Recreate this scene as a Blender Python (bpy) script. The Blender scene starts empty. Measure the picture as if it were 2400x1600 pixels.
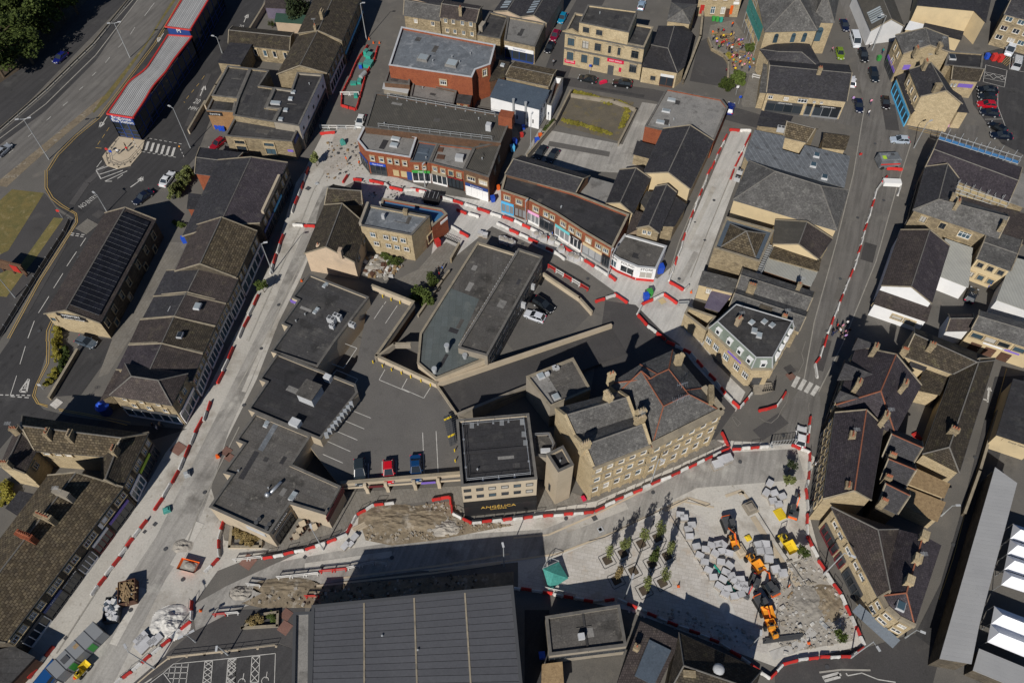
import bpy,bmesh,math,random
from mathutils import Vector,Matrix,noise as mnoise
R=random.Random(11)
sc=bpy.context.scene
COL=sc.collection

# ------------------------------------------------------------------ camera
FPX,CX,CY,HC=1866.67,1200.0,800.0,120.0
dn=Vector(((1208.2-CX)/FPX,-(2091.8-CY)/FPX,-1)).normalized()
up=-dn
fw=Vector((0,0,-1));fy=(fw-up*fw.dot(up)).normalized();fx=fy.cross(up)
ROT=Matrix((fx,fy,up))
cam_d=bpy.data.cameras.new('camera');cam_d.lens=28;cam_d.sensor_width=36;cam_d.sensor_fit='HORIZONTAL'
cam_d.clip_end=3000;cam_d.clip_start=1
cam=bpy.data.objects.new('camera',cam_d);COL.objects.link(cam)
cam.matrix_world=Matrix.Translation((0,0,HC)) @ ROT.to_4x4()
sc.camera=cam
# ------------------------------------------------------------------ light
SUN_AZ,SUN_EL=202.5,37.5
to_sun=Vector((math.sin(math.radians(SUN_AZ))*math.cos(math.radians(SUN_EL)),math.cos(math.radians(SUN_AZ))*math.cos(math.radians(SUN_EL)),math.sin(math.radians(SUN_EL))))
w=bpy.data.worlds.new('World');sc.world=w;w.use_nodes=True
nt=w.node_tree;bg=nt.nodes['Background'];sky=nt.nodes.new('ShaderNodeTexSky')
sky.sky_type='NISHITA';sky.sun_disc=False;sky.sun_elevation=math.radians(SUN_EL);sky.sun_rotation=math.radians(SUN_AZ);sky.dust_density=.2;sky.ozone_density=8.0
nt.links.new(sky.outputs[0],bg.inputs[0]);bg.inputs[1].default_value=0.05
sl=bpy.data.lights.new('sun','SUN');sl.energy=5.0;sl.angle=math.radians(.55);sl.color=(1,.95,.875)
so=bpy.data.objects.new('sun',sl);COL.objects.link(so);so.rotation_euler=to_sun.to_track_quat('Z','Y').to_euler()
sc.view_settings.view_transform='Standard';sc.view_settings.look='None';sc.view_settings.gamma=1;sc.view_settings.exposure=-0.2
sc.view_settings.use_curve_mapping=False

# ------------------------------------------------------------------ photo measurements -> metres on the ground or at a height
VW={'D':(0,0,1/.98),'a':(360,340,.19129),'b':(240,600,.19129),'c':(200,760,.19129),'d':(0,960,.19129),'e':(1600,260,.22317),
 'f':(1600,600,.19129),'g':(2020,280,.20408),'h':(1900,700,.1594),'p':(1380,1160,.15304),'q':(240,1380,.14029),'r':(2040,150,.12752),
 'i':(830,330,.14881),'j':(1160,430,.17007),'k':(1310,30,.1318),'l':(110,720,.06803),'m':(1060,1080,.11905),'n':(1770,180,.10629),
 'o':(1640,1100,.1913),'s':(1640,60,.08929),'t':(1280,820,.22963),'u':(1900,900,.33482),'v':(1920,1160,.42384),'w':(2180,700,.33486),
 'x':(1440,1440,.28274),'y':(840,380,.33473)}
for c_ in range(5):
 for r_ in range(4):VW['%d%d' % (c_,r_)]=(480*c_,400*r_,.25505)
def ray(v,x,y):
 a=VW[v];return ROT @ Vector(((a[0]+x*a[2]-CX)/FPX,-(a[1]+y*a[2]-CY)/FPX,-1))
def G(v,x,y,z=0.):
 d=ray(v,x,y);t=(z-HC)/d.z;return Vector((d.x*t,d.y*t,z))
def GL(v,pts,z=0.):return [G(v,p[0],p[1],z) for p in pts]
def HT(v,x1,y1,x2,y2,z0=0.):
 b=G(v,x2,y2,z0);d=ray(v,x1,y1);t=(b.x*d.x+b.y*d.y)/(d.x*d.x+d.y*d.y);return HC+t*d.z

# ------------------------------------------------------------------ materials
MATS={}
def srgb(h):
 h=h.lstrip('#');return tuple(((int(h[i:i+2],16)/255+.055)/1.055)**2.4 if int(h[i:i+2],16)>10 else int(h[i:i+2],16)/255/12.92 for i in (0,2,4))
def C(c):return (srgb(c) if isinstance(c,str) else tuple(c))+(1,)
def mk(name,c1,c2=None,s=.6,rough=.9,brick=None,wave=None,stain=None,metal=0.,bump=.0,bs=14,spec=.3,rnd=.12,fine=.25,emit=None,slab=None,alpha=None,streak=None):
 m=bpy.data.materials.new(name);m.use_nodes=True;MATS[name]=m
 N=m.node_tree.nodes;L=m.node_tree.links;b=N['Principled BSDF']
 b.inputs['Roughness'].default_value=rough;b.inputs['Metallic'].default_value=metal;b.inputs['Specular IOR Level'].default_value=spec
 geo=N.new('ShaderNodeNewGeometry');pos=geo.outputs['Position']
 def noise(scale,det=4,vec=pos):
  n=N.new('ShaderNodeTexNoise');n.inputs['Scale'].default_value=scale;n.inputs['Detail'].default_value=det;n.inputs['Roughness'].default_value=.62;L.new(vec,n.inputs['Vector']);return n.outputs['Fac']
 def ramp(f,lo,hi):
  r=N.new('ShaderNodeMapRange');r.inputs[1].default_value=lo;r.inputs[2].default_value=hi;L.new(f,r.inputs[0]);return r.outputs[0]
 def mix(f,a,c,mode='MIX'):
  x=N.new('ShaderNodeMix');x.data_type='RGBA';x.blend_type=mode
  if isinstance(f,float):x.inputs[0].default_value=f
  else:L.new(f,x.inputs[0])
  for i,q in ((6,a),(7,c)):
   if isinstance(q,tuple):x.inputs[i].default_value=q
   else:L.new(q,x.inputs[i])
  return x.outputs[2]
 col=C(c1);h=None
 if c2:col=mix(ramp(noise(s),.33,.67),C(c1),C(c2))
 if stain:
  for st in (stain if isinstance(stain,list) else [stain]):col=mix(ramp(noise(st[1],6),st[2],st[3]),col,C(st[0]))
 if streak:
  mp=N.new('ShaderNodeMapping');mp.vector_type='TEXTURE';mp.inputs['Rotation'].default_value=(0,0,math.radians(streak[0]));mp.inputs['Scale'].default_value=(9,.8,1);L.new(pos,mp.inputs['Vector'])
  col=mix(ramp(noise(.8,5,mp.outputs[0]),.42,.62),col,mix(1.,col,(1-streak[1],1-streak[1],1-streak[1],1),'MULTIPLY'))
 if brick:
  bw,bh,mc,ms=brick[:4];con=brick[4] if len(brick)>4 else .35
  uv=N.new('ShaderNodeUVMap');t=N.new('ShaderNodeTexBrick');L.new(uv.outputs[0],t.inputs['Vector'])
  t.inputs['Scale'].default_value=1;t.inputs['Brick Width'].default_value=bw;t.inputs['Row Height'].default_value=bh;t.inputs['Mortar Size'].default_value=ms;t.inputs['Mortar Smooth'].default_value=.2;t.inputs['Bias'].default_value=0
  t.inputs['Color1'].default_value=(1,1,1,1);t.inputs['Color2'].default_value=(1-con,1-con,1-con,1);k=C(mc);t.inputs['Mortar'].default_value=k
  bm_=mix(1.,col,t.outputs['Color'],'MULTIPLY');col=bm_;h=t.outputs['Fac']
 if slab:
  uv=N.new('ShaderNodeUVMap');t=N.new('ShaderNodeTexBrick');L.new(uv.outputs[0],t.inputs['Vector'])
  t.inputs['Scale'].default_value=1;t.inputs['Brick Width'].default_value=slab[0];t.inputs['Row Height'].default_value=slab[1];t.inputs['Mortar Size'].default_value=slab[2];t.inputs['Color1'].default_value=(1,1,1,1);t.inputs['Color2'].default_value=(.88,.87,.85,1);t.inputs['Mortar'].default_value=(.62,.6,.58,1)
  col=mix(1.,col,t.outputs['Color'],'MULTIPLY')
 if wave:
  uv=N.new('ShaderNodeUVMap');t=N.new('ShaderNodeTexWave');t.bands_direction=wave[0];t.inputs['Scale'].default_value=wave[1];L.new(uv.outputs[0],t.inputs['Vector'])
  col=mix(ramp(t.outputs['Fac'],.0,.55),mix(1.,col,(.62,.62,.62,1),'MULTIPLY'),col);h=t.outputs['Fac']
 if fine:
  f=ramp(noise(bs,5),.3,.7);lo=1-fine;hi=1+fine*.6
  r=N.new('ShaderNodeMapRange');r.inputs[3].default_value=lo;r.inputs[4].default_value=hi;L.new(f,r.inputs[0])
  hs=N.new('ShaderNodeHueSaturation');L.new(r.outputs[0],hs.inputs['Value'])
  if isinstance(col,tuple):hs.inputs['Color'].default_value=col
  else:L.new(col,hs.inputs['Color'])
  col=hs.outputs[0]
 if rnd:
  oi=N.new('ShaderNodeObjectInfo');r=N.new('ShaderNodeMapRange');r.inputs[3].default_value=1-rnd;r.inputs[4].default_value=1+rnd;L.new(oi.outputs['Random'],r.inputs[0])
  hs=N.new('ShaderNodeHueSaturation');L.new(r.outputs[0],hs.inputs['Value'])
  if isinstance(col,tuple):hs.inputs['Color'].default_value=col
  else:L.new(col,hs.inputs['Color'])
  col=hs.outputs[0]
 if isinstance(col,tuple):b.inputs['Base Color'].default_value=col
 else:L.new(col,b.inputs['Base Color'])
 if bump or h is not None:
  bp=N.new('ShaderNodeBump');bp.inputs['Strength'].default_value=bump or .5;bp.inputs['Distance'].default_value=.05
  if h is not None:
   a=N.new('ShaderNodeMath');a.operation='MULTIPLY_ADD';L.new(noise(bs*.6),a.inputs[0]);a.inputs[1].default_value=.6
   if brick:iv=N.new('ShaderNodeMath');iv.operation='SUBTRACT';iv.inputs[0].default_value=1;L.new(h,iv.inputs[1]);L.new(iv.outputs[0],a.inputs[2])
   else:L.new(h,a.inputs[2])
   L.new(a.outputs[0],bp.inputs['Height'])
  else:L.new(noise(bs*.6),bp.inputs['Height'])
  L.new(bp.outputs[0],b.inputs['Normal'])
 if emit:b.inputs['Emission Color'].default_value=C(emit[0]);b.inputs['Emission Strength'].default_value=emit[1]
 if alpha is not None:b.inputs['Alpha'].default_value=alpha
 return m
def M(n):
 if isinstance(n,bpy.types.Material):return n
 if n not in MATS:mk(n,n,rnd=0,fine=.12,rough=.7) if n.startswith('#') else 1/0
 return MATS[n]
# walls
mk('stone',(.44,.36,.235),(.32,.262,.17),.5,brick=(.55,.22,(.62,.55,.45),.02,.4),stain=((.16,.13,.1),.35,.56,.8),bs=5)
mk('stonec',(.54,.44,.28),(.46,.37,.23),.5,brick=(.6,.28,(.75,.68,.55),.015,.2),stain=((.27,.22,.16),.4,.58,.85),bs=5)
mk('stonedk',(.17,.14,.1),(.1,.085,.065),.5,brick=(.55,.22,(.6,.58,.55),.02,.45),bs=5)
mk('brick',(.38,.125,.06),(.3,.095,.05),.8,brick=(.24,.08,(.8,.62,.5),.012,.35),bs=9)
mk('brickdk',(.2,.115,.07),(.15,.09,.06),.8,brick=(.24,.08,(.8,.7,.6),.012,.35),bs=9)
mk('brickbuff',(.42,.25,.12),(.34,.2,.1),.8,brick=(.24,.08,(.8,.7,.6),.012,.3),bs=9)
mk('render',(.54,.42,.3),(.46,.36,.26),.4,stain=((.3,.25,.2),.5,.55,.8))
mk('cream',(.6,.48,.29),(.52,.42,.26),.3,stain=((.4,.33,.22),.6,.6,.9),fine=.12)
mk('white',(.74,.74,.74),(.66,.67,.68),.4,stain=((.45,.44,.41),.7,.6,.95),fine=.1)
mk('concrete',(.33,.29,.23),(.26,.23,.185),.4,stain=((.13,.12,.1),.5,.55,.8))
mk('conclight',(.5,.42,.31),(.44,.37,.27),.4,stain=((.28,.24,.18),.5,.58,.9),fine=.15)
# roofs
mk('slate',(.058,.056,.062),(.043,.041,.046),.25,.75,brick=(.4,.26,(.5,.5,.5),.022,.4),bs=3,spec=.35,stain=[((.1,.098,.095),.5,.55,.75),((.15,.15,.12),2.2,.64,.72)],fine=.35)
mk('slatel',(.15,.145,.14),(.1,.097,.093),.3,.8,brick=(.4,.26,(.6,.6,.58),.02,.3),bs=3,stain=[((.22,.215,.2),.7,.52,.72),((.32,.31,.28),2.5,.62,.7)],fine=.35)
mk('tile',(.1,.08,.074),(.07,.057,.054),.35,.85,brick=(.32,.32,(.45,.45,.45),.035,.4),bs=3,stain=((.15,.125,.095),.5,.55,.75),fine=.35)
mk('tilep',(.088,.074,.084),(.062,.052,.061),.35,.8,brick=(.32,.3,(.45,.45,.45),.035,.4),bs=3,stain=((.13,.115,.11),.6,.56,.75),fine=.35)
mk('stoneslate',(.19,.15,.092),(.105,.085,.06),1.1,.95,brick=(.55,.42,(.35,.32,.3),.045,.55),bs=3,bump=.9,stain=((.26,.22,.13),.8,.58,.75))
mk('stoneslated',(.1,.082,.058),(.06,.05,.04),.9,.95,brick=(.5,.34,(.4,.38,.36),.04,.45),bs=3,bump=.8,stain=((.17,.15,.08),.7,.56,.75))
mk('felt',(.066,.064,.064),(.048,.047,.048),.3,.85,stain=[((.1,.096,.09),.35,.54,.7),((.035,.034,.034),.22,.56,.64),((.13,.125,.115),1.4,.62,.72)],bs=4,slab=(9,1.0,.03),fine=.3)
mk('feltn',(.046,.045,.048),(.037,.036,.039),.3,.8,stain=[((.075,.073,.072),.35,.54,.72),((.028,.028,.03),.25,.57,.64)],bs=4,slab=(9,1.0,.03),fine=.3)
mk('feltl',(.24,.23,.215),(.19,.185,.175),.3,.85,stain=[((.1,.095,.088),.5,.54,.75)],bs=5)
mk('feltm',(.115,.108,.1),(.085,.08,.075),.4,.9,stain=[((.055,.052,.048),.3,.52,.66),((.19,.178,.158),.8,.57,.72)],bs=5,fine=.35,slab=(10,1.0,.02))
mk('feltg',(.105,.12,.12),(.085,.1,.1),.3,.85,stain=((.15,.16,.15),.5,.55,.8),bs=6,slab=(2.4,1.2,.02))
mk('lead',(.17,.185,.2),(.115,.125,.135),.35,.5,stain=[((.33,.34,.35),.5,.54,.78),((.075,.075,.075),.9,.58,.8)],bs=4,spec=.5)
mk('leadblue',(.085,.11,.14),(.07,.09,.115),.3,.55,bs=4,spec=.5,stain=((.16,.18,.2),.6,.58,.85))
mk('leadroll',(.2,.215,.23),(.15,.16,.17),.5,.6,brick=(60,.9,(1.4,1.4,1.4),.05,.2),bs=2.5,stain=((.09,.09,.09),.8,.55,.75))
mk('corr',(.095,.088,.075),(.075,.07,.06),.4,.85,wave=('X',.9),bs=5,stain=((.15,.135,.11),.5,.55,.85))
mk('corrl',(.42,.42,.38),(.36,.36,.33),.4,.7,wave=('X',1.3),bs=5,fine=.1)
mk('metalgrey',(.4,.4,.395),(.36,.36,.36),.2,.5,brick=(40,.6,(.8,.8,.8),.012,.06),fine=.06,spec=.5)
mk('metalroof',(.45,.45,.445),(.39,.39,.385),.3,.45,metal=.0,fine=.08,spec=.5,stain=((.22,.22,.21),.8,.6,.9))
mk('bigroof',(.1,.102,.112),(.088,.09,.1),.15,.6,wave=('X',2.2),fine=.12,bs=3,spec=.4,rnd=.06)
mk('bluesheet',(.05,.16,.3),(.04,.13,.26),.3,.5,fine=.1)
mk('purplesheet',(.16,.14,.19),(.12,.1,.15),.5,.8,wave=('X',1.5),bs=4)
mk('ridge',(.2,.19,.17),(.14,.13,.12),2);mk('ridgered',(.3,.11,.06),(.22,.085,.05),2)
mk('coping',(.34,.29,.21),(.25,.215,.16),.8,stain=((.12,.11,.09),1,.55,.8));mk('copingd',(.16,.15,.135),(.1,.095,.088),.8);mk('copingw',(.5,.51,.52),(.42,.43,.44),.8)
mk('kerbstone',(.36,.34,.3),(.28,.265,.235),1)
# ground
mk('ground',(.14,.131,.118),(.113,.106,.096),.12,.95,stain=[((.165,.15,.13),.3,.54,.75),((.07,.065,.06),.25,.6,.8)],bs=6,fine=.2)
mk('asphalt',(.075,.071,.07),(.06,.057,.056),.1,.95,stain=[((.1,.094,.088),.25,.55,.78),((.045,.043,.042),.4,.62,.8)],bs=5,fine=.22)
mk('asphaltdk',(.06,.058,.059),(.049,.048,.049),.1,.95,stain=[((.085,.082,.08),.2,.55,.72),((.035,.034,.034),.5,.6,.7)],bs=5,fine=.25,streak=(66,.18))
mk('carriage',(.17,.16,.148),(.138,.13,.12),.12,.95,stain=[((.2,.19,.17),.2,.55,.8),((.11,.105,.1),.3,.6,.8)],bs=5,fine=.2,streak=(68,.25))
mk('lot',(.17,.145,.105),(.12,.105,.08),.3,.95,stain=[((.2,.16,.06),.4,.54,.7),((.12,.12,.12),.3,.58,.75)],bs=5)
mk('deck',(.125,.118,.11),(.108,.102,.096),.25,.95,stain=[((.08,.075,.07),.5,.6,.85),((.14,.13,.12),.3,.58,.8)],bs=5,fine=.2)
mk('dust',(.54,.515,.465),(.45,.428,.385),.18,.95,stain=[((.25,.22,.18),.12,.54,.72),((.52,.49,.43),.3,.57,.75),((.3,.27,.22),1.1,.6,.72)],bs=3.5,fine=.14)
mk('dustroad',(.42,.4,.365),(.33,.315,.29),.16,.95,stain=[((.17,.16,.145),.13,.53,.72),((.55,.53,.48),.22,.56,.74)],bs=3.5,fine=.16,streak=(70,.22))
mk('concslab',(.56,.545,.51),(.47,.455,.425),.15,.95,stain=[((.28,.255,.22),.1,.52,.75),((.5,.48,.44),.35,.58,.8)],bs=3,fine=.12,streak=(62,.18))
mk('paving',(.42,.39,.35),(.35,.325,.29),.25,.9,slab=(1.2,.6,.02),stain=((.22,.195,.165),.3,.56,.8),bs=4,fine=.15)
mk('pavpale',(.58,.55,.51),(.5,.475,.44),.2,.9,slab=(1.0,.55,.018),stain=[((.52,.42,.32),.4,.56,.75),((.34,.31,.28),.25,.6,.8)],bs=4,fine=.12)
mk('pavgrey',(.22,.205,.18),(.175,.163,.145),.25,.95,slab=(.9,.6,.02),stain=((.12,.112,.1),.3,.58,.8),bs=4,fine=.18)
mk('redpave',(.25,.14,.11),(.2,.11,.09),.5,slab=(.3,.15,.01))
mk('dirt',(.26,.21,.145),(.18,.145,.1),.4,.97,stain=[((.36,.33,.28),.5,.55,.72),((.1,.085,.065),.6,.58,.75)],bs=2,bump=1)
mk('rubble',(.4,.37,.32),(.27,.25,.22),1.5,.97,bs=3,bump=1)
mk('grass',(.2,.155,.055),(.13,.12,.045),.5,.97,stain=((.3,.24,.12),.7,.55,.75),bs=9,bump=1,fine=.4)
mk('grassgreen',(.1,.12,.03),(.15,.14,.05),.8,.97,bs=9,bump=1,fine=.4);mk('turf',(.14,.24,.05),rough=.95,fine=.1)
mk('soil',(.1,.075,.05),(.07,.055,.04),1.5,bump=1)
# paint, metal, glass and so on
mk('linewhite',(.62,.6,.56),(.42,.41,.38),1.6,fine=.25,rnd=0);mk('lineyellow',(.52,.35,.11),(.42,.29,.11),1.2,fine=.2,rnd=0)
mk('linefaint',(.24,.225,.2),(.17,.16,.145),1.2,fine=.25,rnd=0);mk('bluepaint',(.06,.2,.42),rnd=0)
mk('paintwhite',(.78,.78,.77),rough=.5,fine=.05,rnd=0);mk('paintblack',(.02,.02,.022),rough=.4,fine=.05,rnd=0);mk('grey',(.22,.23,.24),rough=.5,fine=.08)
mk('greydk',(.07,.072,.076),rough=.5,fine=.08);mk('steel',(.5,.52,.54),rough=.35,metal=.6,fine=.05,rnd=0);mk('galv',(.45,.47,.48),rough=.5,metal=.3,fine=.08)
mk('timber',(.34,.24,.13),(.24,.165,.09),2,bs=6);mk('timberdk',(.12,.06,.04),(.085,.045,.03),2);mk('plywood',(.5,.4,.22),rough=.8)
mk('glass',(.025,.032,.04),rough=.08,spec=.6,fine=0,rnd=.4);mk('glassb',(.05,.085,.11),rough=.1,spec=.6,fine=0,rnd=.3);mk('curtain',(.42,.4,.36),rough=.8,fine=.1)
mk('glassl',(.3,.34,.36),rough=.25,spec=.5,fine=.1,rnd=.2)
mk('red',(.55,.035,.03),(.44,.035,.03),1.2,rough=.5,fine=.18,rnd=.18);mk('barwhite',(.7,.69,.67),(.52,.51,.48),1.5,rough=.5,fine=.18,rnd=.14)
mk('orange',(.75,.13,.02),rough=.45,fine=.08);mk('amber',(.72,.3,.03),rough=.45,fine=.08,rnd=.05);mk('yellow',(.72,.52,.03),rough=.5,fine=.06);mk('blue',(.02,.08,.5),rough=.45,fine=.05)
mk('navy',(.025,.06,.22),rough=.5,fine=.06,rnd=0);mk('teal',(.03,.33,.24),rough=.6,fine=.1);mk('tealnet',(.07,.3,.26),(.05,.24,.21),1,rough=.8,bs=3);mk('purple',(.2,.13,.5),rough=.5,fine=.05);mk('skyblue',(.09,.42,.72),rough=.5,fine=.05)
mk('aqua',(.16,.55,.58),rough=.5,fine=.05);mk('pink',(.75,.38,.6),rough=.5,fine=.05);mk('crimson',(.6,.02,.07),rough=.5,fine=.05);mk('lime',(.4,.6,.05),rough=.5,fine=.05);mk('maroon',(.14,.025,.03),rough=.6,fine=.05)
mk('gold',(.7,.45,.1),rough=.4,fine=.05);mk('greenpaint',(.05,.3,.06),rough=.5,fine=.05);mk('greenroof',(.045,.1,.07),(.035,.08,.055),.8,wave=('X',1.2));mk('sagewall',(.19,.225,.19),(.16,.19,.16),.6,rough=.7,stain=((.28,.31,.28),.7,.56,.85))
mk('solar',(.012,.013,.019),rough=.6,spec=.2,fine=0,rnd=.3);mk('solarframe',(.2,.21,.23),rough=.5,fine=0)
mk('rubber',(.02,.02,.02),rough=.8,fine=.1,rnd=0);mk('fabricwhite',(.82,.83,.86),rough=.8,fine=.04,rnd=.04);mk('terracotta',(.36,.13,.07),rough=.85,fine=.15);mk('potbuff',(.4,.32,.22),rough=.85)
mk('leaf',(.085,.115,.022),(.05,.075,.015),.9,.8,fine=.5,bs=2,rnd=.2);mk('leaflight',(.2,.22,.075),(.14,.165,.05),.9,.8,fine=.45,bs=2,rnd=.15);mk('leafyellow',(.3,.25,.04),(.2,.19,.03),.9,.8,fine=.4,bs=2,rnd=.1);mk('leafdark',(.035,.05,.018),(.022,.034,.012),.9,.8,fine=.5,bs=2,rnd=.1);mk('leafdry',(.3,.22,.09),(.2,.15,.06),.9,.8,fine=.4,bs=2)
mk('bark',(.12,.085,.055),(.08,.06,.04),3);mk('skin',(.5,.28,.19),rough=.6,fine=.1,rnd=.25);mk('hair',(.05,.03,.02),rough=.8,fine=.2,rnd=.6)
mk('stonepack',(.58,.565,.54),(.48,.47,.45),1.2,brick=(.5,.12,(.45,.43,.42),.02,.25),bs=5,rnd=.15);mk('packtop',(.54,.54,.55),(.44,.44,.45),.8,fine=.12,rnd=.12)

# ------------------------------------------------------------------ mesh helpers
def wloc(o):
 p=Vector()
 while o:p=p+o.location;o=o.parent
 return p
def mat_of(me,mats):
 for m in (mats if isinstance(mats,(list,tuple)) else [mats]):me.materials.append(M(m))
class MB:
 def __init__(s):s.v=[];s.f=[];s.m=[]
 def poly(s,pts,mi=0):
  n=len(s.v);s.v+=[tuple(p) for p in pts];s.f.append(tuple(range(n,n+len(pts))));s.m.append(mi)
 def box(s,c,d,rot=0.,mi=0,top=None):
  ca,sa=math.cos(rot),math.sin(rot);a,b,h=d[0]/2,d[1]/2,d[2];n=len(s.v);tx,ty=top or (1,1)
  for z,kx,ky in ((0,1,1),(h,tx,ty)):
   for x,y in ((-a*kx,-b*ky),(a*kx,-b*ky),(a*kx,b*ky),(-a*kx,b*ky)):s.v.append((c[0]+x*ca-y*sa,c[1]+x*sa+y*ca,c[2]+z))
  for q in ((3,2,1,0),(4,5,6,7),(0,1,5,4),(1,2,6,5),(2,3,7,6),(3,0,4,7)):s.f.append(tuple(n+i for i in q));s.m.append(mi)
  return s
 def prism(s,P,z0,z1,top=True,bot=False,mi=0,mt=None):
  k=len(P);a=sum(P[i][0]*P[(i+1) % k][1]-P[(i+1) % k][0]*P[i][1] for i in range(k))
  if a<0:P=P[::-1]
  for i in range(k):
   p,q=P[i],P[(i+1) % k];s.poly([(p[0],p[1],z0),(q[0],q[1],z0),(q[0],q[1],z1),(p[0],p[1],z1)],mi)
  if top:s.poly([(p[0],p[1],z1) for p in P],mi if mt is None else mt)
  if bot:s.poly([(p[0],p[1],z0) for p in P][::-1],mi)
  return s
 def tube(s,p,q,r0,r1=None,n=6,mi=0,cap=True):
  p=Vector(p);q=Vector(q);r1=r0 if r1 is None else r1;d=(q-p)
  if d.length<1e-6:return s
  d.normalize();a=d.orthogonal().normalized();b=d.cross(a);k=len(s.v)
  for c,r in ((p,r0),(q,r1)):
   for i in range(n):t=2*math.pi*i/n;s.v.append(tuple(c+a*r*math.cos(t)+b*r*math.sin(t)))
  for i in range(n):j=(i+1) % n;s.f.append((k+i,k+j,k+n+j,k+n+i));s.m.append(mi)
  if cap:s.f.append(tuple(k+n+i for i in range(n)));s.m.append(mi);s.f.append(tuple(k+n-1-i for i in range(n)));s.m.append(mi)
  return s
 def path(s,pts,r,n=5,mi=0):
  for a,b in zip(pts,pts[1:]):s.tube(a,b,r,r,n,mi)
  return s
 def strip(s,a,b,wd,z,mi=0):
  a=Vector(a).to_2d();b=Vector(b).to_2d();d=(b-a).normalized();n=Vector((-d.y,d.x))*wd/2
  s.poly([(*(a-n),z),(*(b-n),z),(*(b+n),z),(*(a+n),z)],mi);return s
 def wallline(s,a,b,th,z0,z1,mi=0):
  a=Vector(a).to_2d();b=Vector(b).to_2d();d=(b-a).normalized();n=Vector((-d.y,d.x))*th/2
  s.prism([a-n,b-n,b+n,a+n],z0,z1,mi=mi);return s
 def ball(s,c,r,n=8,m=5,mi=0):
  k=len(s.v);rz=r if isinstance(r,(tuple,list)) else (r,r,r)
  for i in range(m+1):
   t=math.pi*i/m
   for j in range(n):a=2*math.pi*j/n;s.v.append((c[0]+rz[0]*math.sin(t)*math.cos(a),c[1]+rz[1]*math.sin(t)*math.sin(a),c[2]+rz[2]*math.cos(t)))
  for i in range(m):
   for j in range(n):j2=(j+1) % n;s.f.append((k+i*n+j,k+(i+1)*n+j,k+(i+1)*n+j2,k+i*n+j2));s.m.append(mi)
  return s
 def mesh(s,name,mats,off=(0,0,0),smooth=False,uv=True):
  me=bpy.data.meshes.new(name);V=[Vector(p) for p in s.v]
  me.from_pydata([tuple(p-Vector(off)) for p in V],[],s.f);mat_of(me,mats)
  if len(set(s.m))>1 or (s.m and s.m[0]):me.polygons.foreach_set('material_index',s.m)
  if uv and s.f:
   l=me.uv_layers.new(name='UVMap');dat=[]
   for f in s.f:
    n=Vector()
    for i in range(len(f)):a=V[f[i]];b=V[f[(i+1) % len(f)]];n+=Vector(((a.y-b.y)*(a.z+b.z),(a.z-b.z)*(a.x+b.x),(a.x-b.x)*(a.y+b.y)))
    if n.length:n.normalize()
    if abs(n.z)>.985:
     e=V[f[1]]-V[f[0]];e.z=0;u=e.normalized() if e.length>.5 else Vector((1,0,0));v=Vector((-u.y,u.x,0))
    else:u=Vector((-n.y,n.x,0)).normalized();v=n.cross(u)
    for i in f:dat+=[V[i].dot(u),V[i].dot(v)]
   l.data.foreach_set('uv',dat)
  if smooth:me.polygons.foreach_set('use_smooth',[True]*len(me.polygons))
  return me
 def obj(s,name,mats,par=None,smooth=False,kind=None,at=None):
  off=wloc(par) if par else (Vector(at) if at is not None else Vector())
  o=bpy.data.objects.new(name,s.mesh(name,mats,off,smooth));COL.objects.link(o)
  if par:o.parent=par
  elif at is not None:o.location=at
  if kind:o['kind']=kind
  return o
def tag(o,label,cat,group=None):
 o['label']=label;o['category']=cat
 if group:o['group']=group
 return o
def empty(name,loc,label=None,cat=None,group=None,rot=0.):
 o=bpy.data.objects.new(name,None);COL.objects.link(o);o.location=loc;o.rotation_euler.z=rot;o.empty_display_size=.3
 if label:tag(o,label,cat,group)
 return o
def inst(name,me,par=None,loc=(0,0,0),rot=0.,scale=None):
 o=bpy.data.objects.new(name,me);COL.objects.link(o);o.location=loc;o.rotation_euler.z=rot
 if scale:o.scale=scale
 if par:o.parent=par
 return o
def area(P):return sum(P[i][0]*P[(i+1) % len(P)][1]-P[(i+1) % len(P)][0]*P[i][1] for i in range(len(P)))
def offset(P,d):
 """outward offset of a polygon in plan (d<0 inwards); keeps order"""
 k=len(P);sg=1 if area(P)>0 else-1;out=[]
 for i in range(k):
  a,b,c=Vector(P[i-1]).to_2d(),Vector(P[i]).to_2d(),Vector(P[(i+1) % k]).to_2d()
  e1=(b-a).normalized();e2=(c-b).normalized();n1=Vector((e1.y,-e1.x))*sg;n2=Vector((e2.y,-e2.x))*sg
  m=n1+n2;q=m.length_squared
  out.append(b+(m*(2*d/q) if q>.35 else n1*d))
 return out
LETTERS={}
def text_mesh(t,size,mat,depth=.03,spacing=1.0):
 key=(t,size,mat,spacing)
 if key not in LETTERS:
  cu=bpy.data.curves.new('lettering','FONT');cu.body=t;cu.size=size;cu.align_x='CENTER';cu.align_y='CENTER';cu.extrude=depth/2;cu.space_character=spacing;cu.space_line=.95;cu.resolution_u=2
  o=bpy.data.objects.new('lettering',cu);me=bpy.data.meshes.new_from_object(o);bpy.data.objects.remove(o);me.materials.clear();me.materials.append(M(mat));me.name='lettering'
  if not me.uv_layers:me.uv_layers.new(name='UVMap')
  LETTERS[key]=me
 return LETTERS[key]
def ORD(n):
 o='first second third fourth fifth sixth seventh eighth ninth tenth eleventh twelfth thirteenth fourteenth fifteenth sixteenth seventeenth eighteenth nineteenth'.split();t=['','','twent','thirt','fort','fift','sixt','sevent']
 return o[n-1] if n<20 else (t[n//10]+'ieth' if n % 10==0 else t[n//10]+'y-'+o[n % 10-1])
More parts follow.
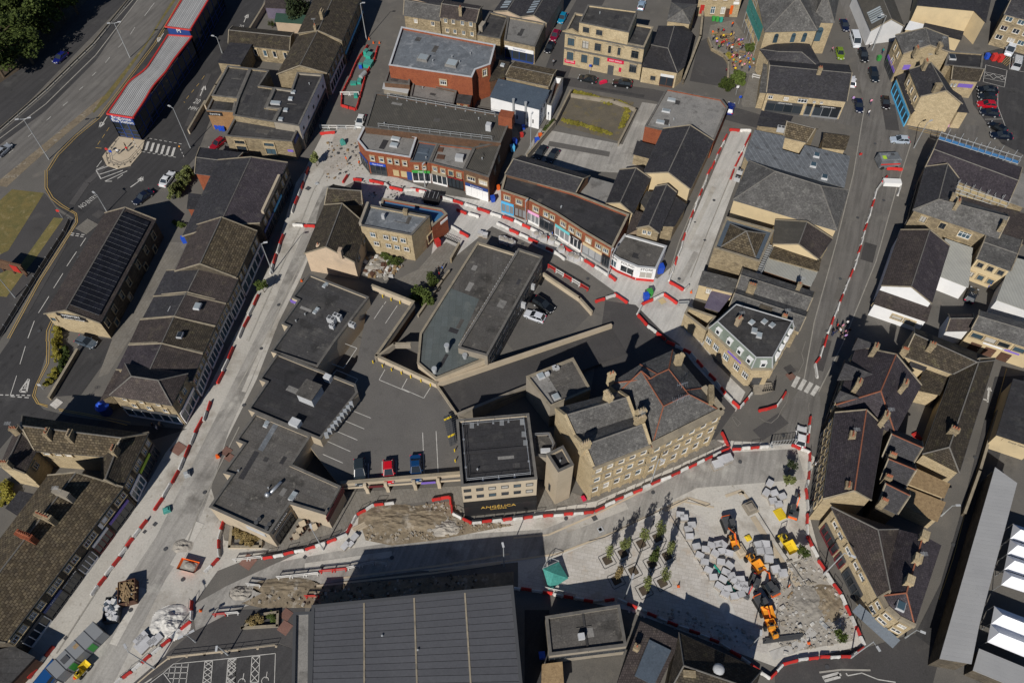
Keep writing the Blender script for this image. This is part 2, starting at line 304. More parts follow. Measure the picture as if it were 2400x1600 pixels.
# ------------------------------------------------------------------ building kit
WM={}
def wmesh(w,h,st,fr):
 k=(round(w,2),round(h,2),st,fr)
 if k in WM:return WM[k]
 t=.08 if st !='d' else .06;f=MB();p=MB()
 for x0,x1,z0,z1 in ((-w/2,w/2,h/2-t,h/2),(-w/2,w/2,-h/2,-h/2+t),(-w/2,-w/2+t,-h/2,h/2),(w/2-t,w/2,-h/2,h/2)):f.box(((x0+x1)/2,-.04,z0),(x1-x0,.1,z1-z0))
 cols,rows={'c2':(2,1),'c3':(3,1),'s':(1,2),'x2':(2,2),'x3':(3,2),'d':(1,1),'p':(1,1),'d2':(2,1)}[st]
 for i in range(1,cols):f.box((-w/2+w*i/cols,-.04,-h/2),(t*.9,.09,h))
 for i in range(1,rows):f.box((0,-.04,h*(.18 if rows==2 else 0)),(w,.085,t*.8))
 p.poly([(-w/2+.02,-.02,-h/2+.02),(w/2-.02,-.02,-h/2+.02),(w/2-.02,-.02,h/2-.02),(-w/2+.02,-.02,h/2-.02)])
 fm={'w':'paintwhite','d':'greydk','s':'stonec','n':'timberdk'}[fr]
 s=MB();s.box((0,-.1,-h/2-.15),(w+.36,.3,.14));ln=MB();ln.box((0,-.08,h/2+.01),(w+.34,.24,.2));[ln.box((q*(w/2+.085),-.08,-h/2),(.15,.22,h+.02)) for q in (-1,1)]
 WM[k]=(f.mesh('window',fm),[p.mesh('pane',g) for g in ('glass','glass','glass','glassb','glassb','curtain')],s.mesh('sill','stonec'),ln.mesh('surround','stonec'))
 return WM[k]
class Bld:pass
def flatstuff(b,z):
 A=abs(area(b.P))/2;q=offset(b.P,-.8);n=len(q)
 for k in range(int(min(7,1+A/55))):
  i=R.randrange(n);c=Vector(q[i]).lerp(Vector(b.root.location.to_2d()),R.uniform(.2,1.1));t=R.random();m=MB()
  if t<.6:w_,d_=R.uniform(.6,3.),R.uniform(.5,1.4);m.box((c.x,c.y,z-.02),(w_,d_,.035+k*.002),b.ang+R.choice((0,1.57)));m.obj('roof_patch',R.choice(('felt','feltm','feltn','feltl')),b.roof)
  elif t<.85:m.tube((c.x,c.y,z),(c.x,c.y,z+.45),.09,.09,6);m.tube((c.x,c.y,z+.45),(c.x,c.y,z+.55),.16,.12,6);m.obj('vent_pipe','galv',b.roof)
  else:a=b.ang;e=Vector((c.x+math.cos(a)*2.2,c.y+math.sin(a)*2.2));m.tube((c.x,c.y,z+.1),(e.x,e.y,z+.1),.05,.05,5);m.obj('pipe','copingd',b.roof)
def edge_frame(b,i):
 p,q=b.P[i].to_2d(),b.P[(i+1) % len(b.P)].to_2d();e=(q-p);n=Vector((e.y,-e.x)).normalized()*b.sg
 return p,q,n,math.atan2(n.x,-n.y)
def place(b,i,f,z,out=0.):
 p,q,n,a=edge_frame(b,i);c=p.lerp(q,f)+n*out;return Vector((c.x,c.y,z))-b.root.location,a
def window(b,i,f,z,w,h,st='c2',fr='w',sill=True):
 fm,pm,sm,lm=wmesh(w,h,st,fr);l,a=place(b,i,f,z,.03);o=inst('window',fm,b.root,l,a);inst('pane',R.choice(pm),o)
 if sill:inst('sill',sm,o);inst('surround',lm,o)
 return o
def door(b,i,f,w=1.,h=2.1,mat='timberdk',z0=0.):
 l,a=place(b,i,f,z0,.05);m=MB();m.box((0,0,.05),(w,.12,h));d=inst('door',m.mesh('door',mat),b.root,l,a)
 k=MB();k.box((w*.35,-.1,1.05),(.06,.08,.14));inst('door_handle',k.mesh('door_handle','steel'),d)
def sign(b,i,f,z,w,h,mat,text=None,tm='paintwhite',ts=None,out=.06,name='sign_board'):
 l,a=place(b,i,f,z,out);m=MB();m.box((0,0,-h/2),(w,.12,h));o=inst(name,m.mesh(name,mat),b.root,l,a)
 if text:
  for k,t in enumerate(text.split('\n')):
   n=len(text.split('\n'));t_o=inst('lettering',text_mesh(t,ts or h*.62/n,tm),o,(0,-.085,(n-1)*h*.42/n-k*h*.84/n));t_o.rotation_euler=(math.pi/2,0,0)
 return o
def shop(b,i,f0,f1,fas='greydk',frame='paintwhite',text=None,tm='paintwhite',hz=2.7,fh=.65,n=3,glass='glass',z0=0.,ts=None):
 p,q,nn,a=edge_frame(b,i);L=(q-p).length*(f1-f0);l,a=place(b,i,(f0+f1)/2,z0,.04);m=MB();pn=MB();m.box((0,-.05,0),(L*.98,.16,.4))
 for k in range(n+1):m.box((-L*.49+L*.98*k/n,-.05,.4),(.13,.18,hz-.4))
 o=inst('shopfront',m.mesh('shopfront',frame),b.root,l,a)
 me=MB();me.poly([(-L*.49/n+.05,-.03,.42),(L*.49/n-.05,-.03,.42),(L*.49/n-.05,-.03,hz),(-L*.49/n+.05,-.03,hz)]);me=me.mesh('shop_window',glass)
 for k in range(n):inst('shop_window',me,o,(-L*.49+L*.98*(k+.5)/n,0,0))
 sign(b,i,(f0+f1)/2,z0+hz+fh/2+.02,L*.99,fh,fas,text,tm,ts,out=.14,name='fascia')
def pots(par,c,ang,w,n,mat='terracotta',hgt=.45):
 for k in range(n):
  x=(-w/2+w*(k+.5)/n)*.85;m=MB();m.tube((0,0,0),(0,0,hgt),.13,.1,7)
  inst('chimney_pot',WM.setdefault(('pot',mat,hgt),m.mesh('chimney_pot',mat)),par,Vector((c[0]+x*math.cos(ang),c[1]+x*math.sin(ang),c[2]))-wloc(par))
def chimney(b,v,x,y,zt,w=1.6,d=.7,ang=None,n=3,hs=2.2,wall='stone',pot='terracotta'):
 zt-=.3;w*=.82;d*=.85;c=G(v,x,y,zt);ang=b.ang if ang is None else (b.ang+math.pi/2 if ang=='x' else ang);m=MB();m.box((c.x,c.y,zt-hs),(w,d,hs),ang);m.box((c.x,c.y,zt-.3),(w+.16,d+.16,.14),ang);m.box((c.x,c.y,zt),(w+.1,d+.1,.08),ang)
 o=m.obj('chimney',wall,b.root)
 if R.random()<.45:q=Vector((c.x,c.y,zt));t=MB();t.tube(q,q+Vector((0,0,1.8)),.025,.02,4);[t.tube(q+Vector((-.5,.12*k-.3,1.7)),q+Vector((.5,.12*k-.3,1.7)),.015,.015,3) for k in range(5)];t.tube(q+Vector((0,-.4,1.7)),q+Vector((0,.3,1.7)),.02,.02,4);t.obj('aerial','galv',o)
 pots(o,(c.x,c.y,zt+.08),ang,w,n,pot);return o
def rooflight(b,v,x,y,z,w=1.2,d=1.2,h=.3,ang=None,glass='glassl',frame='copingw'):
 c=G(v,x,y,z);ang=b.ang if ang is None else ang;m=MB();m.box((c.x,c.y,z-.15),(w,d,h+.15),ang,top=(.92,.92));o=m.obj('rooflight',frame,b.root)
 g=MB();g.box((c.x,c.y,z+h),(w*.8,d*.8,.06),ang);g.obj('pane',glass,o);return o
def unit(b,v,x,y,z,d,mat='galv',ang=None,name='air_conditioner'):
 c=G(v,x,y,z+d[2]/2);ang=b.ang if ang is None else ang;m=MB();m.box((c.x,c.y,z),d,ang);o=m.obj(name,mat,b.root)
 if name=='air_conditioner':
  for k in (-1,1):g=MB();q=Vector((c.x+k*d[0]*.24*math.cos(ang),c.y+k*d[0]*.24*math.sin(ang),z+d[2]));g.tube(q,q+Vector((0,0,.05)),d[0]*.2,d[0]*.2,10);g.obj('fan_grille','greydk',o)
 return o
def shell(faces,th=.14,two=None):
 """thick roof covering from top faces (lists of Vectors)"""
 m=MB();E={}
 for fi,f in enumerate(faces):
  n=(f[1]-f[0]).cross(f[2]-f[0])
  if n.z<0:f=f[::-1]
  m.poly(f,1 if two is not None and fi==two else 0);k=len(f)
  for i in range(k):
   a,b=f[i],f[(i+1) % k];key=tuple(sorted([tuple(round(c,3) for c in a),tuple(round(c,3) for c in b)]));E.setdefault(key,[]).append((a,b))
 dz=Vector((0,0,th))
 for q in E.values():
  if len(q)==1:a,b=q[0];m.poly([b,a,a-dz,b-dz])
 return m
def bld(name,label,cat,v,pts,h,roof='flat',wall='stone',rm='felt',z0=0.,par=.35,ridge=None,rise=None,ends='gg',zr=None,over=.2,cop='copingd',rid='ridge',group=None,hs=None,extra=None,faces=None,rl=None,gut=True,rm2=None,ring=1.,topm='felt',verge='coping'):
 b=Bld();h=HT(v,*h) if isinstance(h,tuple) else h;b.h=h
 zs=hs or [h]*len(pts);b.P=[G(v,p[0],p[1],zz) for p,zz in zip(pts,zs)];P=b.P;k=len(P);b.sg=1 if area(P)>0 else-1
 c=sum(P,Vector())/k;b.root=empty(name,(c.x,c.y,z0),label,cat,group);e=(P[1]-P[0]);b.ang=math.atan2(e.y,e.x)
 W=MB();sg=b.sg
 for i in range(k):
  p,q=P[i],P[(i+1) % k];f=[(p.x,p.y,z0-.2),(q.x,q.y,z0-.2),tuple(q),tuple(p)];W.poly(f if sg>0 else f[::-1])
 rf=[];lines=[]
 if roof=='flat':
  inn=offset(P,-.32);out=offset(P,.06)
  for i in range(k):
   j=(i+1) % k;W.poly([(*inn[i],h),(*inn[j],h),(*inn[j],h-par-.1),(*inn[i],h-par-.1)])
  cp=MB()
  for i in range(k):
   j=(i+1) % k;i2=offset(P,-.36)
   q=[(*out[i],h+.07),(*out[j],h+.07),(*i2[j],h+.07),(*i2[i],h+.07)];cp.poly(q if sg>0 else q[::-1])
   q=[(*out[i],h-.02),(*out[j],h-.02),(*out[j],h+.07),(*out[i],h+.07)];cp.poly(q if sg>0 else q[::-1])
   q=[(*i2[i],h-.02),(*i2[i],h+.07),(*i2[j],h+.07),(*i2[j],h-.02)];cp.poly(q if sg>0 else q[::-1])
  W.obj('wall',wall,b.root);cp.obj('coping',cop,b.root)
  d=MB();q=offset(P,-.2);d.poly([(*p,h-par) for p in (q if sg>0 else q[::-1])]);b.roof=d.obj('roof',rm,b.root);flatstuff(b,h-par);return b
 if roof in ('slab','mono'):
  o=offset(P,over);rf=[[Vector((*o[i],P[i].z)) for i in range(k)]]
  if roof=='mono' and k==4:rf=[[rf[0][0],rf[0][1],rf[0][2]],[rf[0][0],rf[0][2],rf[0][3]]] if False else rf
 elif roof=='pyr':
  ap=G(v,ridge[0][0],ridge[0][1],h+rise);o=[Vector((*p,h)) for p in offset(P,over)]
  rf=[[o[i],o[(i+1) % k],ap] for i in range(k)];lines=[(o[i],ap) for i in range(k)]
 elif roof=='ring':
  o=[Vector((*p,h)) for p in offset(P,over)];q=[Vector((*p,h+rise)) for p in offset(P,-ring)]
  rf=[[o[i],o[(i+1) % k],q[(i+1) % k],q[i]] for i in range(k)];lines=[(o[i],q[i]) for i in range(k)]+[(q[i],q[(i+1) % k]) for i in range(k)]
  tm_=MB();tm_.poly([p-Vector((0,0,.06)) for p in (q if sg>0 else q[::-1])]);b.top=tm_.obj('roof',topm,b.root);b.q=q
 elif roof=='mesh':
  X=[(Vector((*P[e_[1]].lerp(P[e_[2]],e_[3]).to_2d(),e_[4])) if e_[0]=='l' else G(v,*e_)) for e_ in extra];o=[Vector((*p,z_)) for p,z_ in zip(offset(P,over),zs)];A=o+X;rf=[[A[i] for i in f] for f in faces]
  if rl:lines=[(A[i],A[j]) for i,j in rl]
 else:
  m30,m12=(P[3]+P[0])/2,(P[1]+P[2])/2
  def rz(px,mid):
   d=ray(v,*px);t=(mid.x*d.x+mid.y*d.y)/(d.x*d.x+d.y*d.y);return HC+t*d.z
  if ridge:
   za=zr or (sum(rz(px,md) for px,md,en in zip(ridge,(m30,m12),ends) if en=='g')/max(1,ends.count('g')) if 'g' in ends and rise is None else h+(rise or 2))
   za=max(za,h+.4);r0,r1=G(v,*ridge[0],za),G(v,*ridge[1],za)
   if ends[0]=='g':r0=Vector((m30.x,m30.y,za))
   if ends[1]=='g':r1=Vector((m12.x,m12.y,za))
  else:
   za=h+(rise or 2);r0=Vector((m30.x,m30.y,za));r1=Vector((m12.x,m12.y,za));d=(r1-r0).normalized();hw=(P[0]-P[3]).length*.5
   if ends[0]=='h':r0+=d*hw
   if ends[1]=='h':r1-=d*hw
  b.r0,b.r1,b.zr=r0,r1,za;o=[Vector((*p,h)) for p in offset(P,over)];d=(r1-r0).normalized()
  if over:
   hw=max(.5,(P[0]-P[3]).length*.5);dz=Vector((0,0,-over*(za-h)/hw*.9));o=[q+dz for q in o]
  R0,R1=r0.copy(),r1.copy()
  if ends[0]=='g':R0-=d*over;f=[P[3],P[0],r0];W.poly(f if sg>0 else f[::-1])
  else:rf.append([o[3],o[0],R0]);lines+=[(o[3],R0),(o[0],R0)]
  if ends[1]=='g':R1+=d*over;f=[P[1],P[2],r1];W.poly(f if sg>0 else f[::-1])
  else:rf.append([o[1],o[2],R1]);lines+=[(o[1],R1),(o[2],R1)]
  rf+=[[o[0],o[1],R1,R0],[o[2],o[3],R0,R1]];lines.append((R0,R1))
  if gut:
   for a_,c_ in ((0,1),(2,3)):g=MB();g.tube(o[a_]-Vector((0,0,.1)),o[c_]-Vector((0,0,.1)),.07,.07,5);g.obj('gutter','greydk',b.root)
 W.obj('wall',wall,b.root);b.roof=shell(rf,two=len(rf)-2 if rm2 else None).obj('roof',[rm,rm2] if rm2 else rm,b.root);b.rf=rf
 if roof in ('gable','hip') and verge:
  for en,R_,i0,i1 in ((ends[0],R0 if roof else 0,3,0),(ends[1],R1,1,2)):
   if en=='g':t=MB();z_=Vector((0,0,.05));t.tube(o[i0]+z_,R_+z_,.13,.13,4);t.tube(R_+z_,o[i1]+z_,.13,.13,4);t.obj('verge_coping',verge,b.root)
 if lines and rid:
  t=MB()
  for a_,c_ in lines:t.tube(a_+Vector((0,0,.03)),c_+Vector((0,0,.03)),.11,.11,5)
  t.obj('ridge_tiles',rid,b.roof)
 return b
def WIN(b,i,fs,z,w=1.,h=1.4,st='c2',fr='w',sill=True):
 for f in (fs if isinstance(fs,(list,tuple)) else [(k+.5)/fs for k in range(fs)]):window(b,i,f,z,w,h,st,fr,sill)
def railing(b,pts,z,hgt=1.05,mat='galv',step=2.2,name='guard_rail',r=.035):
 m=MB()
 for a,c in zip(pts,pts[1:]):
  a=Vector((a[0],a[1],z));c=Vector((c[0],c[1],z));L=(c-a).length;n=max(1,round(L/step))
  for hh in (hgt,hgt*.52):m.tube(a+Vector((0,0,hh)),c+Vector((0,0,hh)),r,r,5)
  for k in range(n+1):p=a.lerp(c,k/n);m.tube(p,p+Vector((0,0,hgt)),r,r,5);m.box((p.x,p.y,z),(.3,.3,.06))
 return m.obj(name,mat,b.root if b else None)
def wallrun(name,label,v,pts,h,th=.35,mat='stone',cap='coping',cat='wall',z0=0.,closed=False,group=None):
 g=[G(v,p[0],p[1],h+z0) for p in pts];c=sum(g,Vector())/len(g);r=empty(name,(c.x,c.y,z0),label,cat,group);m=MB();k=MB()
 if closed:g=g+[g[0]]
 for a,b_ in zip(g,g[1:]):
  d=(b_-a).normalized()*th/2;m.wallline(a-d*.98,b_+d*.98,th,z0-.1,z0+h);k.wallline(a-d*1.2,b_+d*1.2,th+.12,z0+h+.003,z0+h+.09)
 m.obj('wall',mat,r);k.obj('coping',cap,r);return r
LN=[];LM=[]
def sheet(name,v,pts,mat,lev=1,z=None,par=None,label=None,kind='structure',base=0.):
 LN.append(1);zz=base+lev*.006+len(LN)*.0004 if z is None else z;P=GL(v,pts,zz);m=MB();m.poly(P if area(P)>0 else P[::-1]);o=m.obj(name,mat,par)
 if kind and not par:o['kind']=kind
 if label:o['label']=label
 return o
def slabped(name,v,pts,mat,h=.1,kerb='kerbstone',lev=0):
 """raised pavement with a kerb edge"""
 P=[p.to_2d() for p in GL(v,pts,h)];m=MB();m.prism(P,-.05,h+lev*.004,mt=1);o=m.obj(name,[kerb,mat]);o['kind']='structure';return o
def lines(v,segs,wd=.1,mat='linewhite',z=.0,lev=6,name='road_marking',dash=None,par=None):
 m=MB();LM.append(1);zz=z+.054+lev*.002+len(LM)*.0003 if not par else z+.006
 for s_ in segs:
  pts=GL(v,s_,z)
  for a,b_ in zip(pts,pts[1:]):
   if dash:
    L=(b_-a).length;n=max(1,int(L/(dash[0]+dash[1])))
    for k in range(n):m.strip(a.lerp(b_,k/n),a.lerp(b_,k/n+dash[0]/(n*(dash[0]+dash[1]))),wd,zz)
   else:m.strip(a,b_,wd,zz)
 o=m.obj(name,mat,par)
 if not par:o['kind']='structure'
 return o
def gtext(v,x,y,x2,y2,t,size,mat='linewhite',z=.09,stretch=1.):
 """road lettering lying on the ground; its baseline runs towards (x2, y2)"""
 a=G(v,x,y,z);b_=G(v,x2,y2,z);o=inst('road_lettering',text_mesh(t,size,mat,.004),None,a,math.atan2(b_.y-a.y,b_.x-a.x),(1,stretch,1));o['kind']='structure';return o
# ------------------------------------------------------------------ ground, roads, pavements
g_=MB();g_.poly([(-500,-120,0),(500,-120,0),(500,900,0),(-500,900,0)]);g_.obj('ground','ground')['kind']='structure'
sheet('carriageway','00',[(1320,-90),(1620,-90),(1330,400),(950,880),(640,1130),(100,1570),(-200,1790),(-200,1500),(0,1305),(420,1000),(880,540)],'carriage')
sheet('carriageway','00',[(1260,-90),(0,1210),(-200,1400),(-200,900),(300,560),(700,100),(900,-90)],'asphaltdk')  # far carriageway: shade put into the surface as a darker asphalt
sheet('verge','00',[(-200,900),(300,560),(700,100),(900,-90),(-200,-200)],'soil')  # dark soil tone carries the shade beside the road too
sheet('verge','00',[(1640,-60),(1560,40),(1340,400),(960,880),(830,1000),(860,1040),(1000,900),(1330,440),(1480,200),(1660,-60)],'grass',2)
sheet('verge','00',[(960,870),(640,1130),(100,1570),(-60,1700),(60,1720),(300,1500),(600,1240),(850,1030)],'dirt',2)
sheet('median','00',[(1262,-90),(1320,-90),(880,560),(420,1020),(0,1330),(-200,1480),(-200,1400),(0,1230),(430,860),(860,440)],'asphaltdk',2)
sheet('bus_road','D',[(425,-15),(350,95),(235,267),(150,330),(107,392),(105,440),(130,475),(175,505),(170,525),(88,650),(20,784),(-60,900),(-60,1100),(60,960),(78,905),(110,800),(105,770),(240,490),(300,485),(420,395),(450,360),(520,180),(600,20),(612,-15)],'asphaltdk')
sheet('side_road','D',[(-60,865),(77,868),(80,920),(100,940),(160,955),(300,975),(430,985),(350,1010),(240,1000),(60,962),(0,985),(-60,1000)],'asphaltdk',2)
sheet('path','01',[(400,205),(420,215),(540,380),(690,460),(620,560),(0,1560),(-200,1700),(-200,900),(70,730)],'asphalt',1)
sheet('lawn','01',[(-20,290),(110,172),(405,205),(75,735),(0,770),(-40,760)],'grass',3)
sheet('lawn','01',[(495,430),(582,440),(330,800),(200,965),(60,1160),(-40,1150),(-40,960),(190,860)],'grass',3)
sheet('back_yard','01',[(1545,655),(1720,660),(1390,1340),(1180,1568),(1000,1860),(900,1900),(1030,1540),(1330,1150)],'pavgrey',2)
sheet('parking_yard','02',[(700,70),(780,-60),(1030,-20),(940,220),(745,490),(460,510)],'asphaltdk',2)
sheet('paved_street','D',[(745,300),(850,300),(835,345),(850,400),(735,455),(712,585),(690,640),(640,740),(590,870),(520,1010),(485,1120),(500,1170),(640,1255),(500,1310),(450,1380),(330,1590),(-60,1590),(0,1500),(90,1440),(180,1330),(300,1180),(380,1040),(430,975),(480,890),(560,730),(630,590),(680,420),(700,390)],'dust')
sheet('road_base','D',[(742,430),(760,425),(735,470),(700,600),(630,740),(580,870),(525,990),(475,1150),(440,1240),(380,1330),(250,1590),(120,1590),(260,1380),(360,1230),(430,1090),(490,970),(560,830),(630,690),(685,560)],'dustroad',2)
sheet('paved_street','D',[(830,400),(905,405),(1010,445),(1100,460),(1150,430),(1270,490),(1400,600),(1510,640),(1545,610),(1680,298),(1727,298),(1690,420),(1610,640),(1590,700),(1640,830),(1712,900),(1690,945),(1640,900),(1560,790),(1460,720),(1440,690),(1330,610),(1240,570),(1130,520),(1045,590),(990,590),(1000,530),(830,470)],'concslab')
sheet('road_base','D',[(1118,530),(1160,535),(1240,572),(1330,622),(1440,695),(1405,735),(1240,650),(1100,560)],'ground',2)
sheet('ramp_road','D',[(1390,690),(1460,700),(1560,800),(1690,940),(1640,1010),(1340,1000),(1380,760)],'asphalt',2)
sheet('town_square','D',[(1470,1040),(1650,1010),(1830,1020),(1872,1050),(1850,1150),(1890,1300),(1985,1480),(1780,1530),(1700,1500),(1440,1400),(1190,1350),(1190,1290),(1000,1310),(620,1300),(790,1220),(830,1180),(1050,1200),(1090,1200),(1370,1150)],'dust')
sheet('road_base','D',[(520,1345),(640,1290),(800,1260),(1000,1230),(1250,1215),(1370,1165),(1480,1130),(1650,1040),(1830,1030),(1850,1100),(1600,1120),(1540,1150),(1400,1235),(1250,1275),(1000,1305),(700,1345),(540,1400),(450,1450),(440,1390)],'dustroad',2)
sheet('garden_paving','D',[(1240,1295),(1410,1225),(1555,1165),(1610,1185),(1800,1420),(1760,1500),(1700,1490),(1440,1395),(1190,1345)],'pavpale',3)
sheet('paved_band','D',[(1560,1170),(1580,1175),(1720,1470),(1690,1480)],'concslab',4)
sheet('excavation','D',[(850,1185),(960,1160),(1040,1150),(1075,1195),(1180,1205),(1000,1240),(900,1252),(840,1240),(830,1210)],'dirt',4)
sheet('excavation','D',[(555,1385),(620,1352),(760,1342),(1180,1312),(1180,1350),(720,1395),(600,1395)],'dirt',4)
sheet('excavation','D',[(1800,1300),(1860,1275),(1960,1420),(1962,1470),(1800,1500),(1780,1420)],'rubble',4)
sheet('pavement','D',[(780,1130),(1060,1115),(1240,1100),(1340,1140),(1640,1008),(1665,1020),(1370,1150),(1090,1195),(1060,1180),(1030,1145),(840,1168),(790,1215),(640,1265),(515,1240),(500,1170)],'pavgrey',5)
sheet('street_road','D',[(1925,-10),(1960,90),(1985,250),(1960,400),(1920,560),(1870,740),(1845,880),(1790,960),(1830,1030),(1872,1040),(1895,960),(1880,900),(1935,790),(2012,600),(2060,430),(2092,330),(2060,200),(2005,60),(1990,-10)],'carriage',3)
sheet('market_street','D',[(1755,255),(1960,290),(2090,320),(2110,300),(2240,320),(2250,290),(2090,270),(1985,240)],'carriage',2)
sheet('post_office_road','D',[(1150,158),(1285,175),(1500,205),(1560,218),(1700,250),(1762,268),(1752,298),(1500,232),(1290,196),(1140,185)],'asphalt',2)
sheet('alley_road','D',[(1330,-10),(1395,-10),(1330,110),(1295,200),(1240,190),(1290,60)],'asphalt',3)
sheet('vacant_lot','D',[(1320,208),(1457,235),(1428,327),(1280,287)],'lot',3)
sheet('car_yard','D',[(1240,295),(1430,332),(1475,235),(1510,240),(1475,400),(1300,390),(1205,355)],'dustroad',2)
sheet('pub_forecourt','30',[(690,745),(780,385),(860,345),(900,440),(1020,520),(1045,700),(950,790)],'asphalt',3)
sheet('beer_garden','s',[(200,360),(280,0),(900,-150),(1400,600),(1450,1250),(800,1300),(740,900),(620,780),(400,640)],'pavgrey',4)
sheet('passage','30',[(1165,950),(1240,690),(1350,700),(1370,990),(1180,985)],'pavgrey',3)
sheet('car_park','D',[(2225,130),(2380,90),(2420,390),(2300,330),(2235,240)],'asphaltdk',2)
sheet('service_lane','D',[(2285,865),(2352,862),(2345,900),(2262,1150),(2200,1390),(2150,1510),(2085,1490),(2160,1340),(2235,1080)],'asphaltdk',3)
sheet('ring_road','D',[(1780,1535),(1985,1488),(2100,1455),(2160,1500),(2130,1620),(1780,1620)],'asphalt',3)
sheet('store_car_park','D',[(300,1600),(330,1572),(425,1508),(640,1478),(672,1490),(672,1620),(300,1620)],'asphaltdk',3)
sheet('pavement','D',[(440,1452),(540,1400),(700,1395),(700,1600),(672,1600),(672,1490),(640,1475),(425,1505),(330,1568),(300,1590),(280,1590)],'asphalt',2)
sheet('rear_lane','D',[(1205,1400),(1262,1400),(1262,1600),(1205,1600)],'asphaltdk',2)
sheet('loading_yard','D',[(1250,1520),(1440,1505),(1430,1620),(1250,1620)],'ground',2)
sheet('back_path','y',[(615,560),(700,600),(560,830),(330,896),(250,830),(420,750),(560,590)],'pavgrey',4)
sheet('ground_lot','21',[(1230,1000),(1680,1300),(1500,1480),(1000,1700),(880,1568)],'deck',4)
sheet('pavement','10',[(1210,1180),(1480,1180),(1400,1290),(1470,1400),(1200,1600),(1080,1600)],'paving',3)
# kerbs, worn edges and painted lines
lines('00',[[(0,1275),(420,960),(880,510),(1300,-40)],[(1260,-40),(860,410),(430,830),(0,1205)]],.25,'kerbstone',lev=4,name='kerb')
lines('11',[[(880,480),(1000,180),(1110,0)],[(400,1568),(640,1020),(860,560),(905,470)],[(300,2000),(545,1568),(770,1080),(960,700)]],.22,'kerbstone',lev=5,name='kerb')
lines('D',[[(550,980),(500,1080),(455,1180),(430,1250)],[(300,1230),(240,1330),(130,1500)]],.22,'kerbstone',lev=5,name='kerb')
lines('31',[[(870,0),(600,640),(500,960)],[(1090,0),(860,560),(700,980)]],.2,'kerbstone',lev=3,name='kerb')
lines('D',[[(1180,1235),(1260,1228),(1370,1180),(1470,1130)],[(985,1310),(1155,1290),(1280,1272),(1410,1222),(1560,1150),(1640,1165)]],.3,'conclight',lev=5,name='kerb')
lines('D',[[(700,1348),(1000,1315),(1150,1293)],[(760,1330),(1000,1300),(1170,1272)]],.3,'conclight',lev=6,name='kerb')
lines('D',[[(1985,250),(1960,400),(1920,560),(1870,740),(1845,880)],[(2092,330),(2060,430),(2012,600),(1935,790),(1880,900)]],.2,'kerbstone',lev=5,name='kerb')
lines('00',[[(1655,0),(1420,400),(900,1080),(700,1240),(520,1420),(430,1570)],[(1672,0),(1435,405),(915,1090),(715,1252),(538,1430),(450,1570)]],.12,'lineyellow')
lines('01',[[(415,0),(415,160),(470,260),(560,330),(690,400),(700,470),(350,1020),(70,1540)],[(435,0),(435,155),(490,250),(580,320),(705,395),(715,475),(370,1020),(90,1540)],[(470,1380),(430,1470),(425,1568)],[(490,1380),(455,1470),(450,1568)]],.12,'lineyellow')
lines('02',[[(430,0),(430,200),(330,400),(300,500),(340,570),(440,605)],[(455,0),(450,200),(345,400),(320,500),(360,570),(440,590)],[(540,620),(880,680),(1200,745)],[(545,635),(880,695),(1170,770)]],.12,'lineyellow')
lines('00',[[(1420,30),(1330,150)],[(1240,255),(1200,320)],[(1130,395),(1090,440)],[(1010,530),(970,580)],[(885,665),(850,700)],[(765,800),(730,830)],[(625,940),(580,975)],[(470,1075),(430,1110)],[(300,1225),(260,1260)],[(125,1380),(85,1410)]],.15)
lines('01',[[(790,620),(740,695)],[(705,745),(615,880)],[(580,945),(495,1080)],[(452,1155),(355,1308)],[(318,1380),(258,1540)]],.15)
lines('02',[[(235,45),(185,210)],[(155,315),(95,500)]],.13)
lines('01',[[(655,575),(795,595)],[(650,592),(785,612)]],.2,dash=(.6,.35))
lines('02',[[(0,492),(300,497)],[(100,505),(290,520)]],.2,dash=(.6,.35))
lines('02',[[(265,345),(185,460),(245,465),(268,350)],[(240,400),(215,430),(238,430)]],.35,lev=7)
lines('01',[[(885,0),(1000,-40)],[(905,40),(1080,-15)],[(930,75),(1130,0)],[(965,100),(1170,5)],[(1080,75),(1130,40)],[(970,100),(1030,100)],[(885,0),(930,80)]],.2)
lines('00',[[(885,1560),(960,1530)],[(890,1540),(935,1480)]],.15)
lines('01',[[(1200,155),(1270,105),(1310,65)]],.25);lines('01',[[(1310,60),(1270,90),(1310,95),(1310,60)]],.4)
lines('00',[[(985,1075),(930,1160)],[(1505,310),(1465,370)],[(1880,790),(1840,885)]],.22)
lines('00',[[(915,1175),(960,1140),(925,1125),(915,1175)],[(1450,395),(1480,355),(1452,350),(1450,395)],[(1855,830),(1882,790),(1890,830)]],.3,lev=7)
lines('10',[[(360,210),(385,150)]],.22);lines('10',[[(368,160),(400,135),(396,170),(368,160)]],.3)
lines('00',[[(1005,1175),(880,1360),(980,1370)]],.12,'lineyellow',dash=(1.,.8))
z_=MB()
for k in range(6):
 a=G('00',1365+48*k,1305+11*k);b_=G('00',1340+48*k,1385+11*k);z_.strip(a,b_,.55,.085)
z_.obj('zebra_crossing','linewhite')['kind']='structure'
lines('00',[[(1375,1275),(1690,1330)],[(1310,1397),(1640,1452)]],.15,dash=(.6,.5))
gtext('00',1810,935,1860,945,'20',1.5,stretch=1.6);gtext('00',1775,1000,1830,1010,'MPH',1.1,stretch=1.6);gtext('10',335,245,370,250,'20',1.3,stretch=1.3)
gtext('01',762,320,800,294,'NO',1.0,stretch=1.8);gtext('01',845,262,885,233,'ENTRY',.82,stretch=2.1)
lines('00',[[(1880,700),(1830,770),(1690,940),(1710,950)]],.12,'lineyellow',dash=(1.,1.))
lines('32',[[(1690,290),(1740,190),(1720,110),(1755,0)],[(1790,560),(1780,610),(1800,680),(1830,710)],[(1600,470),(1580,560),(1540,620),(1500,700),(1440,750),(1380,735),(1330,700)]],.12,'linefaint')
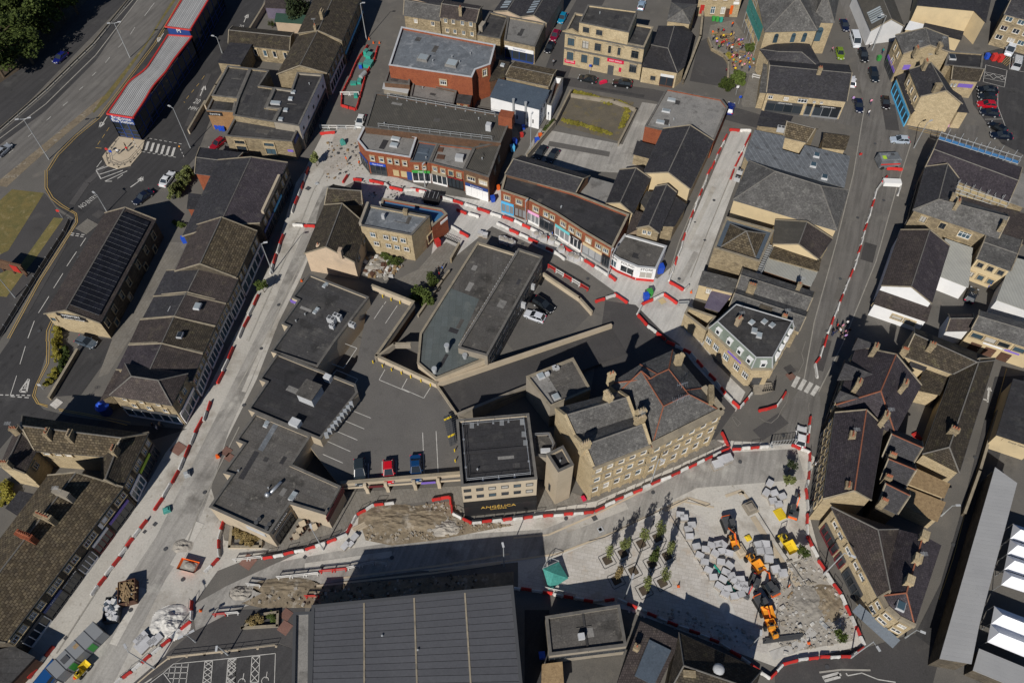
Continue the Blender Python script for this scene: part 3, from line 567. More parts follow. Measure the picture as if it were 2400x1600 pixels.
z_=MB()
for k in range(4):
 a=G('32',1690+60*k,325+28*k);b_=G('32',1640+58*k,420+25*k);z_.strip(a,b_,.75,.085)
z_.obj('zebra_crossing','linewhite')['kind']='structure'
lines('32',[[(1080,700),(1100,690),(1160,750),(1130,780),(1080,700)]],.12,'linefaint')
lines('43',[[(30,1520),(180,1480),(190,1505),(45,1545)]],.5);lines('43',[[(245,1475),(260,1500),(390,1475),(540,1535),(700,1560)]],.15);lines('43',[[(0,1470),(200,1445),(470,1450)]],.25,'kerbstone')
lines('42',[[(1560,420),(1545,560)],[(1505,530),(1545,545)]],.3);lines('42',[[(1545,450),(1560,415),(1580,460)]],.25)
lines('42',[[(1720,250),(1620,620),(1500,1000),(1340,1560)]],.12,'lineyellow');lines('43',[[(1340,0),(1230,420),(1100,800)]],.12,'lineyellow')
lines('40',[[(820,1170),(1110,1235)],[(818,1182),(1100,1250)]],.1,'lineyellow')
lines('40',[[(1640,800),(1640,980),(1720,1195)],[(1530,600),(1725,650),(1700,805),(1505,755),(1530,600)],[(1520,665),(1715,705)],[(1510,720),(1710,760)],[(1520,1100),(1680,1098)],[(1760,520),(1745,640),(1880,665)],[(1860,560),(1840,650)]],.1)
lines('40',[[(1525,672),(1560,700),(1600,680),(1640,720),(1680,700),(1712,745)],[(1520,705),(1560,690),(1600,730),(1640,705),(1680,740),(1712,715)]],.1,lev=7)
lines('40',[[(1690,590),(1755,525)],[(1700,600),(1755,550)],[(1715,610),(1755,575)],[(1675,580),(1735,520)],[(1665,570),(1715,515)]],.1,'lineyellow')
def hatch(v,a,b,c,d,n,diag=True,par=None,z=0.,mat='linewhite',wd=.1):
 A,B,C_,D_=GL(v,[a,b,c,d],z);m=MB();zz=z+.085
 for p,q in ((A,B),(B,C_),(C_,D_),(D_,A)):m.strip(p,q,wd,zz)
 for k in range(n):
  p0,p1=A.lerp(D_,k/n),A.lerp(D_,(k+1)/n);q0,q1=B.lerp(C_,k/n),B.lerp(C_,(k+1)/n)
  if diag:m.strip(p0,q1,wd,zz+.003);m.strip(q0,p1,wd,zz+.006)
  else:m.strip(p0,q0,wd,zz+.003)
 o=m.obj('bay_marking',mat,par)
 if not par:o['kind']='structure'
hatch('q',(1715,1205),(1845,1195),(1815,1568),(1680,1568),4);hatch('q',(2110,1165),(2240,1150),(2215,1568),(2080,1568),4)
hatch('13',(435,1328),(508,1318),(495,1560),(420,1560),3);hatch('13',(215,1355),(292,1343),(275,1600),(195,1600),3)
lines('q',[[(1190,1248),(2281,1140)],[(1190,1248),(1020,1400),(800,1568)],[(1020,1400),(1170,1600)],[(1140,1300),(1430,1300)],[(1050,1400),(1425,1392)],[(1120,1490),(1420,1488)],[(1330,1250),(1280,1568)],[(1230,1270),(1180,1568)],[(1440,1240),(1400,1568)],[(1130,1320),(1100,1460)]],.1)
lines('13',[[(0,1365),(650,1295),(640,1600)]],.1)
lines('q',[[(1110,1150),(1250,1130),(2281,1020)],[(1110,1150),(860,1340),(590,1568)]],.2,'conclight',lev=5,name='kerb')
wh=MB()
for p in (G('13',555,1545),G('13',340,1560)):
 for k in range(8):t=k*math.pi/5;wh.strip(p+Vector((.5*math.cos(t),.5*math.sin(t),0)),p+Vector((.5*math.cos(t+.65),.5*math.sin(t+.65),0)),.1,.085+.002*k)
 wh.strip(p+Vector((.1,.3,0)),p+Vector((.1,1.2,0)),.1,.083)
wh.obj('bay_symbol','linewhite')['kind']='structure'
# patches, drain covers and worn areas
for v,x,y,w_,mt in (('12',200,1012,1.5,'redpave'),('12',225,1065,1.3,'redpave'),('02',1640,985,2.,'redpave'),('13',400,455,2.,'redpave'),('13',750,940,1.5,'redpave'),('13',738,1060,1.7,'redpave'),('02',520,572,1.6,'pavpale'),('11',950,165,1.0,'greydk'),('11',1030,120,.8,'copingw'),('32',1620,320,1.4,'redpave'),('32',1610,260,1.6,'asphalt'),('31',440,1200,1.2,'plywood'),('31',830,640,.5,'greydk'),('31',740,475,.4,'greydk'),('30',1145,1405,.5,'greydk'),('13',920,412,.5,'greydk'),('03',1330,180,.5,'greydk'),('03',1425,110,.6,'greydk'),('03',605,1155,.5,'greydk'),('23',1755,160,.9,'copingw'),('23',1700,55,.8,'greydk'),('p',175,525,.5,'greydk'),('01',800,515,3.2,'pavgrey'),('01',910,400,2.,'asphalt')):
 c=G(v,x,y);m=MB();a=.35 if v[0] in '01' else-.2;ca,sa=math.cos(a-.9),math.sin(a-.9);q=[(c.x+i*w_/2*ca-j*w_/2*sa,c.y+i*w_/2*sa+j*w_/2*ca,.083) for i,j in ((-1,-1),(1,-1),(1,1),(-1,1))];m.poly(q)
 m.obj('drain_cover' if mt in ('greydk','copingw') else 'paving_patch',mt)['kind']='structure'

lines('p',[[(1205,230),(1530,760),(1850,1290)],[(0,700),(250,640),(480,520),(1100,230)],[(1190,195),(1510,50),(1790,165),(1860,135)],[(720,1080),(1000,380)],[(900,1290),(1190,700)]],.12,'greydk',lev=3,name='paving_joint')
lines('33',[[(1320,0),(1530,330),(1760,660)],[(1600,600),(1680,770)]],.14,'greydk',lev=3,name='paving_joint');lines('33',[[(1270,40),(1480,370),(1700,690)]],.9,'conclight',lev=1,name='kerb')
lines('32',[[(460,1560),(680,1440),(880,1500)],[(1020,1420),(1170,1370),(1320,1568)],[(1140,1400),(1190,1385)]],.5,'conclight',lev=1,name='kerb');lines('33',[[(1440,1320),(1640,1250),(1760,1170),(1830,1080)]],1.3,'concslab',lev=1,name='kerb')

# trench repairs, oil marks and manholes in the roads
for v,pts,wd,mt in (('D',[(300,330),(200,420),(165,470)],1.4,'asphalt'),('D',[(480,170),(430,290)],1.2,'asphalt'),('D',[(150,560),(60,720)],.9,'asphalt'),('D',[(2020,420),(1960,620),(1900,800)],1.1,'carriage'),('D',[(2000,560),(1990,600)],2.4,'asphalt'),('D',[(1940,640),(1925,690)],1.8,'ground'),('D',[(2040,240),(2050,300)],3.,'asphalt'),('D',[(1900,780),(1880,850)],1.6,'asphalt'),('D',[(1800,960),(1740,1000)],2.4,'asphalt'),('D',[(1350,200),(1480,222)],1.,'asphaltdk'),('D',[(620,760),(560,900)],.8,'dust'),('D',[(460,1200),(400,1300)],1.5,'dust'),('D',[(330,1350),(260,1480)],1.2,'dust'),('D',[(700,1300),(900,1272)],1.,'dust'),('D',[(1300,1215),(1440,1160)],1.3,'dust'),('D',[(1640,430),(1580,560)],.9,'dust'),('D',[(1600,580),(1560,650)],1.2,'dustroad'),('D',[(1260,330),(1400,355)],1.6,'deck'),('D',[(2270,960),(2230,1120)],1.,'asphalt'),('D',[(980,230),(1010,150)],0.5,'asphalt')):lines(v,[pts],wd,mt,lev=-8,name='road_repair')
mh=random.Random(4);mm_=MB();mm_.tube((0,0,0),(0,0,.012),.33,.33,10);mm_=mm_.mesh('manhole_cover','greydk')
for x,y in ((250,400),(330,300),(180,590),(90,760),(600,800),(640,700),(560,930),(470,1130),(380,1260),(300,1400),(420,1330),(200,1500),(760,360),(1000,470),(1200,560),(1350,640),(1640,460),(1560,640),(1600,760),(2010,330),(1970,500),(1930,640),(1900,760),(2030,460),(1800,1000),(1700,1060),(1500,1130),(1300,1190),(900,1280),(740,1300),(860,950),(940,1020),(2240,1050),(2190,1250),(1900,1530),(560,1440)):o=inst('manhole_cover',mm_,None,G('D',x,y,.1));o['kind']='structure'
# ------------------------------------------------------------------ buildings: north west (bus station, shops along the west street)
def bus_hall(label,v,LL,RR,h,text,tower=False):
 r=empty('bus_station_hall',(*G(v,*LL[0]).to_2d(),0),label,'bus station')
 def curve(P,n=30):
  P=[P[0]+(P[0]-P[1])]+list(P)+[P[-1]+(P[-1]-P[-2])];out=[];k=len(P)-3
  for i in range(n+1):
   t=min(i/n*k,k-1e-6);a=int(t);t-=a;p0,p1,p2,p3=P[a:a+4];out.append(((p1*2)+(p2-p0)*t+(p0*2-p1*5+p2*4-p3)*t*t+(p1*3-p0-p2*3+p3)*t*t*t)*.5)
  return out
 L,Q=GL(v,LL,h),GL(v,RR,h)
 A,B=curve(L),curve(Q);n=len(A);nr=14
 for k in range(nr):
  m=MB()
  for i in range(n-1):
   a,b_,c,d=A[i].lerp(B[i],k/nr),A[i].lerp(B[i],(k+.86)/nr),A[i+1].lerp(B[i+1],(k+.86)/nr),A[i+1].lerp(B[i+1],k/nr);m.poly([a,b_,c,d])
   e=Vector((0,0,.09));b2,c2=A[i].lerp(B[i],(k+1)/nr),A[i+1].lerp(B[i+1],(k+1)/nr);m.poly([b_,b2+e,c2+e,c]);
  m.obj('roof_sheet','metalroof',r)
 m=MB()
 for i in range(n-1):m.poly([A[i]-Vector((0,0,.15)),A[i+1]-Vector((0,0,.15)),B[i+1]-Vector((0,0,.15)),B[i]-Vector((0,0,.15))])
 m.obj('soffit','greydk',r)
 for E_ in (A,B,[A[0],B[0]],[A[-1],B[-1]]):
  m=MB()
  for a,b_ in zip(E_,E_[1:]):m.poly([a+Vector((0,0,.16)),b_+Vector((0,0,.16)),b_-Vector((0,0,.3)),a-Vector((0,0,.3))])
  for a,b_ in zip(E_,E_[1:]):m.tube(a,b_,.26,.26,5)
  m.obj('fascia','red',r)
 bx=[A[0].lerp(B[0],.06),A[0].lerp(B[0],.94),A[-1].lerp(B[-1],.94),A[-1].lerp(B[-1],.06)]
 m=MB();m.poly([(*bx[0].to_2d(),h-1.9),(*bx[1].to_2d(),h-1.9),(*bx[1].to_2d(),h-.2),(*bx[0].to_2d(),h-.2)]);o=m.obj('sign_panel','navy',r)
 d=(bx[1]-bx[0]);ang=math.atan2(d.y,d.x);nn=Vector((d.y,-d.x,0)).normalized();c=(bx[0]+bx[1])/2
 for k,t in enumerate(text):
  lo=inst('lettering',text_mesh(t,1.15 if len(t)>1 else 1.5,'paintwhite'),o,Vector((c.x,c.y,h-.62-.85*k))+nn*.08-r.location);lo.rotation_euler=(math.pi/2,0,ang)
 for side,nm in ((1,'glazed_wall'),(3,'glazed_wall'),(0,'entrance'),(2,'glazed_wall')):
  a,b_=bx[side],bx[(side+1) % 4];z1=h-1.9 if side in (0,) else h-.8;Ld=(b_-a).length;nb=max(3,int(Ld/2.6));f=MB()
  if side in (1,3):sp=MB();sp.poly([(*a.to_2d(),h-1.),(*a.lerp(b_,.3).to_2d(),h-1.),(*a.lerp(b_,.3).to_2d(),h+.0),(*a.to_2d(),h-.1)]);sp.obj('sign_panel','navy',r)
  for k in range(nb+1):p=a.lerp(b_,k/nb);f.box((p.x,p.y,0),(.16,.16,z1))
  for zz in (.35,1.3,2.5,z1-.1):f.tube((a.x,a.y,zz),(b_.x,b_.y,zz),.06,.06,4)
  fo=f.obj('glazing_frame','navy',r)
  for k in range(nb):
   p,q=a.lerp(b_,(k+.03)/nb),a.lerp(b_,(k+.97)/nb);g=MB();g.poly([(p.x,p.y,.3),(q.x,q.y,.3),(q.x,q.y,z1),(p.x,p.y,z1)]);g.obj('pane','glass',fo)
 f=MB();f.poly([(p.x,p.y,.12) for p in bx]);f.obj('floor','pavgrey',r);return r
bus_hall('bus station hall with grey ribbed roof, red edge and Brighouse Bus Station sign','00',[(985,1048),(1095,890),(1190,755),(1330,645),(1400,550),(1545,325)],[(1222,1085),(1325,930),(1408,795),(1522,665),(1600,550),(1765,340)],6.2,['Brighouse','Bus Station'])
bus_hall('taller rear bus station hall with red edge and white M sign at the top edge','00',[(1520,248),(1655,30),(1790,-190)],[(1748,278),(1880,60),(2010,-160)],7.2,['M'],True)
b=bld('stone_roof_terrace','long stone terrace with mossy roof and buff front gable beside the upper west street','shop row','10',[(875,300),(670,678),(1118,668),(1255,378)],6.2,'gable','stone','stoneslated',ridge=[(1010,272),(850,605)])
WIN(b,2,5,4.6,.9,1.3);shop(b,2,.03,.97,'white','paintwhite',n=7)
b=bld('stone_roof_terrace','taller stone terrace with big chimney stack behind the buff-gabled one at the top','shop row','10',[(1030,-60),(860,305),(1256,372),(1430,-40)],7,'gable','stone','stoneslated',ridge=[(1150,-80),(1015,265)])
chimney(b,'10',1070,105,10.6,1.9,.8,n=4,pot='potbuff');chimney(b,'10',1010,235,10,.9,.6,n=1);WIN(b,2,5,5,.9,1.4,fr='d');shop(b,2,.03,.97,'skyblue','greydk',n=6)
b=bld('rear_wing','low stone-roofed wing with four white windows facing a cluttered yard','outbuilding','10',[(222,396),(772,458),(812,300),(262,245)],4.2,'gable','stone','stoneslated',ridge=[(245,283),(796,328)])
WIN(b,0,[.42,.58,.74,.92],2.5,.9,1.7,'p')
bld('rear_workshop','small dark-roofed stone workshop left of the cluttered yard','outbuilding','10',[(235,397),(425,412),(322,592),(122,572)],4.6,'slab','stone','slate')
b=bld('chemist_shop','flat dark roof of the chemist left section, stone parapet along the bus road','shop','10',[(210,605),(418,628),(300,905),(62,880)],6.2,'flat','stone','felt')
b=bld('chemist_shop','flat-roofed chemist middle section stepping round a small yard','shop','10',[(420,628),(592,648),(502,788),(640,808),(560,985),(690,1002),(630,1122),(258,1060),(302,907)],6.3,'flat','stone','felt')
b=bld('chemist_shop','lower front block of the chemist with orange brick wall and Superdrug sign','shop','10',[(75,892),(290,910),(262,1032),(15,1016)],(20,1020,75,1195),'flat','brickbuff','felt');sign(b,2,.72,b.h-.75,3.4,.9,'paintblack','Superdrug')
b=bld('stone_shop','flat-roofed buff stone shop with two tall window bays facing the terrace yard','shop','10',[(278,1075),(868,1160),(800,1302),(185,1250)],5.2,'flat','stone','felt',par=.5)
for f in (.8,.36):WIN(b,2,[f],3.9,2.2,.9,'d2','d');WIN(b,2,[f],2.0,2.2,1.6,'d2','d')
sign(b,1,.5,4.2,3.2,1.,'navy');sign(b,2,.06,2.6,1.2,.5,'purple')
b=bld('white_shop','white-sided flat-roofed shop with four square rooflights on the upper west street','shop','10',[(850,665),(1088,683),(865,1158),(632,1120),(692,1000),(562,985),(642,805),(795,826)],6.6,'flat','concrete','feltn',cop='copingd',par=.45);p,q,nn,a=edge_frame(b,1);m=MB();m.poly([(*(p+nn*.02),2.8),(*(q+nn*.02),2.8),(*(q+nn*.02),6.5),(*(p+nn*.02),6.5)]);m.obj('wall_facing','white',b.root)
for x,y in ((815,850),(790,912),(745,1015),(700,1100)):rooflight(b,'10',x,y,6.2,1.,1.)
rooflight(b,'10',650,950,6.2,2.4,1.1);WIN(b,1,5,4.6,.6,.7,'d','d',False);shop(b,1,.04,.96,'greydk','greydk',n=7)
b=bld('garden_shed','green-roofed shed with peach wall behind the terrace','shed','10',[(660,125),(925,145),(890,215),(648,196)],3,'slab','render','greenroof')
b=bld('garden_shed','brown-roofed shed beside the dark conifer at the top edge','shed','10',[(570,-50),(745,-40),(742,75),(555,66)],3.2,'slab','purplesheet','tile')
# ---- terrace along the west side of the dug-up street
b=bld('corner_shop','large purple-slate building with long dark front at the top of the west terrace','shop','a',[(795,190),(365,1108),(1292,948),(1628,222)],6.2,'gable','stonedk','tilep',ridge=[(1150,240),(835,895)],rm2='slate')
WIN(b,2,[.12,.25,.42,.55,.75,.88],4.6,.8,1.3);shop(b,2,.02,.34,'navy','greydk',n=4);shop(b,2,.36,.64,'skyblue','greydk',n=3);shop(b,2,.66,.98,'greydk','greydk',n=4)
pa=MB();pa.wallline(b.P[3].lerp(b.P[2],.25),b.P[3].lerp(b.P[2],.86),.5,6.0,7.0);pa.obj('parapet','conclight',b.root)
b=bld('rear_wing','rear wing with purple-slate roof over a red brick wall behind the corner shop','outbuilding','a',[(515,338),(882,386),(1080,100),(575,35)],5.2,'gable','brick','slate',ridge=[(530,138),(1075,192)])
bld('rear_wing','small rear lean-to wing with slate roof above a planted terrace','outbuilding','a',[(440,596),(680,626),(525,778),(418,772)],4,'slab','brick','slate')
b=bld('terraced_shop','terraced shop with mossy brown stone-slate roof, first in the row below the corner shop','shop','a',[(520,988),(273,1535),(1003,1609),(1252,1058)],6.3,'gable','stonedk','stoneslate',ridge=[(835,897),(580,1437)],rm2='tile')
WIN(b,2,[.12,.28,.72,.88],4.7,.85,1.4);shop(b,2,.02,.98,'copingw','paintwhite',n=6,glass='glassb')
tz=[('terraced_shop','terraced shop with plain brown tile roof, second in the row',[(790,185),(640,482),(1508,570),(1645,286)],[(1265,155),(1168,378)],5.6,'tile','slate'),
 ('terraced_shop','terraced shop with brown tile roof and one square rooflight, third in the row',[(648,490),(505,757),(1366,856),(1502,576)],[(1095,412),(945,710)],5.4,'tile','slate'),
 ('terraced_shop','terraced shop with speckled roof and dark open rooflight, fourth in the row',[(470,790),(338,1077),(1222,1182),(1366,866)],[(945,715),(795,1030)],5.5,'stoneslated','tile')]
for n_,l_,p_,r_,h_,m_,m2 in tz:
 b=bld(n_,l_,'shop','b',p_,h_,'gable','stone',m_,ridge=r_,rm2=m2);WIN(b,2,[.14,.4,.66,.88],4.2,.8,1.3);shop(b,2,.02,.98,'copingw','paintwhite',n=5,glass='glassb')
 if 'square' in l_:rooflight(b,'b',1165,615,7.0,1.5,1.2,.2);rooflight(b,'b',840,655,6.6,1.5,.9,.1,glass='copingw')
 if 'open' in l_:rooflight(b,'b',950,968,7.2,1.3,1.,.2,glass='glass')
b=bld('terraced_shop','terraced shop with purple-brown tile roof next to the hipped corner house','shop','c',[(545,248),(395,545),(1290,692),(1425,358)],5.4,'gable','stone','tile',ridge=[(1000,197),(848,525)],rm2='tilep');WIN(b,2,[.14,.4,.66,.88],4.2,.8,1.3);shop(b,2,.02,.98,'copingw','paintwhite',n=5,glass='glassb')
b=bld('corner_house','hipped brown-roofed corner shop at the foot of the west terrace with glazed front','shop','c',[(310,850),(1050,972),(1236,606),(490,486)],7.,'hip','stone','tile',ridge=[(565,635),(890,685)],ends='hh',rise=2.4)
WIN(b,0,[.2,.48,.76],6.1,.8,.8,'p');WIN(b,0,[.3,.55,.82],4.4,.9,1.2);WIN(b,1,[.3,.6],5.4,.9,1.4);shop(b,0,.03,.97,'greydk','paintwhite',n=6,glass='glassb');shop(b,1,.03,.97,'paintwhite','paintwhite',n=4,glass='glassb')
bld('lean_to','brown tiled lean-to on the left side of the hipped corner shop','outbuilding','c',[(392,545),(470,550),(312,862),(205,906)],4,'slab','stone','tile')
# ---- works hall with solar panels
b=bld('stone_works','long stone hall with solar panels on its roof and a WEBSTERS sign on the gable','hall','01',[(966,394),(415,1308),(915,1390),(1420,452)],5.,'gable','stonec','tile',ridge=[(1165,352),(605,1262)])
WIN(b,2,[.05,.17,.3,.43,.6,.75,.9],3.2,.9,1.6,'d','d');WIN(b,2,[.12,.36,.66,.84],.9,.9,1.3,'d','d')
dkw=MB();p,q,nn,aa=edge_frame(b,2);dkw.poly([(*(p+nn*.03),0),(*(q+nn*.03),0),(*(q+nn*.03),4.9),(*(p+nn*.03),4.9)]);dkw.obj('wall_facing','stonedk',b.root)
sign(b,1,.5,5.5,5.6,.75,'paintblack','WEBSTERS',ts=.75);sign(b,1,.53,4.7,5.2,.5,'paintblack','Bathrooms  Furnishings',ts=.42);WIN(b,1,[.1],3.6,1.,1.,'d','d')
e0,e1=b.P[3].copy(),b.P[2].copy();r0,r1=b.r0,b.r1;nn=(e1-e0).cross(r0-e0).normalized();nn=nn if nn.z>0 else-nn
for i in range(21):
 for j in range(6):
  def pt(u,v_):return (e0.lerp(e1,u)).lerp(r0.lerp(r1,u),v_)
  u0,u1,v0,v1=.045+i*.0435,.045+(i+.93)*.0435,.1+j*.145,.1+(j+.94)*.145;a=[pt(u0,v0),pt(u1,v0),pt(u1,v1),pt(u0,v1)];m=MB();o_=nn*.3
  m.poly([p+o_ for p in a],0)
  for k in range(4):m.poly([a[k]+nn*.22,a[(k+1) % 4]+nn*.22,a[(k+1) % 4]+o_,a[k]+o_],1)
  c_=sum(a,Vector())/4;fr=[c_+(p-c_)*1.0 for p in a];m.obj('solar_panel',['solar','solarframe'],b.root)
# ---- south-west block
b=bld('stone_house','stone house wing with tiled roof and cream gable end at the left edge','house','d',[(215,205),(0,692),(290,757),(430,486)],6.3,'gable','stonec','tile',ridge=[(300,165),(95,642)],rise=1.6)
chimney(b,'d',160,225,9.6,1.6,.7,'x',3);chimney(b,'d',40,640,9.4,1.6,.7,'x',3);WIN(b,2,[.5],4.5,.9,1.3)
b=bld('stone_house','stone-slated range behind the courtyard of the south-west block with three chimneys','house','d',[(435,486),(1330,560),(1760,300),(295,85)],6.3,'gable','stonec','stoneslate',ridge=[(325,240),(1440,385)],rm2='stoneslate',rise=2.4)
chimney(b,'d',565,265,9.8,1.6,.7,'x',2);chimney(b,'d',840,290,9.8,1.8,.8,'x',4,pot='potbuff');chimney(b,'d',1380,470,9.8,1.6,.8,'x',3);WIN(b,0,[.12,.28,.42],5.4,1.1,.8,'p')
b=bld('corner_pub','dark stone range facing the street with lime-green shopfront','shop','d',[(1275,570),(1238,862),(1480,942),(1792,300)],6.2,'gable','stonedk','stoneslated',ridge=[(1565,390),(1320,880)],rise=1.9)
WIN(b,2,[.1,.2,.42,.54,.75,.9],4.8,.8,1.4);shop(b,2,.02,.4,'white','paintwhite',n=4,glass='glassb');shop(b,2,.42,.8,'lime','greydk',n=4);shop(b,2,.82,.98,'greydk','greydk',n=2)
b=bld('stone_slate_row','long row under one big mossy stone-slate roof at the lower left edge','shop row','03',[(440,-330),(-690,1160),(45,1182),(1110,-225)],6.4,'gable','stonedk','stoneslate',ridge=[(682,-352),(-420,1100)])
chimney(b,'d',740,1010,b.zr+1.5,3.2,.9,'x',0,hs=2.6,wall='concrete');chimney(b,'d',520,1290,b.zr+1.5,3.2,.9,'x',5,hs=2.6);chimney(b,'03',215,205,b.zr+1.5,3.2,.9,'x',7,hs=2.6,wall='brick')
WIN(b,2,[.03,.09,.17,.235,.33,.38,.47,.53,.64,.69,.8,.85,.93,.97],4.9,1.,1.35,'x2');rooflight(b,'03',85,530,b.h+2,1.4,1.2,.1,glass='copingw')
for f0,f1,c_,g_2,t_ in ((.03,.2,'greydk','paintwhite',None),(.21,.36,'navy','greydk','BAR 7'),(.37,.48,'paintblack','greydk','VARIETY SALON'),(.5,.62,'greydk','paintwhite',None),(.64,.78,'paintwhite','maroon',None),(.8,.98,'purple','greydk',None)):shop(b,2,f0,f1,c_,g_2,t_,n=4)
sign(b,2,.79,4.6,1.9,1.5,'paintwhite')
bld('lean_to','grey-roofed lean-to behind the big stone-slate row','outbuilding','d',[(240,1005),(400,1042),(215,1277),(85,1197)],4,'slab','stonec','slate')
bld('small_kiosk','dark single-storey shop cut by the lower left corner','shop','03',[(-160,1310),(115,1240),(300,1335),(50,1600),(-160,1600)],3.2,'slab','timberdk','felt')
# ------------------------------------------------------------------ buildings: centre
def vstub(b,fr,z0,z1,i,w=.5,d=.3,mat='conclight'):
 for f in fr:l,a=place(b,i,f,z0,d/2);m=MB();m.box((0,0,0),(w,d,z1-z0));inst('pilaster',m.mesh('pilaster',mat),b.root,l,a)
b=bld('flat_shop_unit','dark flat-roofed shop unit with stepped west side, northernmost of the central three','shop','11',[(965,948),(1508,1160),(1195,1568),(1035,1803),(605,1658),(768,1432),(703,1405),(857,1190),(797,1165)],5.6,'flat','conclight','felt',cop='copingd')
for x,y in ((1122,1040),(1100,1062),(1035,1275),(1012,1302)):rooflight(b,'11',x,y,5.3,.7,.7,.25)
for x,y in ((1220,1345),(1165,1372)):unit(b,'11',x,y,5.3,(1.5,.8,1.3),'copingw')
unit(b,'11',1170,1430,5.3,(.9,.6,.9),'copingw');unit(b,'11',1355,1415,5.3,(1.2,.7,1.),'copingw');sign(b,7,.6,4.4,2.2,.8,'purple')
b2=b
b=bld('flat_shop_unit','near-black felt-roofed shop unit, middle of the central three, with a rooftop hut','shop','12',[(668,108),(1385,395),(1405,470),(1060,900),(395,622),(565,375),(497,348)],5.6,'flat','conclight','feltn',cop='copingd')
c=G('12',955,440,7.6);hu=MB();hu.box((c.x,c.y,5.2),(2.9,3.1,2.2),b.ang);ho=hu.obj('rooftop_hut','copingw',b.root);hu=MB();hu.box((c.x,c.y,7.4),(3.1,3.3,.15),b.ang);hu.obj('hut_roof','feltm',ho)
c=G('12',825,735,6.4);hu=MB();hu.box((c.x,c.y,5.2),(1.7,1.3,1.2),b.ang);hu.obj('rooftop_box','copingw',b.root);c=G('12',1125,318,6.6);hu=MB();hu.box((c.x,c.y,5.2),(1.2,.9,1.4),b.ang);hu.obj('rooftop_box','copingw',b.root)
p,q=b.P[2],b.P[3];nn=Vector(((q-p).y,-(q-p).x,0)).normalized()*b.sg
for k in range(9):
 c=p.lerp(q,.22+k*.082);m=MB();m.box((c.x+nn.x*.25,c.y+nn.y*.25,4.7),(.6,.6,1.1),b.ang+.7);m.obj('vent_cowl','galv',b.root)
b=bld('flat_shop_unit','brown-grey felt-roofed shop unit with cut-out corner, southernmost of the central three','shop','12',[(465,655),(975,866),(800,1130),(1250,1330),(1110,1590),(780,1490),(590,1768),(40,1520),(245,1228),(163,1205),(357,940),(280,910)],5.4,'flat','conclight','feltm',cop='copingd')
c=G('12',640,1330,6);m=MB();m.tube((c.x-1,c.y-1.2,5.3),(c.x+.8,c.y+1,5.5),.28,.28,8);m.ball((c.x-1,c.y-1.2,5.6),.45,8,5);m.obj('vent_duct','steel',b.root,True)
for x,y in ((575,745),(560,775)):rooflight(b,'12',x,y,5.1,.8,.6,.2,glass='glassl')
for x,y in ((825,1405),(800,1440)):rooflight(b,'12',x,y,5.1,.9,.9,.3)
for x,y in ((505,1635),(478,1665),(600,1680),(575,1715)):c=G('12',x,y,5.2);m=MB();m.tube((c.x,c.y,5),(c.x,c.y,5.5),.25,.25,8);m.tube((c.x,c.y,5.5),(c.x,c.y,5.6),.36,.3,8);m.obj('roof_vent','greydk',b.root)
sign(b,5,.5,4.6,4.6,.7,'greydk','PASTA PAPPA','paintwhite',.5);shop(b,5,.08,.92,'greydk','paintblack',n=5);sign(b,3,.5,3.9,5.5,1.6,'maroon');sign(b,6,.25,3.9,3.4,1.1,'copingw')
lead=MB();lead.strip(G('12',660,750,5.1),G('12',510,1000,5.1),.9,5.075);lead.obj('lead_strip','lead',b.root);lead=MB();lead.strip(G('12',480,1010,5.1),G('12',330,1260,5.1),.9,5.073);lead.obj('dark_strip','feltn',b.root)  # pale lead strip, then a strip of darker felt
# raised parking deck
DK=[(853,660),(950,697),(866,822),(1003,887),(1050,955),(1062,1100),(783,1120),(700,1010),(820,830)]
dz=3.0;r=empty('parking_deck',(*G('D',930,950).to_2d(),0),'raised concrete parking deck with white bay lines above the street','car park');P=GL('D',DK,dz)
fi=[G('D',1062,1100,dz),G('D',783,1120,dz)];nn=Vector(((fi[1]-fi[0]).y,-(fi[1]-fi[0]).x,0)).normalized();nn=nn if nn.y>0 else-nn
low=[p.to_2d() for p in P];low[5]=low[5]+nn.to_2d()*3;low[6]=low[6]+nn.to_2d()*3
m=MB();m.prism(low,-.1,dz-.6,top=False);m.obj('base_wall','brickdk',r);m=MB();m.prism([p.to_2d() for p in P],dz-.6,dz,bot=True,mt=1);m.obj('deck_slab',['conclight','deck'],r)
def parapet(pts,z0,h,th=.35,mat='conclight',name='parapet',z1=None,par=r,view='D'):
 g=[G(view,p[0],p[1],z0+h) for p in pts];m=MB()
 for a,b_ in zip(g,g[1:]):m.wallline(a,b_,th,z0-.3,z0+h)
 m.obj(name,mat,par);c=MB()
 for a,b_ in zip(g,g[1:]):d=(b_-a).normalized()*.15;c.wallline(a-d,b_+d,th+.12,z0+h+.003,z0+h+.08)
 c.obj('coping','coping',par)
parapet([(855,655),(950,693)],dz,1.5);parapet([(950,693),(864,816),(1003,880)],dz,1.3);parapet([(1003,884),(1048,950)],dz,.5,.25);parapet([(1058,1085),(783,1108)],dz,1.1,.4)
for f in (.2,.37,.6,.8):
 c=fi[1].lerp(fi[0],f);m=MB();m.box((c.x,c.y+.3,0),(.55,.55,dz-.55));m.box((c.x,c.y-.1,dz-.6),(.5,.35,1.5));m.obj('column','conclight',r)
for f in (.29,.72):c=fi[1].lerp(fi[0],f);m=MB();m.box((c.x,c.y-.28,dz-.15),(2.3,.08,.6),math.atan2((fi[0]-fi[1]).y,(fi[0]-fi[1]).x));m.obj('sign_board','maroon' if f<.5 else 'purple',r)
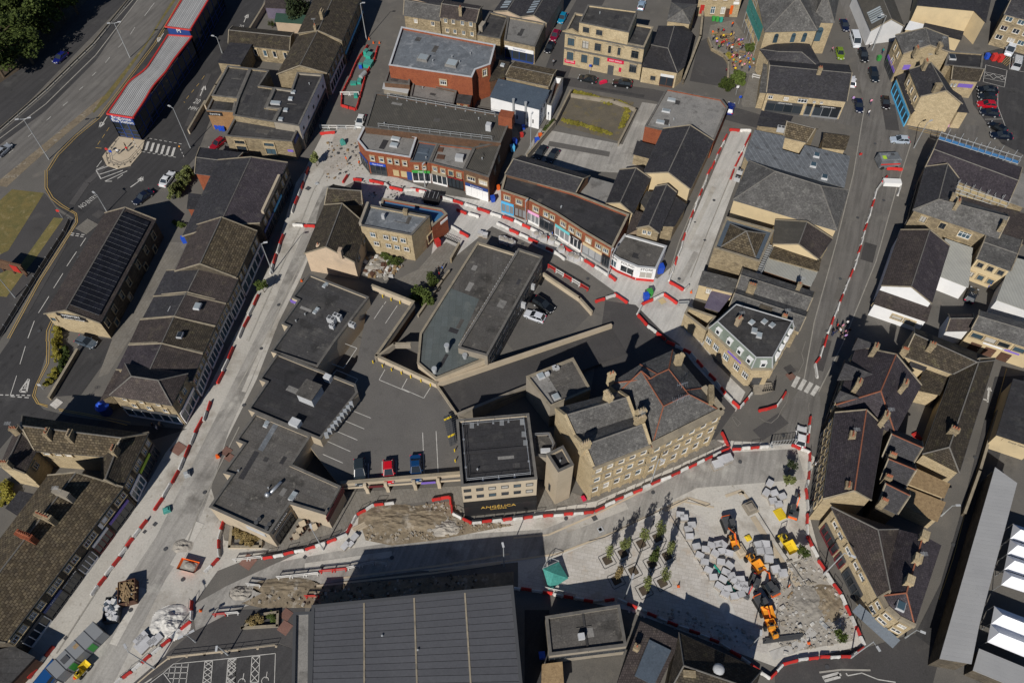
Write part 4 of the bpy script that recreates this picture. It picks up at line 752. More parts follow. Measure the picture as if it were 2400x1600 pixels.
lines('12',[[(1325,622),(1525,703)],[(1258,715),(1465,802)],[(1192,815),(1402,905)],[(1128,917),(1338,1010)],[(1085,1035),(1268,1115)],[(1370,1095),(1370,1320)],[(1502,1118),(1502,1310)],[(1630,1100),(1632,1300)],[(1758,1090),(1760,1290)],[(1655,258),(1602,352),(1880,468)],[(1860,340),(1808,435)],[(1290,20),(1398,62),(1275,245),(1170,205)],[(1180,300),(1212,262),(1405,345),(1380,385)]],.11,z=dz,lev=1,par=r,name='bay_marking')
lines('22',[[(-75,430),(130,520),(190,425)],[(120,835),(135,1260)],[(243,822),(265,1250)]],.11,z=dz,lev=1,par=r,name='bay_marking');lines('11',[[(1640,1235),(1555,1362)],[(1768,1240),(1660,1402)],[(1665,1200),(1650,1225)]],.11,z=dz,lev=1,par=r,name='bay_marking')
YP=sorted([G(v,x,y,dz) for v,x,y in (('12',1548,200),('12',1635,235),('12',1718,270),('12',1808,300),('22',12,335),('22',105,372),('22',192,412),('22',415,1010),('22',420,1105),('11',1637,1165),('11',1714,1195),('11', 1795, 1222))], key=lambda p: p.x)
for k,c in enumerate(YP):m=MB();m.tube((c.x,c.y,dz),(c.x,c.y,dz+.75),.1,.1,7);m.ball((c.x,c.y,dz+.78),.11,7,4);tag(m.obj('bollard','yellow',at=(c.x,c.y,dz)),ORD(k+1)+' yellow guard post from the left on the raised parking deck','bollard','yellow posts on the parking deck')
# ramp down to the street
A,B,C_,D_=G('D',1005,887,dz-.02),G('D',1052,958,dz-.02),G('D',1440,812,.06),G('D',1404,752,.06);m=MB();m.poly([A,B,C_,D_] if area([A,B,C_,D_])>0 else [D_,C_,B,A]);m.obj('ramp','asphalt')['kind']='structure'
r2=empty('ramp_wall',(*A.to_2d(),0),'long buff concrete wall along the north side of the parking ramp','wall');m=MB();d=(D_-A).to_2d().normalized();n2=Vector((-d.y,d.x))*.25
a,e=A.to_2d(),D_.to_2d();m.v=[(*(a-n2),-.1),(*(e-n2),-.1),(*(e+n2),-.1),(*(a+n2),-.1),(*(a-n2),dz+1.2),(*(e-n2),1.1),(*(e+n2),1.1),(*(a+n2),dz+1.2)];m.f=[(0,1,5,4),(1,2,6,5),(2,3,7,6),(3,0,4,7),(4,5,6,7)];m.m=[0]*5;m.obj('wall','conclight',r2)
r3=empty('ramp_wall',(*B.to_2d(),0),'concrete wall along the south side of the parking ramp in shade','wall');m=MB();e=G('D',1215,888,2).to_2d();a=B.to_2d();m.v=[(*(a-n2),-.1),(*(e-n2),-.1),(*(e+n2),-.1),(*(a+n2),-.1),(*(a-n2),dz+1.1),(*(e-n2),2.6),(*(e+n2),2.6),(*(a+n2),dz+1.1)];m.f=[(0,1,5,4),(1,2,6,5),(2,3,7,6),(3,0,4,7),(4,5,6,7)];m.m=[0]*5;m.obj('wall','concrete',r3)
# outside escape stair between deck and cafe building
st=empty('escape_stair',(*G('22',380,800).to_2d(),0),'dark metal escape stair with yellow treads between parking deck and cafe block','staircase')
for k in range(14):
 c=G('22',345+k*4.5,690+k*19,4.3+.0*k);m=MB();m.box((c.x,c.y,4.4-k*.02),(1.3,.32,.06),.5);m.obj('tread','yellow' if k in (1,9) else 'greydk',st)
m=MB();m.path([G('22',320,680,5.2),G('22',365,760,5.2),G('22',385,960,5.2)],.05);m.path([G('22',400,740,5.2),G('22',430,930,5.2)],.05);m.obj('handrail','greydk',st)
# long flat building in the middle
b=bld('office_block','long low flat roof with greenish slabs, west half of the central office block','office','21',[(625,655),(985,768),(470,1600),(690,1733),(240,1913),(70,1768),(95,1495)],5.,'flat','conclight','feltm',cop='coping')
g=MB();q_=GL('21',[(380,1080),(640,1180),(470,1560),(660,1720),(250,1880),(105,1760),(130,1500)],4.66);g.poly(q_ if area(q_)>0 else q_[::-1]);g.obj('green_slabs','feltg',b.root)
for v,x,y,hh in (('22',347,85,1.6),('22',232,290,1.3),('22',510,150,.8)):c=G(v,x,y,4.7);m=MB();m.tube((c.x,c.y,4.6),(c.x,c.y,4.6+hh),.35,.35,10);m.tube((c.x,c.y,4.6+hh),(c.x,c.y,4.95+hh),.5,.45,10);m.obj('roof_cowl','galv',b.root)
b=bld('office_block','taller dark grey east half of the central office block with a saw-tooth glazed strip','office','21',[(1000,715),(1222,788),(715,1700),(445,1625)],6.4,'flat','concrete','feltm',cop='copingd')
p,q=b.P[0],b.P[3]
for k in range(34):
 c=p.lerp(q,.03+k*.0285);m=MB();m.box((c.x,c.y,5.3),(.75,.35,1.1),b.ang+.5,top=(.5,.4));m.obj('sawtooth_light','copingw',b.root)
WIN(b,1,8,4.6,2.2,1.,'d2','d',False);WIN(b,1,8,2.2,2.2,1.2,'d2','d',False);
for f in (.25,.45):unit(b,'21',1130 if f<.4 else 1045,1065 if f<.4 else 1235,3.,(.9,.5,1.4),'copingw',name='wall_unit')
wallrun('lot_wall','low buff wall along the small ground-level parking lot','21',[(1235,945),(1560,1165),(1672,1290)],1.2,.3,'conclight')
wallrun('yard_wall','concrete edge wall of the sunken yard behind the office block','12',[(1882,20),(1742,20),(1572,148)],1.2,.3,'concrete',z0=3)
wallrun('garden_wall','low wall with planting beside the footpath behind the brick row','21',[(455,665),(380,800)],1.4,.3,'stone');wallrun('path_wall','dark stone boundary wall beside the shrubs west of the office block','21',[(80,1320),(300,1000),(360,920)],.8,.3,'concrete')
# cafe block
b=bld('cafe_block','square buff block with black cafe front reading ANGÉLICA','cafe','22',[(430,718),(1095,662),(1172,1262),(475,1330)],9.6,'flat','conclight','feltn',par=.5,cop='copingd')
WIN(b,2,[.1,.265,.43,.6,.765,.93],8.,1.1,.9,'d','d',False);WIN(b,2,[.1,.265,.43,.6,.765,.93],5.6,1.1,.95,'d','d',False)
p,q,nn,a=edge_frame(b,2);m=MB();p2,q2=p+nn*.9,q+nn*.9;m.prism([p,q,q2,p2],0,3.7);fo=m.obj('cafe_front','paintblack',b.root)
for t,z,s_ in (('ANGÉLICA',3.0,1.15),('CAFÉ BISTRO',2.15,.45)):c=p2.lerp(q2,.53);lo=inst('lettering',text_mesh(t,s_,'gold'),fo,Vector((c.x+nn.x*.04,c.y+nn.y*.04,z))-b.root.location);lo.rotation_euler=(math.pi/2,0,a)
inn=offset(b.P,-.9);railing(b,[inn[3],inn[0],inn[1],inn[2],inn[3]],9.1,1.1,'steel',2.6);m=MB();m.wallline(Vector(inn[0]).lerp(Vector(inn[3]),.5),Vector(inn[1]).lerp(Vector(inn[2]),.5),.5,9.,9.25);m.obj('roof_upstand','feltn',b.root)
for x,y in ((573,770),(848,745),(1035,740),(1050,850),(1065,930)):c=G('22',x,y,9.2);m=MB();m.box((c.x,c.y,9.1),(.7,.9,.2));m.obj('ballast_block','grey',b.root)
b=bld('link_block','small flat-roofed link between the cafe block and the blind tower','office','22',[(1128,845),(1288,838),(1345,950),(1258,1062),(1150,1048)],8.4,'flat','concrete','feltm');inn=offset(b.P,-.4);railing(b,[inn[0],inn[1],inn[2]],8.1,1.1,'steel',1.6);unit(b,'22',1248,1005,8.1,(1.5,.6,.8),'copingw',name='rooftop_box')
b=bld('blind_tower','tall blank buff tower with sunken top next to the cafe block','tower','22',[(1260,1032),(1410,957),(1508,1132),(1366,1197)],12.,'flat','conclight','feltn',par=.8,cop='copingd');WIN(b,3,[.55],3.,.5,2.2,'d','d',False)
b=bld('rear_block','flat-roofed block with skylights behind the Victorian bank','office','22',[(1072,322),(1503,150),(1665,440),(1292,602)],6.8,'flat','concrete','feltm',cop='coping')
g=MB();q_=GL('22',[(1110,330),(1260,300),(1420,560),(1300,600),(1150,400)],6.46);g.poly(q_ if area(q_)>0 else q_[::-1]);g.obj('pale_slabs','feltl',b.root)
for x,y in ((1207,325),(1345,515)):rooflight(b,'22',x,y,6.4,1.2,1.2,.5)
for x,y in ((1265,300),(1355,245),(1330,240)):unit(b,'22',x,y,6.4,(.7,.6,.7),'copingw',name='rooftop_box')
# Victorian bank pair
b=bld('victorian_bank','tall Victorian stone building with double-pitched roof left of the corner bank','bank','t',[(100,592),(482,1196),(1062,966),(742,422)],11.6,'mesh','stonec','slatel',over=0.,extra=[('l',0,1,.24,13.6),('l',3,2,.24,13.6),('l',0,1,.5,11.9),('l',3,2,.5,11.9),('l',0,1,.74,13.6),('l',3,2,.74,13.6)],faces=[(0,3,5,4),(4,5,7,6),(6,7,9,8),(8,9,2,1)],rl=[(4,5),(8,9)])
for i0,i1 in ((0,1),(3,2)):
 m=MB();zt=[11.9,13.9,12.3,13.9,11.9]
 for k in range(4):a_,c_=b.P[i0].lerp(b.P[i1],(0,.24,.5,.74,1)[k]),b.P[i0].lerp(b.P[i1],(0,.24,.5,.74,1)[k+1]);d_=(c_-a_).normalized().to_2d();n_=Vector((-d_.y,d_.x))*.22;f=[(*(a_.to_2d()-n_),11),(*(c_.to_2d()-n_),11),(*(c_.to_2d()-n_),zt[k+1]),(*(a_.to_2d()-n_),zt[k])];g2=[(*(p_[0:1]),0) for p_ in f];f2=[(x+2*n_.x,y+2*n_.y,z) for x,y,z in f];m.poly(f[::-1]);m.poly(f2);m.poly([f[3],f[2],f2[2],f2[3]])
 m.obj('gable_parapet','stonec',b.root)
for x,y,n_ in ((640,450,4),(400,950,4),(965,690,5),(970,620,3)):chimney(b,'t',x,y,15.2,2.,.9,'x' if x !=640 else None,n_,3.,'stonec','potbuff')
for z,h_ in ((10,1.4),(6.8,1.6),(3.2,2.)):WIN(b,1,5,z,1.05,h_,'s')
for z in (8.6,5.1,11.2):l,a=place(b,1,.5,z,.12);L_=(b.P[2]-b.P[1]).length;m=MB();m.box((0,0,0),(L_*1.01,.35,.3));inst('string_course',m.mesh('string_course','coping'),b.root,l,a)
vstub(b,[.02,.2,.4,.6,.8,.98],0,4.6,1,.4,.25,'stonec')
b=bld('corner_bank','Victorian corner bank with cornice, red ridge tiles and three rows of windows','bank','t',[(962,152),(1290,8),(1600,390),(1795,628),(1080,985),(746,426),(650,345)],11.,'ring','stonec','slatel',rise=2.6,ring=4.,topm='slate',rid='ridgered',over=.1)  # darker slate centre is painted shade for the shadowed area inside the hips
p,q=b.P[3],b.P[4]
m=MB();m.wallline(p,q,.9,10.6,11.7);m.obj('cornice','coping',b.root);m=MB();m.wallline(b.P[2],b.P[3],.9,10.6,11.7);m.obj('cornice','coping',b.root)
for z,h_ in ((9.4,1.4),(6.2,1.7),(2.8,2.2)):WIN(b,3,6,z,1.1,h_,'s')
WIN(b,2,4,9.2,1.,1.4,'s');WIN(b,2,4,6.2,1.,1.6,'s')
for z in (7.9,4.7):l,a=place(b,3,.5,z,.12);m=MB();m.box((0,0,0),((q-p).length,.35,.3));inst('string_course',m.mesh('string_course','coping'),b.root,l,a)
vstub(b,[.02,.18,.35,.51,.67,.84,.98],0,4.6,3,.5,.25,'stonec');rooflight(b,'t',1190,355,12.4,2.2,1.4,.5,glass='glassb');chimney(b,'t',1368,55,14.8,1.6,.8,None,2,3.,'stonec','potbuff');chimney(b,'t',670,240,14.6,1.3,.8,None,2,3.,'stonec');chimney(b,'t',1690,440,13.6,3.6,.8,b.ang+1.0,0,2.4,'stone')
for x,y in ((1330,560),(1390,530),(1375,400)):
 c=G('t',x,y,13.2);m=MB();m.tube((c.x,c.y,12.2),(c.x,c.y,15),.04);m.tube((c.x-.9,c.y-.3,14.8),(c.x+.9,c.y+.3,14.8),.03)
 for k in range(6):m.tube((c.x-.8+k*.3,c.y-.5,14.8),(c.x-.8+k*.3,c.y+.4,14.8),.02,.02,4)
 m.obj('aerial','steel',b.root)
# mansard bank on the wedge corner
b=bld('mansard_bank','wedge-shaped stone bank with sage-green mansard and white dormer windows','bank','f',[(322,888),(600,640),(1366,872),(1352,905),(1096,1376),(842,1376)],5.6,'ring','stonec','sagewall',rise=2.3,ring=.75,topm='felt',rid='copingw',over=.05)
for i_,fs in ((5,[.1,.32,.56,.82]),(4,[.5]),(3,[.2,.4,.6,.8])):
 for f in fs:
  p,q,nn,a=edge_frame(b,i_);c=p.lerp(q,f)-nn*.2;m=MB();m.box((0,.25,0),(1.,.9,1.3));m.box((0,.2,1.3),(1.1,1.,.08));o=inst('dormer',m.mesh('dormer','paintwhite'),b.root,Vector((c.x,c.y,5.95))-b.root.location,a);pm=MB();pm.poly([(-.32,-.21,.25),(.32,-.21,.25),(.32,-.21,1.1),(-.32,-.21,1.1)]);inst('pane',pm.mesh('pane','glass'),o)
m=MB()
for k in range(6):m.wallline(b.P[k],b.P[(k+1) % 6],.5,5.35,5.75)
m.obj('cornice','coping',b.root);WIN(b,5,[.05,.25,.5,.74,.92],3.,1.3,1.8,'x3');door(b,4,.5,1.6,2.3,'greydk',.3);WIN(b,3,4,3.,1.2,1.8,'x2');sign(b,5,.36,4.6,3.2,.4,'purple')
for x,y in ((845,815),(1000,805),(1095,848)):rooflight(b,'f',x,y,7.85,1.1,.9,.25)
for x,y in ((875,920),(935,975)):rooflight(b,'f',x,y,7.85,1.2,1.,.35,b.ang+.5)
chimney(b,'f',700,760,10.,1.1,.9,None,3,2.4,'potbuff')
rl_=[G('32',1225,395),G('32',1290,470),G('32',1350,470),G('32',1465,450)]
m=MB();q_=[p_.to_2d() for p_ in GL('32',[(1255,380),(1290,480),(1355,480),(1460,445),(1440,380)],.3)];m.prism(q_,0,.45);m.obj('entrance_steps','concrete',b.root);railing(b,GL('32',[(1210,385),(1260,450)],0),.45,1.,'paintblack',.4);railing(b,GL('32',[(1360,465),(1460,455),(1470,390)],0),.45,1.,'paintblack',.4)
# buff and brick buildings either side of the debris yard
b=bld('gabled_shop','old stone shop with mossy dark roof and pinkish rendered gable towards the yard','shop','11',[(1100,322),(922,754),(1370,830),(1476,500)],5.4,'gable','render','stoneslated',ridge=[(1298,285),(1132,705)])
chimney(b,'11',1040,680,7.6,.8,.6,None,1,1.6,'render');chimney(b,'11',1240,725,8.6,1.2,.7,None,0,2.2,'render');WIN(b,2,[.25,.7],3.8,.9,1.3)
bld('old_shop_roof','small dark stone-slated roof behind the pink gable next to the blue hoarding','shop','11',[(1192,132),(1440,178),(1440,300),(1112,300)],5.2,'gable','stone','stoneslated',rise=1.6)
b=bld('buff_building','buff three-storey stone building with stained lead roof and white windows above debris yard','house','y',[(70,298),(497,378),(372,512),(15,445)],7.4,'flat','stonec','lead',cop='copingd')
WIN(b,2,[.18,.35,.52,.78],5.6,1.1,1.4,'x2');WIN(b,2,[.14,.33,.5,.74],3.2,1.1,1.3,'x2');door(b,1,.25,1.,2.2);WIN(b,1,[.12],2.,1.4,2.,'d','d');chimney(b,'y',328,335,8.6,1.,.7,None,0,1.4,'stone');unit(b,'y',175,380,7.,(.6,.6,1.2),'copingw',name='rooftop_box')
m=MB();m.wallline(b.P[3],b.P[0],.5,7.3,8.2);m.obj('end_parapet','concrete',b.root)
b=bld('blue_roof_shop','brick shop with flat blue-painted roof between buff building and pedestrian street','shop','y',[(168,252),(588,328),(622,362),(516,452),(497,372),(158,300)],5.2,'flat','brick','bluesheet',cop='coping',par=.5);sign(b,2,.25,4.2,2.,.6,'paintwhite')
# market street: brick row facing south
b=bld('brick_shop','red brick corner shop with pale flat roof and blue travel shop front','shop','10',[(1462,1166),(1950,1256),(1888,1448),(1482,1384),(1402,1286)],6.4,'flat','brick','feltl',cop='copingw',par=.5)
WIN(b,2,[.14,.32,.48,.67,.88],4.6,.85,1.2,'s');shop(b,2,.6,.97,'blue','greydk','Hays Travel',n=3,ts=.5);sign(b,2,.38,1.4,1.3,1.6,'plywood');sign(b,2,.2,1.4,1.3,1.6,'plywood');door(b,2,.06,1.4,2.2,'navy');shop(b,3,.05,.95,'navy','greydk',n=3);rooflight(b,'10',1755,1275,6.1,2.,1.,.2);rooflight(b,'10',1740,1335,6.1,1.8,1.2,.3)
b=bld('brick_shop','narrow red brick shop with blue-grey roof and green takeaway front','shop','i',[(1000,0),(1320,45),(1190,345),(880,330)],5.6,'flat','brick','leadblue',cop='copingd');WIN(b,2,[.3,.7],4.2,.7,.8,'s');shop(b,2,.03,.97,'greenpaint','paintwhite','STICKS',n=3);rooflight(b,'i',1090,160,5.3,2.4,1.6,.1,glass='leadblue',frame='leadblue')
b=bld('brick_shop','pair of red brick shops with grey roof, brown hatches and HOT PEPPERS sign','shop','i',[(1325,45),(1890,110),(1725,478),(1195,345)],5.6,'flat','brick','feltl',cop='copingd')
WIN(b,2,[.62,.86],4.2,.9,1.1);WIN(b,2,[.14,.38],4.2,.9,1.2,'d2','d');shop(b,2,.52,.98,'coping','paintwhite',n=3);shop(b,2,.03,.5,'paintblack','paintblack','HOT PEPPERS','red',n=4,ts=.55)
rooflight(b,'i',1355,140,5.3,1.5,1.3,.1,glass='timberdk',frame='timberdk');rooflight(b,'i',1365,255,5.3,1.8,1.3,.1,glass='timberdk',frame='timberdk');unit(b,'i',1660,270,5.2,(1.7,1.3,1.1),'copingw',name='rooftop_box')
b=bld('brick_shop','brown brick shop with ribbed roof and navy FASHION DIRECT sign','shop','i',[(1895,100),(2330,10),(2120,575),(1725,450)],6.9,'flat','brickdk','corr',cop='copingd');WIN(b,2,[.22,.7],5.,1.7,1.,'c3');shop(b,2,.04,.96,'navy','paintwhite','FashionDirect',n=4,glass='paintwhite',fh=.8);WIN(b,1,[.3,.6],4.8,.9,1.2);rooflight(b,'i',1990,235,6.6,1.6,1.2,.15,glass='corr',frame='corr');rooflight(b,'i',2030,70,6.6,1.6,1.2,.15,glass='corr',frame='corr')
b=bld('ribbed_hall','long ribbed brown roof with guard rails behind the brick shops','hall','D',[(862,213),(1176,268),(1150,328),(838,292)],7.6,'flat','brickdk','corr',par=.2);i1=offset(b.P,-.6);railing(b,[Vector(i1[3]).lerp(Vector(i1[2]),.08),Vector(i1[3]).lerp(Vector(i1[2]),.95)],7.4,1.1);railing(b,[Vector(i1[0]).lerp(Vector(i1[1]),.08),Vector(i1[0]).lerp(Vector(i1[1]),.9)],7.4,1.1);unit(b,'20',727,1165,7.4,(1.1,1.1,1.6),'copingw',name='rooftop_box')
c=G('20',890,1040,10);m=MB();m.box((c.x,c.y,7.),(3.,2.2,2.8),b.ang);m.obj('lift_house','brick',b.root)
b=bld('brick_hall','big red brick hall with stained lead-grey flat roof and two skylight domes','hall','D',[(922,62),(1138,103),(1126,148),(1092,160),(1084,178),(893,150)],8.6,'flat','brick','lead',cop='copingw',par=.5)
WIN(b,4,[.35],6.2,1.5,1.3,'x3');WIN(b,2,[.4],7.,.9,1.6,'x2');rooflight(b,'20',128,540,8.2,2.6,2.2,.5,frame='feltl');rooflight(b,'20',390,590,8.2,2.8,2.4,.5,frame='feltl')
bld('rear_annexe','stained flat-roofed annexe below the red brick hall','outbuilding','20',[(35,740),(432,836),(400,972),(5,890)],4.6,'flat','brickdk','feltl');b=bld('rear_annexe','tiny brick annexe with two small windows behind the ribbed hall','outbuilding','20',[(430,868),(566,882),(548,955),(412,935)],4.,'slab','brick','felt');WIN(b,2,2,3.,.6,.8)
bld('rear_annexe','felt-roofed annexe left of the red brick hall front','outbuilding','10',[(1690,635),(1890,665),(1880,780),(1650,760)],5.6,'flat','brickdk','feltm');bld('rear_annexe','pale metal lean-to left of the red brick hall','outbuilding','10',[(1650,765),(1875,800),(1860,850),(1640,810)],4.4,'slab','concrete','metalroof')
b=bld('white_workshop','white rendered workshop with blue-grey roof and two grey ducts on its front','workshop','20',[(820,730),(1280,832),(1192,1002),(745,888)],5.6,'slab','white','leadblue')
WIN(b,2,[.12,.24,.45],1.8,.25,1.,'d','d',False);WIN(b,1,[.25,.5,.75],4.,.5,.8,'d','d',False)
for f in (.27,.52):l,a=place(b,2,f,.5,.25);m=MB();m.tube((0,0,0),(0,0,5.6),.24,.24,8);m.tube((0,0,5.6),(0,0,6.2),.3,.34,8);inst('duct',m.mesh('duct','galv'),b.root,l,a)
bld('white_yard_wall','white walled yard to the right of the white workshop','outbuilding','20',[(1330,703),(1412,717),(1303,972),(1262,960)],4.2,'flat','white','timberdk',par=1.5);bld('rear_cottage','dark stone-slated cottage roof behind the white workshop','house','20',[(888,702),(1276,786),(1345,645),(975,570)],5.2,'gable','stone','stoneslate',ridge=[(912,612),(1300,688)])
b=bld('mossy_annexe','mossy flat roof with one rooflight between brick hall and white workshop','outbuilding','20',[(800,550),(912,576),(872,702),(740,742)],5.4,'slab','brickdk','stoneslated');rooflight(b,'20',855,605,5.4,1.,.9,.4)
# curved brick parade
b=bld('shopping_parade','curved red brick parade of shops with dark felt roof and shutters','shop row','21',[(880,26),(1500,200),(2017,402),(1864,715),(1600,560),(1342,392),(1082,262),(838,180)],6.,'flat','brick','feltn',cop='coping',par=.5)
for e_,fs in ((3,[.2,.45,.8]),(4,[.15,.4,.7]),(5,[.12,.3,.68]),(6,[.3,.75])):
 WIN(b,e_,fs,4.5,1.25,1.2,'c3')
for e_,f0,f1,fa,fr,gl,tx in ((6,.5,.98,'skyblue','skyblue','grey',None),(6,.03,.47,'brickdk','timberdk','grey',None),(5,.55,.98,'pink','paintwhite','grey',None),(5,.03,.53,'greydk','greydk','glass','f hinchliffe'),(4,.45,.98,'aqua','paintwhite','grey',None),(4,.02,.43,'paintblack','paintwhite','glass','BARBERS'),(3,.3,.98,'cream','grey','galv',None),(3,.02,.28,'paintblack','greydk','glass',None)):shop(b,e_,f0,f1,fa,fr,tx,n=3,glass=gl,hz=2.6)
b=bld('parade_rear','dark pitched slate roof behind the brick parade','hall','D',[(1163,398),(1322,440),(1352,404),(1200,358)],6.6,'gable','brickdk','slate',rise=1.4);bld('parade_rear','pale flat roof in a shaded well behind the brick parade','outbuilding','D',[(1352,407),(1412,424),(1400,470),(1322,444)],4.4,'slab','brickdk','feltl')
b=bld('pound_store','white-fronted corner shop with black SUPER POUND STORE letters and red plinth','shop','31',[(95,582),(482,692),(386,902),(216,886),(40,812),(-30,762)],3.7,'flat','white','feltm',par=.3,cop='copingw')
for e_,t_ in ((2,'STORE'),(3,'POUND'),(4,'SUPER')):
 sign(b,e_,.5,3.25,(b.P[e_+1]-b.P[e_]).length*.98,.85,'paintwhite',t_,'paintblack',.8 if e_<4 else .55);p,q,nn,a=edge_frame(b,e_);l,a=place(b,e_,.5,0,.1);m=MB();m.box((0,0,0),((q-p).length*.98,.2,.5));inst('plinth',m.mesh('plinth','red'),b.root,l,a);WIN(b,e_,[.5],1.7,(q-p).length*.7,1.8,'d2','w',False)
# back-land buildings east of the parade
b=bld('slate_hall','big dark slate hall with cream gable beside the pale dug-up street','hall','30',[(455,1186),(270,1590),(692,1730),(900,1290)],5.4,'gable','cream','slate',ridge=[(700,1148),(490,1588)])
b=bld('brick_store','flat lichen-stained roof with three skylights behind the slate hall','store','30',[(480,813),(985,910),(1042,985),(915,1290),(445,1200),(280,1162)],5.,'flat','brick','feltl',cop='copingd')
for x,y in ((525,922),(475,1022),(422,1125)):rooflight(b,'30',x,y,4.7,1.9,1.,.3,b.ang,frame='copingw')
b=bld('lean_to','small slate lean-to left of the slate hall','outbuilding','30',[(215,1300),(372,1342),(332,1452),(180,1412)],3.,'slab','stone','slate');b=bld('slate_house','dark slate house with cream gable left of the big slate hall','house','D',[(1425,391),(1394,466),(1452,489),(1492,410)],5.2,'gable','cream','slate',ridge=[(1465,389),(1420,463)])
b=bld('narrow_house','narrow slate-roofed stone house with two white sash windows above the pound store','house','31',[(382,150),(215,522),(405,566),(562,200)],5.2,'gable','stone','slate',ridge=[(482,143),(325,528)],rise=1.3);WIN(b,1,[.35,.58],4.5,.7,1.1)
bld('lean_to','slate lean-to on the right of the narrow stone house','outbuilding','31',[(556,235),(658,312),(545,505),(430,500)],4.2,'slab','stone','slate');bld('lean_to','flat dark roof squeezed left of the narrow stone house','outbuilding','31',[(300,195),(362,197),(292,345),(250,290)],4.,'slab','stone','felt');bld('lean_to','small brown roof beside the cream gable above the pound store','outbuilding','31',[(180,365),(272,395),(215,525),(120,575)],4.,'slab','render','tile')
# ------------------------------------------------------------------ buildings: north and east
b=bld('stone_terrace','low stone building with two white windows at the top behind the brick hall','house','20',[(-50,135),(277,187),(325,45),(-20,-10)],5.4,'gable','stone','slatel',rise=1.6);WIN(b,0,[.32,.8],4.2,.9,1.1)
b=bld('stone_terrace','two-storey stone terrace with eight windows and one chimney behind the brick hall','house','20',[(285,156),(608,202),(665,60),(325,5)],6.4,'gable','stone','tile',ridge=[(308,40),(640,86)]);WIN(b,0,[.14,.36,.62,.86],5.6,.8,1.1);WIN(b,0,[.17,.39,.64,.88],3.,.8,1.1);chimney(b,'20',465,70,9.4,.9,.7,None,1)
bld('top_block','pale rendered block cut by the top edge behind the stone terrace','house','20',[(-60,-40),(310,60),(380,-100),(0,-200)],6.5,'slab','render','slate')
b=bld('garage','brown flat-roofed garage with a vent box beside the twin-gabled works','garage','20',[(735,110),(905,150),(832,358),(620,322)],4.6,'flat','stone','felt');unit(b,'20',668,245,4.4,(1.,2.2,1.5),'concrete',name='rooftop_box')
b=bld('print_shop','grey-roofed shop with white sign band and dark blue front on the side lane','shop','20',[(905,152),(1248,215),(1152,432),(868,372)],4.8,'flat','stone','feltl');shop(b,2,.03,.97,'white','navy','Dance School','navy',n=4,fh=.9)
for k,(p_,r_) in enumerate(([[(960,-150),(780,105),(1020,157),(1180,-110)],[(1060,-150),(893,88)]],[[(1182,-110),(1022,157),(1256,212),(1420,-60)],[(1290,-120),(1125,132)]])):
 b=bld('works_hall',('left','right')[k]+' bay of the twin-gabled works with glazed roof stripes at the top','works','20',p_,5.,'gable','render','slate',ridge=r_)
 for t in range(9):
  a_,c_=b.P[0].lerp(b.P[1],.2+t*.085),b.r0.lerp(b.r1,.2+t*.085);m=MB();m.strip(a_.lerp(c_,.3),a_.lerp(c_,.85),.7,0);zz=[a_.lerp(c_,.3).z+.12,a_.lerp(c_,.85).z+.12];m.v=[(v_[0],v_[1],zz[0] if i in (0,3) else zz[1]) for i,v_ in enumerate(m.v)];m.obj('glazed_strip','glassl',b.root)
b=bld('post_office','ornate cream stone post office with red sign panels and pediments','post office','20',[(1430,292),(2157,434),(2240,250),(1520,120)],9.,'flat','stonec','felt',cop='coping')
for z,h_ in ((6.7,2.),(2.9,2.2)):WIN(b,0,[.085],z,1.6,h_,'x2' if z>5 else 'x3','d');WIN(b,0,[.27,.43],z,1.5,h_,'x2','d');WIN(b,0,[.9],z,1.7,h_,'x2' if z>5 else 'x3','d')
WIN(b,0,[.58,.7],6.7,.7,2.,'s','d');sign(b,0,.67,3.9,4.,.9,'crimson','POST OFFICE',ts=.5);sign(b,0,.085,1.3,2.6,1.,'crimson','CASH HERE',ts=.4);door(b,0,.62,1.4,2.4,'greydk');sign(b,0,.74,1.8,.6,1.1,'crimson')
for z in (4.6,8.6):l,a=place(b,0,.5,z,.15);m=MB();m.box((0,0,0),((b.P[1]-b.P[0]).length,.4,.3));inst('string_course',m.mesh('string_course','copingd'),b.root,l,a)
for f,z,w_ in ((.085,9.,4.6),(.66,9.,3.6)):l,a=place(b,0,f,z,.05);m=MB();m.poly([(-w_/2,-.25,0),(w_/2,-.25,0),(0,-.25,1.1)]);m.poly([(-w_/2,.25,0),(0,.25,1.1),(w_/2,.25,0)]);m.poly([(-w_/2,-.25,0),(0,-.25,1.1),(0,.25,1.1),(-w_/2,.25,0)]);m.poly([(w_/2,.25,0),(0,.25,1.1),(0,-.25,1.1),(w_/2,-.25,0)]);inst('pediment',m.mesh('pediment','stonec'),b.root,l,a)
for f in (.085,.66,.9,.58,.7):
 for z in ((8.0,4.25) if f in (.085,.9) else (8.0,)):l,a=place(b,0,f,z,.18);m=MB();m.poly([(-1.1,-.1,0),(1.1,-.1,0),(0,-.1,.5)]);m.poly([(-1.1,-.1,0),(0,-.1,.5),(0,.2,.5),(-1.1,.2,0)]);m.poly([(0,-.1,.5),(1.1,-.1,0),(1.1,.2,0),(0,.2,.5)]);inst('window_pediment',m.mesh('window_pediment','coping'),b.root,l,a)
b=bld('post_office_attic','set-back attic storey with dark flat roof on top of the post office','post office','20',[(1560,210),(2015,302),(2096,102),(1640,45)],12.,'flat','stonec','felt',z0=8.6,cop='copingd');WIN(b,0,[.15,.42],10.6,1.5,1.4,'x2','d')
b=bld('roof_terrace','small roof terrace with green artificial turf right of the post office attic','terrace','30',[(215,258),(335,290),(272,402),(148,380)],8.2,'flat','timberdk','turf',par=.9)
